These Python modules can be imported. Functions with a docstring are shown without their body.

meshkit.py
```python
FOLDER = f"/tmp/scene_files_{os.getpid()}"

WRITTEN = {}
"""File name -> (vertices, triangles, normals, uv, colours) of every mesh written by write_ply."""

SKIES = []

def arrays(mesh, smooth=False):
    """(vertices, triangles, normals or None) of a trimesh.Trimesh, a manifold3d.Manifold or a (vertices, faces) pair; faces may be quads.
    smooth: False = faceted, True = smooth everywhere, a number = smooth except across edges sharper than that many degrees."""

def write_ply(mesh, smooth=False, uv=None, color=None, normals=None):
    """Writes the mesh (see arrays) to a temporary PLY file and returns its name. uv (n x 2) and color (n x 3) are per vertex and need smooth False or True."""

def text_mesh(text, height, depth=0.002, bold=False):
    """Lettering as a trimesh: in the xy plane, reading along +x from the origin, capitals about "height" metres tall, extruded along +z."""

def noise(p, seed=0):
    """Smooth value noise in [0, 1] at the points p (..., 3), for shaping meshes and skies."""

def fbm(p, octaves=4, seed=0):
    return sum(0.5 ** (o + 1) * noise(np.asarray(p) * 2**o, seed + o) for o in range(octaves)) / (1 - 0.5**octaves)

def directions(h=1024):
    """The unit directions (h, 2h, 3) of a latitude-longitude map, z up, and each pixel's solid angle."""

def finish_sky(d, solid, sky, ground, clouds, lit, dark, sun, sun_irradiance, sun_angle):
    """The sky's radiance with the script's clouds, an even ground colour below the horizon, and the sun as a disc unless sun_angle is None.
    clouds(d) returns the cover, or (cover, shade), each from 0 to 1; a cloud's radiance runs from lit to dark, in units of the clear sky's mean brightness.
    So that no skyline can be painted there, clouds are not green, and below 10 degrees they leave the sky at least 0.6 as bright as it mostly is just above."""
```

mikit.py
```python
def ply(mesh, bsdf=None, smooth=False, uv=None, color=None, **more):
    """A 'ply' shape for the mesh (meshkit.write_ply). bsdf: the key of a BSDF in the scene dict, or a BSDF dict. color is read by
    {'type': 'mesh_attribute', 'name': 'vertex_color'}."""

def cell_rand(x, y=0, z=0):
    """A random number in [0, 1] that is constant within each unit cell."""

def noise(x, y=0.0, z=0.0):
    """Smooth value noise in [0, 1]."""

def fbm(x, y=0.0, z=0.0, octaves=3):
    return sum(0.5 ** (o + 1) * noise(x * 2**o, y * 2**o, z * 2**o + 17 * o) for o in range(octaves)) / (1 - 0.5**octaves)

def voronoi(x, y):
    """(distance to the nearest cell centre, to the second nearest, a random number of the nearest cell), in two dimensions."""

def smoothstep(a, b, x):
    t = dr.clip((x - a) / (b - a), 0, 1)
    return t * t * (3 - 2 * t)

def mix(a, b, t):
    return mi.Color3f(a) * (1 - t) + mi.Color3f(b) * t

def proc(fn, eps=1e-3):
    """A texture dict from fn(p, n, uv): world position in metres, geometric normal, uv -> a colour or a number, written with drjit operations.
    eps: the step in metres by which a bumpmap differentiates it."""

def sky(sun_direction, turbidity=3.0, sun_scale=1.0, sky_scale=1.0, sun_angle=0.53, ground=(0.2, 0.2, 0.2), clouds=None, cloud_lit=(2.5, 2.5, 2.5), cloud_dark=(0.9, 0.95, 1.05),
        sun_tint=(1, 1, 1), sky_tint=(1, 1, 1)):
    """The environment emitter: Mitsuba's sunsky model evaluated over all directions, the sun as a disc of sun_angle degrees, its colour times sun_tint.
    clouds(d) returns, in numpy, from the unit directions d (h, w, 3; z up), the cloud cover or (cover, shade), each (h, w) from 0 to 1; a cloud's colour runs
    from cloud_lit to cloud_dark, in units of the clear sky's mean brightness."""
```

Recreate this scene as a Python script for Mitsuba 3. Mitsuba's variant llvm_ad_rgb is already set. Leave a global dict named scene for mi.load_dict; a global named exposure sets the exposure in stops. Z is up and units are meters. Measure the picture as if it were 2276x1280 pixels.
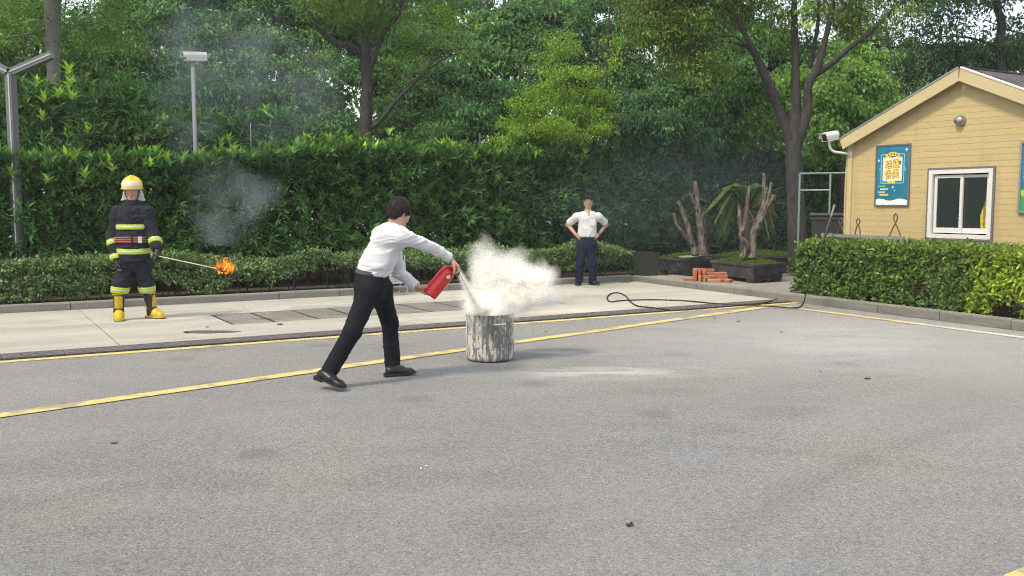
import math, numpy as np, trimesh, mitsuba as mi, mikit, meshkit, drjit as dr
import shapely.geometry as sg
from shapely import affinity, union_all
from mikit import proc, noise, fbm, voronoi, cell_rand, smoothstep, mix

T = mi.ScalarTransform4f
scene, labels = {}, {}
A3 = lambda *v: np.array(v, float)

# ---------------------------------------------------------------- camera, sky, exposure
EYE, FOCAL, PITCH = A3(0, 0, 1.5), 2090.0, math.atan(185 / 2090.0)
scene['camera'] = {'type': 'perspective', 'fov': 2 * math.degrees(math.atan(1138 / FOCAL)), 'fov_axis': 'x', 'near_clip': 0.05, 'far_clip': 2000.0,
                   'to_world': T().look_at(origin=[0, 0, 1.5], target=[0, math.cos(PITCH), 1.5 - math.sin(PITCH)], up=[0, 0, 1])}


def hazy(d):
    n = meshkit.fbm(d * [3.0, 3.0, 6.0] + 11.3, 4, 5)
    return np.clip(0.55 + 0.9 * (n - 0.42), 0.25, 1.0), np.clip((n - 0.5) * 1.6, 0, 0.6)


scene['sky'] = mikit.sky([-0.45, -0.44, 0.78], turbidity=4, sun_scale=0.40, sun_angle=9, clouds=hazy, cloud_lit=(2.7, 2.7, 2.65), cloud_dark=(1.2, 1.24, 1.3), ground=(0.2, 0.2, 0.19))
exposure = 2.55


def at(u, v, Y):
    """The point at distance Y (metres ahead) that stands at (u, v) of the 2276 x 1280 photograph: used to measure the place."""
    x, z = (u - 1138) / FOCAL, -(v - 640) / FOCAL
    c, s = math.cos(PITCH), math.sin(PITCH)
    r = A3(x, c + z * s, -s + z * c)
    return EYE + r * (Y / r[1])


def gr(u, v, z=0.0):
    r = at(u, v, 1.0) - EYE
    return EYE + r * ((z - 1.5) / r[2])


# ---------------------------------------------------------------- helpers
def unit(v):
    v = np.asarray(v, float)
    return v / (np.linalg.norm(v, axis=-1, keepdims=True) + 1e-12)


def numbered(key):
    if key not in USED:
        USED.add(key)
        return key
    n = 1
    while f'{key}_{n:03d}' in USED:
        n += 1
    USED.add(f'{key}_{n:03d}')
    return f'{key}_{n:03d}'


USED = set()


def tag(key, label=None, cat=None, group=None, kind=None):
    labels[key] = {k: v for k, v in (('label', label), ('category', cat), ('group', group), ('kind', kind)) if v}
    return key


def obj(key, mesh, bsdf, smooth=False, color=None, **more):
    """One shape entry; a number is added to the last part of a key that is taken."""
    key = numbered(key)
    scene[key] = mikit.ply(mesh, bsdf, smooth, color=color, **more)
    return key


def thing(key, label, cat, group=None, kind=None):
    return tag(numbered(key), label, cat, group, kind)


def cat(ms):
    return trimesh.util.concatenate([m if isinstance(m, trimesh.Trimesh) else trimesh.Trimesh(m[0], m[1], process=False) for m in ms])


def frame(o, x, y, z):
    m = np.eye(4)
    m[:3, 0], m[:3, 1], m[:3, 2], m[:3, 3] = x, y, z, o
    return m


def put(mesh, m):
    mesh = mesh.copy()
    mesh.apply_transform(m)
    return mesh


def box(c, size, rot=0.0, bev=0.0):
    """A box with centre c, turned about z; bev chamfers its edges."""
    sx, sy, sz = np.asarray(size, float) / 2
    if bev:
        pts = []
        for X in (-1, 1):
            for Y in (-1, 1):
                for Z in (-1, 1):
                    pts += [(X * (sx - bev), Y * (sy - bev), Z * sz), (X * sx, Y * (sy - bev), Z * (sz - bev)), (X * (sx - bev), Y * sy, Z * (sz - bev))]
        m = trimesh.convex.convex_hull(np.array(pts))
    else:
        m = trimesh.creation.box([2 * sx, 2 * sy, 2 * sz])
    m.apply_transform(trimesh.transformations.rotation_matrix(rot, [0, 0, 1]))
    m.apply_translation(c)
    return m


def bar(a, b, w, d=None, up=(0, 0, 1)):
    """A square bar from a to b."""
    a, b = np.asarray(a, float), np.asarray(b, float)
    x = unit(b - a)
    y = np.cross(up, x)
    y = unit(y if np.linalg.norm(y) > 1e-3 else np.cross([0, 1, 0], x))
    return put(trimesh.creation.box([np.linalg.norm(b - a), w, d or w]), frame((a + b) / 2, x, y, np.cross(x, y)))


def spline(pts, n=8):
    p = np.asarray(pts, float)
    if len(p) < 3:
        return np.array([p[0] + (p[-1] - p[0]) * t for t in np.linspace(0, 1, n + 1)])
    q = np.vstack([2 * p[0] - p[1], p, 2 * p[-1] - p[-2]])
    out = []
    for i in range(len(p) - 1):
        a, b, c, d = q[i:i + 4]
        for t in np.arange(n) / n:
            out.append(0.5 * (2 * b + (c - a) * t + (2 * a - 5 * b + 4 * c - d) * t * t + (3 * b - a - 3 * c + d) * t ** 3))
    return np.vstack([out, p[-1]])


def tube(pts, rad, sides=10, n=6, wob=0.0, seed=0, ends=True):
    """A round tube along a smooth curve through pts; rad per point or one number; wob roughens it."""
    p = spline(pts, n)
    r = np.interp(np.linspace(0, 1, len(p)), np.linspace(0, 1, len(np.atleast_1d(rad))), np.atleast_1d(rad)) if np.ndim(rad) else np.full(len(p), rad)
    t = unit(np.gradient(p, axis=0))
    a = np.cross(t[0], [0.31, 0.2, 0.93] if abs(t[0][2]) < 0.9 else [1, 0.1, 0])
    rows = []
    ang = np.arange(sides) * 2 * np.pi / sides
    for i in range(len(p)):
        a = unit(a - t[i] * (a @ t[i]))
        b = np.cross(t[i], a)
        ring = np.cos(ang)[:, None] * a + np.sin(ang)[:, None] * b
        k = r[i]
        if wob:
            q = p[i] + ring * k
            k = k * (1 + wob * (meshkit.fbm(q * [9, 9, 4] + seed, 3, seed) - 0.5) * 2)[:, None]
        rows.append(p[i] + ring * k)
    v = np.vstack(rows)
    i, j = np.meshgrid(np.arange(len(p) - 1), np.arange(sides), indexing='ij')
    q = np.stack([i * sides + j, i * sides + (j + 1) % sides, (i + 1) * sides + (j + 1) % sides, (i + 1) * sides + j], -1).reshape(-1, 4)
    f = np.vstack([q[:, [0, 1, 2]], q[:, [0, 2, 3]]])
    if ends:
        m = len(v)
        v = np.vstack([v, p[0], p[-1]])
        j = np.arange(sides)
        f = np.vstack([f, np.stack([(j + 1) % sides, j, j * 0 + m], 1), np.stack([j + m - sides, (j + 1) % sides + m - sides, j * 0 + m + 1], 1)])
    return trimesh.Trimesh(v, f, process=False)


def lathe(profile, sides=32):
    """Rotate (radius, height) points about z."""
    return trimesh.creation.revolve(np.asarray(profile, float), sections=sides)


def extrude(poly, h):
    gs = [g for g in getattr(poly, 'geoms', [poly]) if g.geom_type == 'Polygon' and g.area > 1e-9]
    return cat([trimesh.creation.extrude_polygon(g, h, engine='earcut') for g in gs])


# ---------------------------------------------------------------- smooth bodies: signed distances, then surface nets
def cap(a, b, ra, rb=None, fl=None, k=0.03, cut=None, sub=False):
    return dict(t='c', a=np.asarray(a, float), b=np.asarray(b, float), ra=ra, rb=ra if rb is None else rb, fl=fl, k=k, cut=cut, sub=sub)


def ell(c, R, r, k=0.02, sub=False, cut=None):
    return dict(t='e', c=np.asarray(c, float), R=np.asarray(R, float), r=np.asarray(r, float), k=k, sub=sub, cut=cut)


def dist1(q, P):
    if q['t'] == 'c':
        pa, ba = P - q['a'], q['b'] - q['a']
        t = np.clip(pa @ ba / max(ba @ ba, 1e-9), 0, 1)
        o = pa - t[:, None] * ba
        s = 1.0
        if q['fl'] is not None:
            ax, s = q['fl']
            o = o + np.outer(o @ ax, np.asarray(ax) * (1 / s - 1))
        d = (np.linalg.norm(o, axis=1) - (q['ra'] + (q['rb'] - q['ra']) * t)) * min(1, s)
    else:
        l = (P - q['c']) @ q['R'].T
        k0 = np.linalg.norm(l / q['r'], axis=1)
        d = k0 * (k0 - 1) / np.maximum(np.linalg.norm(l / q['r'] ** 2, axis=1), 1e-6)
    for c, n in q['cut'] or ():
        d = np.maximum(d, (P - c) @ np.asarray(n))
    return d


def field(prims, cuts=(), grow=0.0):
    def f(P):
        d = None
        for q in prims:
            e = dist1(q, P)
            if d is None:
                d = e
            elif q['sub']:
                h = np.clip(0.5 - 0.5 * (d + e) / q['k'], 0, 1)
                d = d * (1 - h) - e * h + q['k'] * h * (1 - h)
            else:
                h = np.clip(0.5 + 0.5 * (e - d) / q['k'], 0, 1)
                d = e * (1 - h) + d * h - q['k'] * h * (1 - h)
        d = d - grow
        for c, n in cuts:
            d = np.maximum(d, (P - c) @ np.asarray(n))
        return d
    return f


def surf(f, lo, hi, h, B=6):
    """Mesh of f = 0 by surface nets on a grid of step h; only blocks near the surface are evaluated finely."""
    lo, hi = np.asarray(lo, float), np.asarray(hi, float)
    nb = np.ceil((hi - lo) / (h * B)).astype(int)
    n = nb * B
    ib = np.stack(np.meshgrid(*[np.arange(k) for k in nb], indexing='ij'), -1).reshape(-1, 3)
    coarse = f(lo + (ib * B + (B - 1) / 2) * h)
    D = np.repeat(np.repeat(np.repeat(coarse.reshape(nb), B, 0), B, 1), B, 2).astype(np.float32)
    keep = np.abs(coarse) < h * B * 1.1 + 0.012
    off = np.stack(np.meshgrid(*[np.arange(B)] * 3, indexing='ij'), -1).reshape(-1, 3)
    kb = ib[keep]
    for s in range(0, len(kb), 1200):
        idx = (kb[s:s + 1200, None] * B + off[None]).reshape(-1, 3)
        D[idx[:, 0], idx[:, 1], idx[:, 2]] = f(lo + idx * h)
    neg = D < 0
    c = neg[:-1, :-1, :-1].astype(np.int8)
    tot = sum(neg[a:n[0] - 1 + a, b:n[1] - 1 + b, e:n[2] - 1 + e].astype(np.int8) for a in (0, 1) for b in (0, 1) for e in (0, 1))
    cell = np.argwhere((tot > 0) & (tot < 8))
    num = np.full(n - 1, -1, np.int64)
    num[tuple(cell.T)] = np.arange(len(cell))
    acc, cnt = np.zeros((len(cell), 3)), np.zeros(len(cell))
    corners = np.array([(a, b, e) for a in (0, 1) for b in (0, 1) for e in (0, 1)])
    for a in corners:
        for ax in range(3):
            if a[ax]:
                continue
            b = a.copy()
            b[ax] = 1
            da, db = D[tuple((cell + a).T)].astype(float), D[tuple((cell + b).T)].astype(float)
            x = (da < 0) != (db < 0)
            t = np.where(x, da / np.where(x, da - db, 1), 0)
            p = a + np.outer(t, b - a)
            acc += p * x[:, None]
            cnt += x
    V = lo + (cell + acc / cnt[:, None]) * h
    F = []
    for ax in range(3):
        o1, o2 = [(1, 2), (2, 0), (0, 1)][ax]
        e = np.zeros(3, int)
        e[ax] = 1
        a0, a1 = neg[:n[0] - e[0], :n[1] - e[1], :n[2] - e[2]], neg[e[0]:, e[1]:, e[2]:]
        edge = np.argwhere(a0 != a1)
        edge = edge[(edge[:, o1] > 0) & (edge[:, o2] > 0) & np.all(edge < n - 1, axis=1)]
        u1, u2 = np.zeros(3, int), np.zeros(3, int)
        u1[o1], u2[o2] = 1, 1
        q = np.stack([num[tuple((edge - u1 - u2).T)], num[tuple((edge - u2).T)], num[tuple(edge.T)], num[tuple((edge - u1).T)]], 1)
        fl = ~neg[tuple(edge.T)]
        q[fl] = q[fl][:, ::-1]
        F.append(q)
    F = np.vstack(F)
    F = F[(F >= 0).all(1)]
    return trimesh.Trimesh(V, np.vstack([F[:, [0, 1, 2]], F[:, [0, 2, 3]]]), process=False)


def vnormals(m):
    v, f = m.vertices, m.faces
    n = np.zeros_like(v)
    fn = np.cross(v[f[:, 1]] - v[f[:, 0]], v[f[:, 2]] - v[f[:, 0]])
    for k in range(3):
        np.add.at(n, f[:, k], fn)
    return unit(n)


def wrinkle(m, amp, freq, axes=None, seed=0):
    """Cloth folds: ridged noise pushed along the normals; axes (3x3, rows) and freq (3) stretch the folds."""
    v = m.vertices @ (np.eye(3) if axes is None else np.asarray(axes)).T * np.asarray(freq)
    r = np.clip(1 - np.abs(meshkit.fbm(v + 3.7 * seed, 2, seed) - 0.5) * 7, 0, 1)
    r = r * r * (3 - 2 * r)
    r2 = meshkit.fbm(v * 0.45 + 9.1, 2, seed + 9) - 0.5
    m = m.copy()
    m.vertices = m.vertices + vnormals(m) * (amp * ((r - 0.35) * (0.5 + 1.0 * meshkit.noise(v * 0.35 + 2.2, seed + 5)) + r2 * 1.0))[:, None]
    return m


def bounds(prims, pad=0.03):
    p = []
    for q in prims:
        if q['t'] == 'c':
            p += [q['a'] - q['ra'], q['a'] + q['ra'], q['b'] - q['rb'], q['b'] + q['rb']]
        else:
            p += [q['c'] - q['r'].max(), q['c'] + q['r'].max()]
    return np.min(p, 0) - pad, np.max(p, 0) + pad


def body(prims, h, cuts=(), grow=0.0, pad=0.03):
    return surf(field(prims, cuts, grow), *bounds(prims, pad + grow), h)


# ---------------------------------------------------------------- leaves
def leaf_mesh(C, D, N, L, W, col, fold=0.22, droop=0.12, fine=False):
    """Leaves as folded kites (2 triangles) or, fine, as 4-triangle blades. C bases, D directions, N upper sides, col per leaf."""
    n = len(C)
    D = unit(D)
    S = unit(np.cross(D, N))
    N = np.cross(S, D)
    L, W = np.broadcast_to(L, n)[:, None], np.broadcast_to(W, n)[:, None]
    a, b = C + D * L * 0.42 + S * W / 2 + N * fold * W, C + D * L * 0.42 - S * W / 2 + N * fold * W
    tip = C + D * L - N * droop * L
    i = np.arange(n)[:, None]
    if fine:
        mid = C + D * L * 0.5
        V = np.stack([C, a, b, mid, tip], 1).reshape(-1, 3)
        F = np.concatenate([i * 5 + [[0, 2, 3]], i * 5 + [[0, 3, 1]], i * 5 + [[3, 2, 4]], i * 5 + [[3, 4, 1]]], 0)
        k = 5
    else:
        V = np.stack([C, a, b, tip], 1).reshape(-1, 3)
        F = np.concatenate([i * 4 + [[0, 2, 3]], i * 4 + [[0, 3, 1]]], 0)
        k = 4
    return V, F, np.repeat(np.clip(np.asarray(col) * [1.26, 1.48, 1.35], 0.003, 0.8), k, 0)


def join_leaves(parts):
    at_, V, F, C = 0, [], [], []
    for v, f, c in parts:
        V.append(v)
        F.append(f + at_)
        C.append(c)
        at_ += len(v)
    return np.vstack(V), np.vstack(F), np.vstack(C)


def tint(rng, base, n, var=0.25, hue=0.12):
    """Leaf colours round a base colour: lighter, darker, yellower, bluer ones."""
    v = np.exp(rng.normal(0, var, n))[:, None]
    h = rng.normal(0, hue, n)[:, None]
    return np.asarray(base) * v * (1 + h * np.array([1.0, 0.25, -0.8]))


def crown(rng, blobs, n, L, W, base, var=0.25, hue=0.12, per=9, spread=0.22, droop=0.45, shell=0.55, fine=False, young=None, cvar=0.28, sub=0, flat=0.6):
    """A crown's leaves: clusters spread through the outer part of ellipsoids (centre, radii)."""
    c = np.array([b[0] for b in blobs], float)
    r = np.array([np.broadcast_to(b[1], 3) for b in blobs], float)
    if sub:                                     # sprays: smaller lumps set over and inside each ellipsoid
        i = np.repeat(np.arange(len(c)), np.maximum((sub * (r.prod(1) ** 0.62) / (r.prod(1) ** 0.62).mean()).astype(int), 3))
        od = unit(rng.normal(size=(len(i), 3)))
        c2 = c[i] + od * r[i] * rng.uniform(0.45, 1.0, len(i))[:, None]
        r = (r[i].mean(1) * rng.uniform(0.24, 0.46, len(i)))[:, None] * np.array([1.15, 1.15, flat])
        c = c2
    w = (r.prod(1)) ** 0.62
    m = max(n // per, 1)
    which = rng.choice(len(c), m, p=w / w.sum())
    o = unit(rng.normal(size=(m, 3)))
    if sub:
        o[:, 2] = np.where(rng.random(m) < 0.7, np.abs(o[:, 2]), o[:, 2])
    lump = 0.78 + 0.5 * meshkit.noise(o * 2.6 + which[:, None] * 7.7, 3)
    rad = rng.uniform(shell ** 2, 1, m) ** 0.5 * lump
    cc = c[which] + o * r[which] * rad[:, None]
    ccol = tint(rng, base, m, cvar, hue)
    if young is not None:
        y = rng.random(m) < young[1] * (0.4 + 1.2 * np.clip(o[:, 2], 0, 1))
        ccol[y] = tint(rng, young[0], y.sum(), 0.2, 0.08)
    k = rng.poisson(per, m) + 1
    idx = np.repeat(np.arange(m), k)
    t = len(idx)
    C = cc[idx] + rng.normal(0, spread, (t, 3)) * [1, 1, 0.7]
    D = o[idx] * 0.55 + rng.normal(0, 0.6, (t, 3)) + [0, 0, -droop]
    N = np.array([0, 0, 0.9]) + o[idx] * 0.45 + rng.normal(0, 0.45, (t, 3))
    col = ccol[idx] * np.exp(rng.normal(0, var * 0.6, t))[:, None]
    s = rng.uniform(0.65, 1.2, t)
    return leaf_mesh(C, D, N, L * s, W * s, col, fine=fine)


def leaf_obj(key, parts, bsdf='leaf'):
    v, f, c = join_leaves(parts)
    return obj(key, (v, f), bsdf, False, color=c)


# ---------------------------------------------------------------- materials
def plain(name, rgb, rough=0.6, metal=0.0, spec=0.5, **more):
    scene[name] = {'type': 'twosided', 'bsdf': {'type': 'principled', 'base_color': rgb if isinstance(rgb, dict) else {'type': 'rgb', 'value': list(rgb)}, 'roughness': rough, 'metallic': metal, 'specular': spec, **more}}


def leafy(name, rough, trans, eta=1.5):
    scene[name] = {'type': 'principledthin', 'base_color': {'type': 'mesh_attribute', 'name': 'vertex_color'}, 'roughness': rough, 'diff_trans': trans, 'eta': eta}


def col3(a):
    return mi.Color3f(a[0], a[1], a[2])


def f_asphalt(p, n, uv):
    x, y = p.x, p.y
    g = noise(x * 215, y * 215) * 0.5 + noise(x * 120 + 4, y * 120) * 0.3 + noise(x * 60 + 9, y * 60) * 0.2
    g = (g - 0.5) * 2.0
    pale = smoothstep(0.80, 0.93, noise(x * 130 + 31, y * 130 + 7))
    big = fbm(x * 0.35 + 3, y * 0.5, 2.0, 3) - 0.5
    mid = fbm(x * 1.3 + y * 0.5, y * 3.4 - x * 1.3, 5.0, 3) - 0.5
    v = 0.160 + 0.100 * g + 0.034 * big + 0.028 * mid + pale * 0.08
    wear = smoothstep(0.63, 0.72, fbm(x * 0.8 + 40, y * 1.6 + 12, 1.0, 3))
    v = v - wear * 0.014
    # tyre marks in two faint arcs and old oil drips
    arc = dr.sqrt(dr.square(x - 9.0) + dr.square(y + 1.5))
    tyre = (dr.exp(-dr.square((arc - 8.3) / 0.11)) + dr.exp(-dr.square((arc - 9.8) / 0.11))) * smoothstep(0.40, 0.62, fbm(x * 1.1, y * 1.1, 31.0, 3))
    line = dr.exp(-dr.square((y - 6.3 + 0.42 * x) / 0.10)) * smoothstep(0.42, 0.6, fbm(x * 0.9 + 3, y * 0.9, 37.0, 3))
    f1, f2, fr = voronoi(x * 0.45, y * 0.45)
    drip = (1 - smoothstep(0.03, 0.07 + 0.04 * noise(x * 9, y * 9), f1)) * smoothstep(0.45, 0.55, fr)
    v = v * (1 - 0.10 * tyre - 0.08 * line - 0.20 * drip)
    v = dr.maximum(v, 0.02)
    # spilt extinguisher powder beside the pot; right half painted paler for sunlight and dust
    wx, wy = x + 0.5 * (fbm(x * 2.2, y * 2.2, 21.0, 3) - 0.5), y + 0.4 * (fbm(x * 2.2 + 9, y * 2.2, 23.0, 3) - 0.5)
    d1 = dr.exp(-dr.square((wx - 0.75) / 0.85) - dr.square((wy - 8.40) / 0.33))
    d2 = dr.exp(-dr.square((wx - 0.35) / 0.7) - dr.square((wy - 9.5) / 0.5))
    d3 = dr.exp(-dr.square((x - 3.9) / 2.6) - dr.square((y - 10.4) / 2.2))  # paler right half: sunlight and thin dust put into the colour
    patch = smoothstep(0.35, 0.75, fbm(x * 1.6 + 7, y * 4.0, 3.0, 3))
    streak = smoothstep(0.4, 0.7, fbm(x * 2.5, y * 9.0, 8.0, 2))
    powder_sun = dr.clip(d1 * (0.30 + 0.70 * streak) * 0.66 + d2 * patch * 0.4 + d3 * (0.30 + 0.16 * patch), 0, 0.9) * (0.65 + 0.5 * noise(x * 60, y * 60))
    c = mi.Color3f(v * 0.995, v * 1.0, v * 0.985)
    tone = fbm(x * 0.9 + 70, y * 0.9, 4.0, 2) - 0.5
    c = c * mi.Color3f(1 + 0.07 * tone, 1.0, 1 - 0.08 * tone)
    return mix(c, mi.Color3f(0.40, 0.41, 0.395), powder_sun)


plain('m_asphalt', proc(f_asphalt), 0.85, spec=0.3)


def f_concrete(p, n, uv):
    x, y = p.x, p.y
    s, t = -0.8616 * x - 0.5075 * y, 0.5075 * x - 0.8616 * y
    big = fbm(s * 0.35, t * 1.6, 2.0, 4) - 0.5
    fine = noise(x * 90, y * 90) - 0.5
    wash = fbm(s * 0.9 + 4, t * 7.0, 6.0, 3) - 0.5
    v = 0.295 + 0.10 * big + 0.10 * wash + 0.06 * fine
    st = smoothstep(0.62, 0.75, fbm(x * 0.7 + 20, y * 1.1, 9.0, 3))
    v = v * (1 - 0.16 * st)
    c = mi.Color3f(v * 1.03, v, v * 0.88)
    # an orange-brown tyre and powder film by the pot
    r = dr.exp(-dr.square((x - 1.0) / 0.8) - dr.square((y - 13.1) / 0.35))
    return mix(c, mi.Color3f(0.55, 0.47, 0.41), r * 0.4)


plain('m_concrete', proc(f_concrete), 0.8, spec=0.3)


def f_slab(p, n, uv):
    x, y = p.x, p.y
    v = 0.155 + 0.09 * (fbm(x * 2.2, y * 4.0, 1.0, 4) - 0.5) + 0.07 * (noise(x * 60, y * 60) - 0.5)
    return mi.Color3f(v * 1.03, v, v * 0.88)


plain('m_slab', proc(f_slab), 0.85, spec=0.25)


def f_kerb(p, n, uv):
    x, y, z = p.x, p.y, p.z
    v = 0.185 + 0.10 * (fbm(x * 2.1, y * 2.1, z * 14, 4) - 0.5) + 0.06 * (noise(x * 70, y * 70, z * 70) - 0.5)
    moss = smoothstep(0.55, 0.75, fbm(x * 3 + 8, y * 3, z * 5, 3)) * 0.45
    return mix(mi.Color3f(v * 1.02, v, v * 0.91), mi.Color3f(0.11, 0.12, 0.08), moss)


plain('m_kerb', proc(f_kerb), 0.85, spec=0.25)


def f_soil(p, n, uv):
    v = 0.04 + 0.045 * (fbm(p.x * 4, p.y * 4, 1.0, 4) - 0.4)
    return mi.Color3f(v * 1.15, v * 0.95, v * 0.7)


plain('m_soil', proc(f_soil), 0.95, spec=0.1)


def f_yellow(p, n, uv):
    x, y = p.x, p.y
    w = fbm(x * 7, y * 7, 2.0, 4)
    k = smoothstep(0.52, 0.68, w) * 0.65 + 0.18 * noise(x * 120, y * 120)
    c = mix(mi.Color3f(0.52, 0.41, 0.15), mi.Color3f(0.19, 0.185, 0.16), k)
    far = smoothstep(4.6, 5.8, x)       # sun glare and dust painted pale on the line along the right kerb
    return mix(c, mi.Color3f(0.48, 0.47, 0.43), far * 0.85)


plain('m_yellow', proc(f_yellow), 0.7, spec=0.3)


def f_bark(p, n, uv):
    x, y, z = p.x, p.y, p.z
    a = dr.atan2(n.y, n.x)
    v = fbm(x * 22 + a * 2, y * 22, z * 5, 4)
    w = fbm(x * 3, y * 3, z * 2, 3)
    c = mix(mi.Color3f(0.019, 0.018, 0.019), mi.Color3f(0.088, 0.080, 0.078), v)
    return mix(c, mi.Color3f(0.055, 0.06, 0.048), smoothstep(0.5, 0.75, w) * 0.5)


def f_pale_bark(p, n, uv):
    x, y, z = p.x, p.y, p.z
    ring = fbm(x * 4, y * 4, z * 9, 4)
    v = 0.15 + 0.14 * (ring - 0.5)
    scar = smoothstep(0.66, 0.76, fbm(x * 9 + 5, y * 9, z * 6, 3))
    return mix(mi.Color3f(v * 1.05, v, v * 0.9), mi.Color3f(0.05, 0.04, 0.035), scar * 0.8)


def f_deadwood(p, n, uv):
    x, y, z = p.x, p.y, p.z
    v = fbm(x * 40, y * 40, z * 8, 4)
    w = fbm(x * 7 + 3, y * 7, z * 5, 3)
    c = mix(mi.Color3f(0.045, 0.036, 0.03), mi.Color3f(0.215, 0.19, 0.165), smoothstep(0.3, 0.7, v))
    return mix(c, mi.Color3f(0.085, 0.055, 0.042), smoothstep(0.52, 0.7, w) * 0.7)


plain('m_bark', proc(f_bark), 0.9, spec=0.2)
plain('m_pale_bark', proc(f_pale_bark), 0.85, spec=0.2)
plain('m_deadwood', proc(f_deadwood), 0.9, spec=0.2)
leafy('leaf', 0.42, 0.8)
leafy('leaf_gloss', 0.30, 0.65)
leafy('leaf_matte', 0.6, 0.95, 1.35)


def f_pot(p, n, uv):
    x, y, z = p.x, p.y, p.z
    a = dr.atan2(y - 9.05, x + 0.215) * 0.235
    drip = fbm(a * 44, z * 3.6, 3.0, 3)
    fl = fbm(a * 80 + 5, z * 30, 1.0, 4)
    side = smoothstep(-0.10, -0.21, x + 0.215)
    k = smoothstep(0.485, 0.545, drip * 0.55 + fl * 0.45 + 0.09 * side)
    g = smoothstep(0.5, 0.68, fbm(a * 9 + 3, z * 6, 7.0, 3))
    metal = mix(mi.Color3f(0.085, 0.075, 0.068), mi.Color3f(0.25, 0.235, 0.215), fbm(a * 60, z * 12, 2.0, 3))
    paint = mix(mi.Color3f(0.50, 0.49, 0.46), mi.Color3f(0.27, 0.34, 0.31), g)
    scorch = smoothstep(0.36, 0.46, z) * smoothstep(0.48, 0.6, fbm(a * 14, z * 10, 5.0, 3))
    return mix(mix(metal, paint, k), mi.Color3f(0.05, 0.06, 0.055), scorch * 0.8)


plain('m_pot', proc(f_pot), 0.5, spec=0.4)
plain('m_powder', (0.80, 0.79, 0.715), 1.0, spec=0.0)
plain('m_jet', (0.90, 0.87, 0.68), 1.0, spec=0.0)
plain('m_pot_dark', (0.05, 0.05, 0.048), 0.6)
plain('m_pale_metal', (0.48, 0.50, 0.48), 0.35, 0.3)


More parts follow.
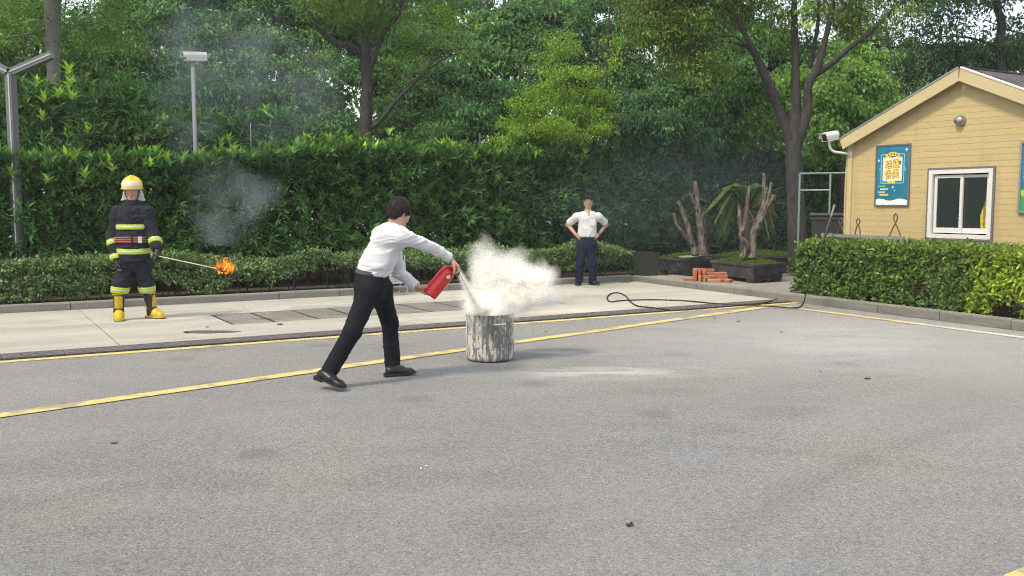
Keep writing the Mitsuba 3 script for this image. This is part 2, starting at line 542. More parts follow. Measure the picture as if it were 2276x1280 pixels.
def f_board(p, n, uv):
    x, y, z = p.x, p.y, p.z
    s = 0.518 * x - 0.855 * y
    row = cell_rand(dr.floor(z / 0.088), 3, 1)
    v = 1 + 0.05 * (row - 0.5) + 0.10 * (fbm(s * 1.2, z * 9 + row * 40, 2.0, 4) - 0.5)
    rain = fbm(s * 7, z * 0.7, 4.0, 3)
    c = mi.Color3f(0.485, 0.385, 0.19) * v
    return mix(c, mi.Color3f(0.34, 0.265, 0.14), smoothstep(0.58, 0.85, rain) * 0.35)


plain('m_board', proc(f_board), 0.6, spec=0.3)
plain('m_trim', (0.50, 0.42, 0.23), 0.55)
plain('m_soffit', (0.32, 0.25, 0.14), 0.7)
plain('m_white', (0.64, 0.64, 0.62), 0.4)
plain('m_greyframe', (0.145, 0.135, 0.145), 0.5)
plain('m_steel', (0.36, 0.36, 0.35), 0.38, 0.75)
plain('m_lampgrey', (0.15, 0.155, 0.16), 0.42, 0.4)
plain('m_darkglass', (0.022, 0.030, 0.031), 0.08, spec=0.8)
plain('m_black', (0.012, 0.012, 0.013), 0.55)
plain('m_rubber', (0.02, 0.02, 0.021), 0.42)


def f_shingle(p, n, uv):
    r = cell_rand(dr.floor(p.x * 5), dr.floor(p.y * 5), dr.floor(p.z * 16))
    v = 0.05 + 0.035 * r + 0.035 * (noise(p.x * 90, p.y * 90, p.z * 90) - 0.5)
    return mi.Color3f(v * 1.05, v * 0.97, v * 1.02)


plain('m_shingle', proc(f_shingle), 0.9, spec=0.2)


def f_tray(p, n, uv):
    v = fbm(p.x * 5, p.y * 5, p.z * 9, 4)
    return mix(mi.Color3f(0.028, 0.028, 0.031), mi.Color3f(0.075, 0.072, 0.072), smoothstep(0.3, 0.75, v))


plain('m_tray', proc(f_tray), 0.65, spec=0.35)


def f_brick(p, n, uv):
    v = fbm(p.x * 16, p.y * 16, p.z * 16, 4)
    w = smoothstep(0.55, 0.7, fbm(p.x * 6 + 3, p.y * 6, p.z * 6, 3))
    return mix(mix(mi.Color3f(0.30, 0.10, 0.055), mi.Color3f(0.40, 0.175, 0.10), v), mi.Color3f(0.38, 0.27, 0.17), w * 0.7)


plain('m_brick', proc(f_brick), 0.9, spec=0.2)
plain('m_olive', (0.03, 0.038, 0.028), 0.5)
plain('m_bin', (0.03, 0.034, 0.034), 0.45)
plain('m_red', (0.58, 0.010, 0.018), 0.22, clearcoat=0.6, clearcoat_gloss=0.9)
plain('m_rust', (0.11, 0.065, 0.05), 0.8)
plain('m_greypaint', (0.21, 0.225, 0.22), 0.5)
plain('m_greenpipe', (0.20, 0.30, 0.27), 0.5)


def f_skin(p, n, uv):
    v = fbm(p.x * 26, p.y * 26, p.z * 26, 3) - 0.5
    return mi.Color3f(0.43 + 0.09 * v, 0.245 + 0.05 * v, 0.175 + 0.03 * v)


plain('m_skin', proc(f_skin), 0.5, spec=0.4)
plain('m_hair', (0.014, 0.012, 0.0115), 0.6, spec=0.25)


def f_shirt(p, n, uv):
    v = 0.62 + 0.04 * (fbm(p.x * 9, p.y * 9, p.z * 9, 3) - 0.5) + 0.05 * (noise(p.x * 420, p.y * 420, p.z * 420) - 0.5)
    return mi.Color3f(v * 0.985, v * 0.985, v * 1.02)


plain('m_shirt', proc(f_shirt), 0.8, spec=0.2, sheen=0.3)


def f_trousers(p, n, uv):
    v = 0.0075 + 0.004 * (fbm(p.x * 12, p.y * 12, p.z * 12, 3) - 0.5) + 0.002 * noise(p.x * 500, p.y * 500, p.z * 500)
    return mi.Color3f(v * 0.9, v * 1.05, v * 1.65)


plain('m_trousers', proc(f_trousers), 0.75, spec=0.15)
plain('m_navy_trousers', (0.010, 0.015, 0.036), 0.8, spec=0.2)


def f_turnout(p, n, uv):
    v = 0.013 + 0.009 * (fbm(p.x * 10, p.y * 10, p.z * 10, 4) - 0.5) + 0.006 * noise(p.x * 220, p.y * 220, p.z * 220)
    return mi.Color3f(v, v * 1.2, v * 1.75)


plain('m_turnout', proc(f_turnout), 0.8, spec=0.2)
plain('m_lime', (0.40, 0.53, 0.03), 0.55)
plain('m_silver', (0.50, 0.51, 0.47), 0.4, 0.2)
plain('m_bootyellow', (0.56, 0.38, 0.015), 0.35)
plain('m_helmet', (0.66, 0.52, 0.03), 0.25, clearcoat=0.6)
plain('m_orange', (0.75, 0.10, 0.03), 0.6)
plain('m_leather', (0.008, 0.008, 0.008), 0.32, spec=0.4)
plain('m_belt', (0.040, 0.045, 0.040), 0.35)
plain('m_lip', (0.42, 0.16, 0.13), 0.5)
plain('m_drain', (0.12, 0.11, 0.112), 0.65, 0.2)
plain('m_manhole', (0.075, 0.07, 0.06), 0.7)
plain('m_dryleaf', (0.16, 0.085, 0.04), 0.8)
plain('m_darkleaf', (0.035, 0.028, 0.022), 0.8)
plain('m_visor', (0.60, 0.54, 0.36), 0.12, spec=0.8, clearcoat=1.0)
plain('m_sunlit_gap', (0.60, 0.56, 0.46), 0.8)  # pale tone of the added wall that imitates sunlit gaps

# ================================================================ THE SETTING
# kerb frame: the corner KC, s along the left kerb towards the left, t from that kerb towards the camera
KC = A3(2.35, 18.34, 0)
E1, E2 = A3(-0.8616, -0.5075, 0), A3(0.5075, -0.8616, 0)
K2 = unit(A3(1, -1.95, 0))                     # along the right kerb towards the camera
K2N = A3(-K2[1], K2[0], 0)                     # from the right kerb to the planted side
UP = A3(0, 0, 1)


def ks(s, t, z=0.0):
    return KC + E1 * s + E2 * t + UP * z


def kr(s, w, z=0.0):
    """s metres along the right kerb from the corner, w metres behind its road-side foot."""
    return KC + K2 * s + K2N * w + UP * z


def sheet(pts, z):
    p = np.array([[q[0], q[1], z] for q in pts])
    v, f = trimesh.creation.triangulate_polygon(sg.Polygon(p[:, :2]), engine='earcut')
    m = trimesh.Trimesh(np.column_stack([v, np.full(len(v), z)]), f, process=False)
    if m.face_normals[0][2] < 0:
        m.invert()
    return m


def plate(poly, z0, z1):
    return put(extrude(poly, z1 - z0), frame([0, 0, z0], [1, 0, 0], [0, 1, 0], [0, 0, 1]))


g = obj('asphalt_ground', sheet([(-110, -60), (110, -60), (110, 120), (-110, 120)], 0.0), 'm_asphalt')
tag(g, 'grey weathered asphalt yard with pale speckled aggregate', kind='structure')

# yellow lines
def line_strip(a, b, w, z, n=1):
    a, b = A3(a[0], a[1], 0), A3(b[0], b[1], 0)
    d = unit(b - a)
    nn = A3(-d[1], d[0], 0) * w / 2
    return sheet([a + nn, b + nn, b - nn, a - nn], z)


m1 = obj('asphalt_ground__marking', line_strip(ks(-1.55, 4.46), ks(22, 4.46), 0.13, 0.004), 'm_yellow')
tag(m1, 'yellow line along the drain')
P0, P1 = A3(-3.65, 6.59, 0), A3(3.72, 13.73, 0)
m2 = obj('asphalt_ground__marking', line_strip(P1, P0 + (P0 - P1) * 1.2, 0.155, 0.0075), 'm_yellow')
tag(m2, 'yellow line crossing the yard at a slant')
Q0, Q1 = gr(1736, 681), gr(2276, 751)
m3 = obj('asphalt_ground__marking', line_strip(Q0, Q1 + (Q1 - Q0) * 1.6, 0.13, 0.0055), 'm_yellow')
tag(m3, 'worn yellow line beside the right kerb')
R0, R1 = gr(2244, 1286), gr(2300, 1262)
m4 = obj('asphalt_ground__marking', line_strip(R0, R1 + (R1 - R0) * 20, 0.055, 0.005), 'm_yellow')
tag(m4, 'yellow line at the near corner of the yard')

# concrete apron in panels with open joints
pv = thing('pavement', 'pale concrete apron between the drain and the kerb', None, kind='structure')


def right_edge(t):
    """s where the right kerb meets the line t = const."""
    k = (K2 @ E1) / (K2 @ E2)
    return t * k


SLAB = (3.42, 8.42, 1.62, 2.80)
edges = [26, 21.5, 17.6, 13.7, 9.9, 6.2, 2.4, None]
for i in range(7):
    s0, s1 = edges[i], edges[i + 1]
    for t0, t1 in ((0.0, 1.995), (2.003, 3.965)):
        e = [(s1 + 0.006, t0), (s1 + 0.006, t1)] if s1 is not None else [(right_edge(t0) + 0.003, t0), (right_edge(t1) + 0.003, t1)]
        poly = sg.Polygon([(s0 - 0.006, t0), e[0], e[1], (s0 - 0.006, t1)])
        poly = poly.difference(sg.box(SLAB[0] - 0.02, SLAB[2] - 0.02, SLAB[1] + 0.02, SLAB[3] + 0.02))
        for gpoly in getattr(poly, 'geoms', [poly]):
            xy = sg.Polygon([tuple(ks(*c)[:2]) for c in gpoly.exterior.coords])
            obj('pavement__panel', plate(xy, 0.002, 0.012), 'm_concrete')
n, span = 9, (SLAB[1] - SLAB[0]) / 9
rg = np.random.default_rng(5)
for i in range(n):
    a = SLAB[0] + i * span
    gap = 0.012 if i % 2 else 0.045
    c = [ks(a + gap, SLAB[2]), ks(a + span - gap * 0.6, SLAB[2]), ks(a + span - gap * 0.6, SLAB[3]), ks(a + gap, SLAB[3])]
    obj('pavement__cover_slab', plate(sg.Polygon([tuple(q[:2]) for q in c]), 0.002, 0.008 + 0.004 * rg.random()), 'm_slab')
obj('pavement__trench', sheet([ks(SLAB[0] - 0.02, SLAB[2] - 0.02), ks(SLAB[1] + 0.02, SLAB[2] - 0.02), ks(SLAB[1] + 0.02, SLAB[3] + 0.02), ks(SLAB[0] - 0.02, SLAB[3] + 0.02)], 0.0035), 'm_soil')
mc = gr(467, 740)
sp_ = [mc[:2] + A3(math.cos(a) * 0.33, math.sin(a) * 0.13, 0)[:2] * (1 + 0.08 * math.sin(3 * a + 1) + 0.05 * math.sin(7 * a)) for a in np.linspace(0, 2 * math.pi, 40, endpoint=False)]
obj('pavement__dark_patch', sheet([(q[0], q[1]) for q in sp_], 0.0145), 'm_manhole')

# the slotted drain
dn = thing('drain', 'long slotted metal drain between concrete apron and yellow line', 'drain')
obj('drain__channel', sheet([ks(24, 3.97), ks(-1.35, 3.97), ks(-1.35, 4.385), ks(24, 4.385)], 0.003), 'm_black')  # flat black sheet stands in for the shaded depth below the slots
CL = 0.56
cover = sg.box(0, 0, CL - 0.008, 0.33)
for row, off in ((0.075, 0.0), (0.165, 0.085), (0.255, 0.0)):
    for k in range(4 if not off else 3):
        x0 = 0.03 + off * 0.8 + k * 0.132
        cover = cover.difference(sg.box(x0, row - 0.016, min(x0 + 0.098, CL - 0.03), row + 0.016))
cm = extrude(cover, 0.010)
for i in range(45):
    s = -1.3 + i * CL
    o = ks(s, 3.985, 0.004 + 0.002 * rg.random())
    obj('drain__cover', put(cm, frame(o, E1, E2, UP) @ np.diag([1, 1, 1, 1])), 'm_drain')

# kerbs
obj_k = thing('kerb', 'grey concrete kerb stones round the planted edge', None, kind='structure')


def stone(L, w=0.12, h=0.125):
    m = sg.Polygon([(0, 0), (0, h - 0.02), (0.012, h - 0.004), (0.025, h), (w, h), (w, 0)])
    return put(extrude(m, L), frame([0, 0, 0], [0, 1, 0], [0, 0, 1], [1, 0, 0]))   # x along, y behind, z up


s, stones = 0.0, []
while s < 24:
    L = 0.99
    stones.append((ks(s + L, 0, 0.0), -E1, -E2, L))
    s += 1.0
s = 0.0
while s < 15:
    L = 0.99
    stones.append((kr(s + L, 0, 0), -K2, K2N, L))
    s += 1.0
for o, x, y, L in stones:
    y = np.cross(UP, x) * np.sign(np.cross(UP, x) @ y)
    j = rg.normal(0, 0.003, 3)
    m = put(stone(L), frame(o + j * [1, 1, 0.8], x, y, UP))
    if np.linalg.det(frame(o, x, y, UP)) < 0:
        m.invert()
    obj('kerb__stone', m, 'm_kerb')

bed = sheet([ks(60, -0.10), ks(-0.05, -0.10), kr(16, 0.10), kr(16, 60), ks(60, -70)], 0.085)
tag(obj('planting_bed', bed, 'm_soil'), 'dark soil bed behind the kerbs', kind='structure')
rp = sheet([kr(0.12, 0.122), kr(5.15, 0.122), kr(5.0, 3.6), kr(0.12, 3.6)], 0.119)
tag(obj('raised_pavement', rp, 'm_kerb'), 'raised concrete paving under the bonsai trays', kind='structure')

# ================================================================ HEDGES
def hedge_points(rng, n, L, H, Dp, lump=0.12, depth=0.5, seed=0, top=0.35):
    """Points near the front and top faces of a hedge of length L, height H, depth Dp; returns x, y (0 = front), z, outward normal."""
    a, b = L * H, L * Dp * top / 0.35
    front = rng.random(n) < a / (a + b)
    x = rng.uniform(0, L, n)
    y = np.where(front, np.abs(rng.exponential(depth, n)), rng.uniform(0, Dp, n))
    z = np.where(front, rng.uniform(0, H, n), H - np.abs(rng.exponential(depth * 0.5, n)))
    q = np.stack([x * 1.1, z * 1.4, np.zeros(n)], 1)
    bump = (meshkit.fbm(q, 3, seed) - 0.5) * lump * 2
    qt = np.stack([x * 0.9, y * 1.4, np.ones(n) * 5], 1)
    bt = (meshkit.fbm(qt, 3, seed + 3) - 0.5) * lump * 2
    y = y - np.where(front, bump, 0)
    z = z + np.where(z > H * 0.7, bt * (z / H), 0)
    N = np.where(front[:, None], [0, -1.0, 0.35], [0, -0.25, 1.0])
    return x, y, z, N, front


def to_world(o, ex, ey, x, y, z):
    return o + x[:, None] * ex + y[:, None] * ey + z[:, None] * UP


# low variegated hedge in front
rng = np.random.default_rng(11)
lo = thing('low_hedge', 'low clipped hedge of small grey-green variegated leaves along the left kerb', 'hedge')
L = 23.0
x, y, z, N, fr = hedge_points(rng, 19000, L, 0.46, 0.62, 0.20, 0.10, 4)
keep = (meshkit.noise(np.stack([x * 1.9, z * 0, z * 0], 1), 6) * 0.42 - 0.06 < z + 0.03 * rng.random(len(z)))
x, y, z, N = x[keep], y[keep], z[keep], N[keep]
per = 7
idx = np.repeat(np.arange(len(x)), per)
C = to_world(ks(-0.35, -0.22), E1, -E2, x, y, z + 0.17)[idx] + rng.normal(0, 0.022, (len(idx), 3))
NW = (N[:, :1] * E1 + N[:, 1:2] * -E2 + N[:, 2:] * UP)[idx]
D = NW * 0.7 + rng.normal(0, 0.65, (len(idx), 3))
col = tint(rng, (0.105, 0.150, 0.056), len(x), 0.36, 0.15)[idx] * np.exp(rng.normal(0, 0.18, len(idx)))[:, None]
pale = rng.random(len(idx)) < 0.22
col[pale] = tint(rng, (0.30, 0.32, 0.18), pale.sum(), 0.2, 0.1)
low = leaf_mesh(C, D, NW + rng.normal(0, 0.35, C.shape), rng.uniform(0.036, 0.064, len(C)), rng.uniform(0.022, 0.036, len(C)), col, fold=0.15)
leaf_obj('low_hedge__foliage', [low])
st = []
for i in range(150):
    s = rng.uniform(0, L)
    b = ks(s - 0.35, -0.28 - 0.5 * rng.random(), 0.08)
    st.append(tube([b, b + rng.normal(0, 0.03, 3) * [1, 1, 0] + UP * 0.2, b + rng.normal(0, 0.10, 3) * [1, 1, 0] + UP * 0.42], [0.010, 0.008, 0.004], 5, 3))
obj('low_hedge__stem', cat(st), 'm_bark', True)
tag('low_hedge__stem', kind='stuff')

# tall hedge of long pointed leaves behind it
rng = np.random.default_rng(12)
th = thing('tall_hedge', 'tall dense clipped hedge of long glossy dark green leaves', 'hedge')
L = 32.5


def shoots(rng, x, y, z, N, o, ex, ey, per, Lf, Wf, base, var, up=0.35, fine=True, young=0.0, droop=0.15):
    n = len(x)
    P = to_world(o, ex, ey, x, y, z)
    NW = unit(N[:, :1] * ex + N[:, 1:2] * ey + N[:, 2:] * UP)
    A = unit(NW + rng.normal(0, 0.38, (n, 3)) + UP * up)
    h = np.cross(A, unit(rng.normal(size=(n, 3))))
    h = unit(h)
    g = np.cross(A, h)
    idx = np.repeat(np.arange(n), per)
    k = np.tile(np.arange(per), n)
    ang = k * 2.4 + rng.uniform(0, 0.6, len(k))
    rad = np.cos(ang)[:, None] * h[idx] + np.sin(ang)[:, None] * g[idx]
    opening = rng.uniform(0.35, 1.15, len(k))[:, None]
    D = A[idx] + rad * opening
    C = P[idx] + A[idx] * (rng.uniform(-0.05, 0.03, len(k)))[:, None]
    Nl = A[idx] * 0.8 - rad * 0.3 + UP * 0.4
    sc = tint(rng, base, n, var, 0.12)
    yy = rng.random(n) < young
    sc[yy] = tint(rng, (0.24, 0.34, 0.045), yy.sum(), 0.2, 0.08)
    col = sc[idx] * np.exp(rng.normal(0, 0.2, len(k)))[:, None]
    s = rng.uniform(0.6, 1.15, len(k))
    return leaf_mesh(C, D, Nl, Lf * s, Wf * s, col, fold=0.2, droop=droop, fine=fine)


parts = []
o = ks(-8.7, -1.35, 0.0)
x, y, z, N, fr = hedge_points(rng, 14000, L, 1.95, 1.3, 0.26, 0.13, 14)
z = z + 0.55


def level(x):
    """The hedge is clipped lower towards its left end."""
    return 1 - 0.15 * np.clip((x - 8.7 - 3.0) / 5.0, 0, 1)


z = z * level(x)
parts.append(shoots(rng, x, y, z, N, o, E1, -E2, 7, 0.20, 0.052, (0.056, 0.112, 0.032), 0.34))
gap = meshkit.noise(np.stack([x * 1.3, z * 2.0, x * 0], 1), 31)
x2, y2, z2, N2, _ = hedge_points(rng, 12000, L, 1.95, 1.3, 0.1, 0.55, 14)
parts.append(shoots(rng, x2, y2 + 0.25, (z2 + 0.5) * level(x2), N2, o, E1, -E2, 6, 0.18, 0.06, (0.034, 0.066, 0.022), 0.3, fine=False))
# fresh shoots along the top
nt = 2600
xt = rng.uniform(0, L, nt)
yt = rng.uniform(-0.1, 1.2, nt)
zt = 2.50 + (meshkit.fbm(np.stack([xt * 0.9, yt * 1.4, np.ones(nt) * 5], 1), 3, 17) - 0.5) * 0.44 + rng.uniform(-0.06, 0.10, nt) + rng.exponential(0.07, nt) * (rng.random(nt) < 0.35) + (meshkit.fbm(np.stack([xt * 0.5, yt, xt * 0], 1), 3, 77) - 0.5) * 0.5
zt = zt * level(xt)
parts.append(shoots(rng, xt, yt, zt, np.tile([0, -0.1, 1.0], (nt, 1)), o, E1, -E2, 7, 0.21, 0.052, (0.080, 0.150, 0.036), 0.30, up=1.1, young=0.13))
# sparse drooping sprays at the foot
xb = rng.uniform(0, L, 2300)
yb = rng.uniform(-0.05, 0.9, 2300)
zb = 0.30 + 0.35 * rng.random(2300) ** 0.6
kb = meshkit.noise(np.stack([xb * 0.8, xb * 0, xb * 0], 1), 8) + np.where(xb > 14.5, 0.25, -0.05) > 0.34
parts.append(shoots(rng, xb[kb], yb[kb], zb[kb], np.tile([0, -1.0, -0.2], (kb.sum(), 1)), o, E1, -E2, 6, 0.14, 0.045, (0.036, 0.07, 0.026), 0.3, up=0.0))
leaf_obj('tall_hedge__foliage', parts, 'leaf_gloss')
st = []
for i in range(110):
    b = ks(rng.uniform(-6, 23), -1.5 - 0.8 * rng.random(), 0.08)
    st.append(tube([b, b + rng.normal(0, 0.05, 3) * [1, 1, 0] + UP * 0.5, b + rng.normal(0, 0.2, 3) * [1, 1, 0] + UP * rng.uniform(1.2, 2.2)], [0.02, 0.016, 0.007], 6, 4))
obj('tall_hedge__stem', cat(st), 'm_bark', True)
tag('tall_hedge__stem', kind='stuff')
# undergrowth behind the hedge
ug = np.random.default_rng(19)
bl = []
for i in range(150):
    s_ = ug.uniform(-6, 24)
    z_ = ug.uniform(0.3, 2.3) if s_ > 9 else ug.uniform(1.3, 2.5)
    bl.append((ks(s_, -3.1 - 1.6 * ug.random(), z_), (0.6, 0.5, 0.5)))
leaf_obj('undergrowth', [crown(ug, bl, 30000, 0.15, 0.06, (0.045, 0.085, 0.028), per=8, spread=0.16, shell=0.1, droop=0.2)], 'leaf')
tag('undergrowth', 'dark leafy undergrowth behind the tall hedge', 'undergrowth', kind='stuff')
# single bright shoots that stand out above the top: parts one can count
def rosette(rng, P, n=9, Lf=0.17, Wf=0.045, base=(0.26, 0.37, 0.045), stem=0.35):
    th_ = np.arange(n) * 2.4
    tilt = np.linspace(0.25, 1.0, n)
    D = np.stack([np.cos(th_) * tilt, np.sin(th_) * tilt, np.ones(n) * 0.8], 1) + rng.normal(0, 0.12, (n, 3))
    C = np.tile(P, (n, 1)) + UP * np.linspace(0, -0.06, n)[:, None]
    Nn = np.tile(UP, (n, 1)) - D * 0.3
    return leaf_mesh(C, D, Nn, Lf * rng.uniform(0.75, 1.15, n), Wf, tint(rng, base, n, 0.2, 0.1), fold=0.2, droop=0.2, fine=True)


for (u, v, Yd) in ((95, 262, 15.3), (150, 300, 15.4), (195, 292, 15.5), (345, 335, 15.7), (312, 340, 15.4), (520, 330, 16.4), (510, 310, 16.6), (583, 345, 16.6), (607, 318, 16.9), (768, 312, 17.4), (802, 318, 17.5), (882, 310, 17.9), (912, 322, 18.0),
                   (730, 365, 16.9), (1040, 342, 18.2), (1105, 348, 18.5), (1056, 350, 18.0), (985, 318, 18.3), (655, 345, 16.6), (250, 375, 14.7), (335, 365, 14.9), (190, 390, 14.4), (105, 400, 14.1), (70, 350, 14.6), (410, 350, 15.8), (460, 352, 16.0), (25, 385, 14.1)):
    P = at(u, v, Yd)
    v_, f_, c_ = rosette(rng, P, 9, 0.18, 0.05, (0.19, 0.29, 0.045))
    obj('tall_hedge__shoot', (v_, f_), 'leaf', False, color=c_)

# right hedge of oval leaves
rng = np.random.default_rng(13)
rh = thing('privet_hedge', 'waist-high clipped hedge of oval green and yellow leaves before the house', 'hedge')
L = 9.2
x, y, z, N, fr = hedge_points(rng, 8500, L, 0.75, 1.15, 0.09, 0.10, 24)
yel = (meshkit.noise(np.stack([x * 0.9, z * 1.6, y * 1.0], 1), 44) + 0.42 * np.exp(-((x - 3.9) / 0.8) ** 2) > 0.99)
hole = ((np.abs(x - 2.25) < 0.13) & (z < 0.36) & (z > 0.05) & (y < 0.3)) | ((np.abs(x - 3.5) < 0.22) & (z < 0.18) & (y < 0.3))
k = ~hole
x, y, z, N, yel = x[k], y[k], z[k], N[k], yel[k]
per = 7
idx = np.repeat(np.arange(len(x)), per)
o = kr(4.25, 0.22)
C = to_world(o, K2, K2N, x, y, z + 0.13)[idx] + rng.normal(0, 0.032, (len(idx), 3))
NW = (N[:, :1] * K2 + N[:, 1:2] * K2N + N[:, 2:] * UP)[idx]
D = NW * 0.6 + rng.normal(0, 0.6, (len(idx), 3)) + UP * 0.15
base = np.where(yel[:, None], (0.25, 0.29, 0.045), (0.110, 0.160, 0.046)) * np.exp(rng.normal(0, 0.30, len(x)))[:, None]
base = base * (1 + rng.normal(0, 0.14, (len(x), 1)) * [1, 0.2, -0.6])
topk = (z > 0.69) & (rng.random(len(x)) < 0.5)
base[topk] = tint(rng, (0.17, 0.20, 0.045), topk.sum(), 0.25, 0.12)
col = base[idx] * np.exp(rng.normal(0, 0.2, len(idx)))[:, None]
priv = leaf_mesh(C, D, NW + rng.normal(0, 0.3, C.shape) + UP * 0.3, rng.uniform(0.05, 0.085, len(C)), rng.uniform(0.032, 0.048, len(C)), col, fold=0.12, fine=True)
# the hedge's left end face
n = 900
x = -np.abs(rng.exponential(0.05, n)) + 0.05 + rng.normal(0, 0.05, n)
y, z = rng.uniform(0, 1.15, n), rng.uniform(0.0, 0.74, n)
idx = np.repeat(np.arange(n), 6)
C = to_world(o, K2, K2N, x, y, z + 0.13)[idx] + rng.normal(0, 0.035, (n * 6, 3))
D = -K2 * 0.7 + rng.normal(0, 0.6, (n * 6, 3))
endl = leaf_mesh(C, D, np.tile(-K2 + UP * 0.5, (n * 6, 1)) + rng.normal(0, 0.3, C.shape), rng.uniform(0.045, 0.075, n * 6), 0.038, tint(rng, (0.095, 0.135, 0.035), n * 6, 0.35, 0.15), fold=0.12, fine=True)
leaf_obj('privet_hedge__foliage', [priv, endl])
st = []
for i in range(70):
    b = kr(4.3 + rng.uniform(0, L - 0.1), 0.35 + 0.8 * rng.random(), 0.08)
    st.append(tube([b, b + rng.normal(0, 0.04, 3) * [1, 1, 0] + UP * 0.3, b + rng.normal(0, 0.12, 3) * [1, 1, 0] + UP * 0.75], [0.011, 0.009, 0.004], 5, 3))
obj('privet_hedge__stem', cat(st), 'm_bark', True)
tag('privet_hedge__stem', kind='stuff')

# ================================================================ TREES
def tree(key, label, limbs, blobs, n, L, W, base, bark='m_bark', leaf='leaf', seed=0, group=None, wob=0.10, **kw):
    """limbs: list of (points, radii); blobs: list of (centre, radii)."""
    rng = np.random.default_rng(seed)
    k = thing(key, label, 'tree', group)
    obj(k + '__trunk', tube(*limbs[0], sides=12, n=8, wob=wob, seed=seed), bark, True)
    for i, (p, r) in enumerate(limbs[1:]):
        obj(k + '__branch', tube(p, r, sides=8, n=6, wob=wob, seed=seed + i + 1), bark, True)
    leaf_obj(k + '__crown', [crown(rng, blobs, n, L, W, base, **kw)], leaf)
    return k


def pts(Y, *uv):
    """Points at about distance Y; an item may carry its own distance."""
    return [at(q[0], q[1], q[2] if len(q) > 2 else Y) for q in uv]


def blob(u, v, Y, ru, rv, rd=None):
    m = Y / FOCAL
    return at(u, v, Y), (ru * m, (rd or ru) * m, rv * m)


def twigs(rng, starts, n, length, rad=0.012, up=0.3):
    out = []
    for i in range(n):
        a = starts[rng.integers(len(starts))]
        d = unit(rng.normal(size=3) * [1, 1, 0.6] + [0, 0, up])
        out.append(tube([a, a + d * length * 0.5 + rng.normal(0, 0.05, 3), a + d * length + rng.normal(0, 0.12, 3)], [rad, rad * 0.7, rad * 0.3], 5, 3))
    return cat(out)


# the tree right of the middle, dark and many-stemmed
Yb = 18.6
limbs = [
    (pts(Yb, (1774, 600), (1772, 520), (1768, 440), (1764, 360), (1764, 300), (1767, 262), (1769, 225)), [0.20, 0.185, 0.17, 0.162, 0.158, 0.12, 0.03]),
    (pts(Yb, (1762, 345), (1752, 295), (1735, 255), (1716, 205, 18.5), (1692, 150, 18.4), (1668, 100, 18.2), (1640, 40, 18.0), (1622, -40, 17.8)), [0.10, 0.115, 0.105, 0.10, 0.085, 0.06, 0.05, 0.03]),
    (pts(Yb, (1716, 195), (1700, 170, 18.6), (1688, 135, 18.7), (1665, 95, 18.8)), [0.075, 0.06, 0.05, 0.035]),
    (pts(Yb, (1766, 300), (1770, 240), (1768, 180), (1768, 110), (1765, 40), (1766, -60)), [0.12, 0.10, 0.09, 0.075, 0.065, 0.04]),
    (pts(Yb, (1766, 345), (1780, 295, 18.55), (1795, 245, 18.5), (1797, 190, 18.4), (1818, 150, 18.3), (1836, 80, 18.2), (1852, 0, 18.0), (1860, -60, 18.0)), [0.10, 0.12, 0.10, 0.085, 0.07, 0.055, 0.045, 0.03]),
    (pts(Yb, (1808, 168, 18.4), (1850, 140, 18.2), (1890, 105, 18.0), (1935, 70, 17.8), (1985, 22, 17.6), (2040, -30, 17.4)), [0.065, 0.06, 0.05, 0.042, 0.035, 0.02]),
    (pts(Yb, (1800, 150), (1812, 90), (1820, 30), (1822, -50)), [0.05, 0.042, 0.035, 0.02]),
    (pts(Yb, (1768, 135), (1790, 100), (1806, 80)), [0.035, 0.03, 0.02]),
    (pts(Yb, (1665, 105), (1615, 92, 18.2), (1570, 98, 18.0), (1530, 112, 17.9)), [0.03, 0.022, 0.016, 0.010]),
    (pts(Yb, (1690, 140), (1640, 85, 18.9), (1600, 80, 19.1), (1560, 60, 19.2)), [0.03, 0.02, 0.015, 0.01]),
    (pts(Yb, (1905, 92, 17.9), (1960, 88, 17.9), (2010, 80, 18.0)), [0.02, 0.014, 0.008]),
]
rb = [blob(1500, 60, 18.2, 105, 85, 90), blob(1560, 120, 18.0, 75, 75, 70), blob(1450, 20, 18.4, 70, 55), blob(1600, 20, 18.2, 90, 60), blob(1520, -50, 18.4, 150, 60),
      blob(1690, 20, 18.4, 70, 45), blob(1740, 90, 19.0, 45, 55), blob(1850, 30, 18.6, 85, 50), blob(1960, 40, 18.0, 80, 40), blob(1900, -50, 18.4, 170, 36, 110), blob(1560, -40, 18.4, 120, 40),
      blob(1545, 170, 18.0, 55, 40), blob(1810, 110, 18.8, 40, 30), blob(1905, 60, 18.2, 50, 30)]
k = tree('camphor_tree', 'dark many-stemmed tree left of the yellow house, trunk fork seen against foliage', limbs, rb, 38000, 0.092, 0.036, (0.125, 0.165, 0.038), seed=31, droop=0.75, per=12, spread=0.10, var=0.28, hue=0.14, shell=0.4, sub=22, cvar=0.3)
rg = np.random.default_rng(3)
obj(k + '__twig', twigs(rg, [b[0] for b in rb], 60, 0.9), 'm_bark', True)
tag(k + '__twig', kind='stuff')
for q_, n_ in ((blob(1795, 20, 18.2, 10, 24), 60), (blob(1790, 48, 18.2, 10, 16), 40), (blob(1447, 67, 17.6, 7, 7), 16)):
    v_, f_, c_ = crown(rg, [q_], n_, 0.11, 0.045, (0.36, 0.50, 0.08), spread=0.07)
    tag(obj(k + '__sprout', (v_, f_), 'leaf', False, color=c_), 'bright yellow-green young leaves', kind='stuff')

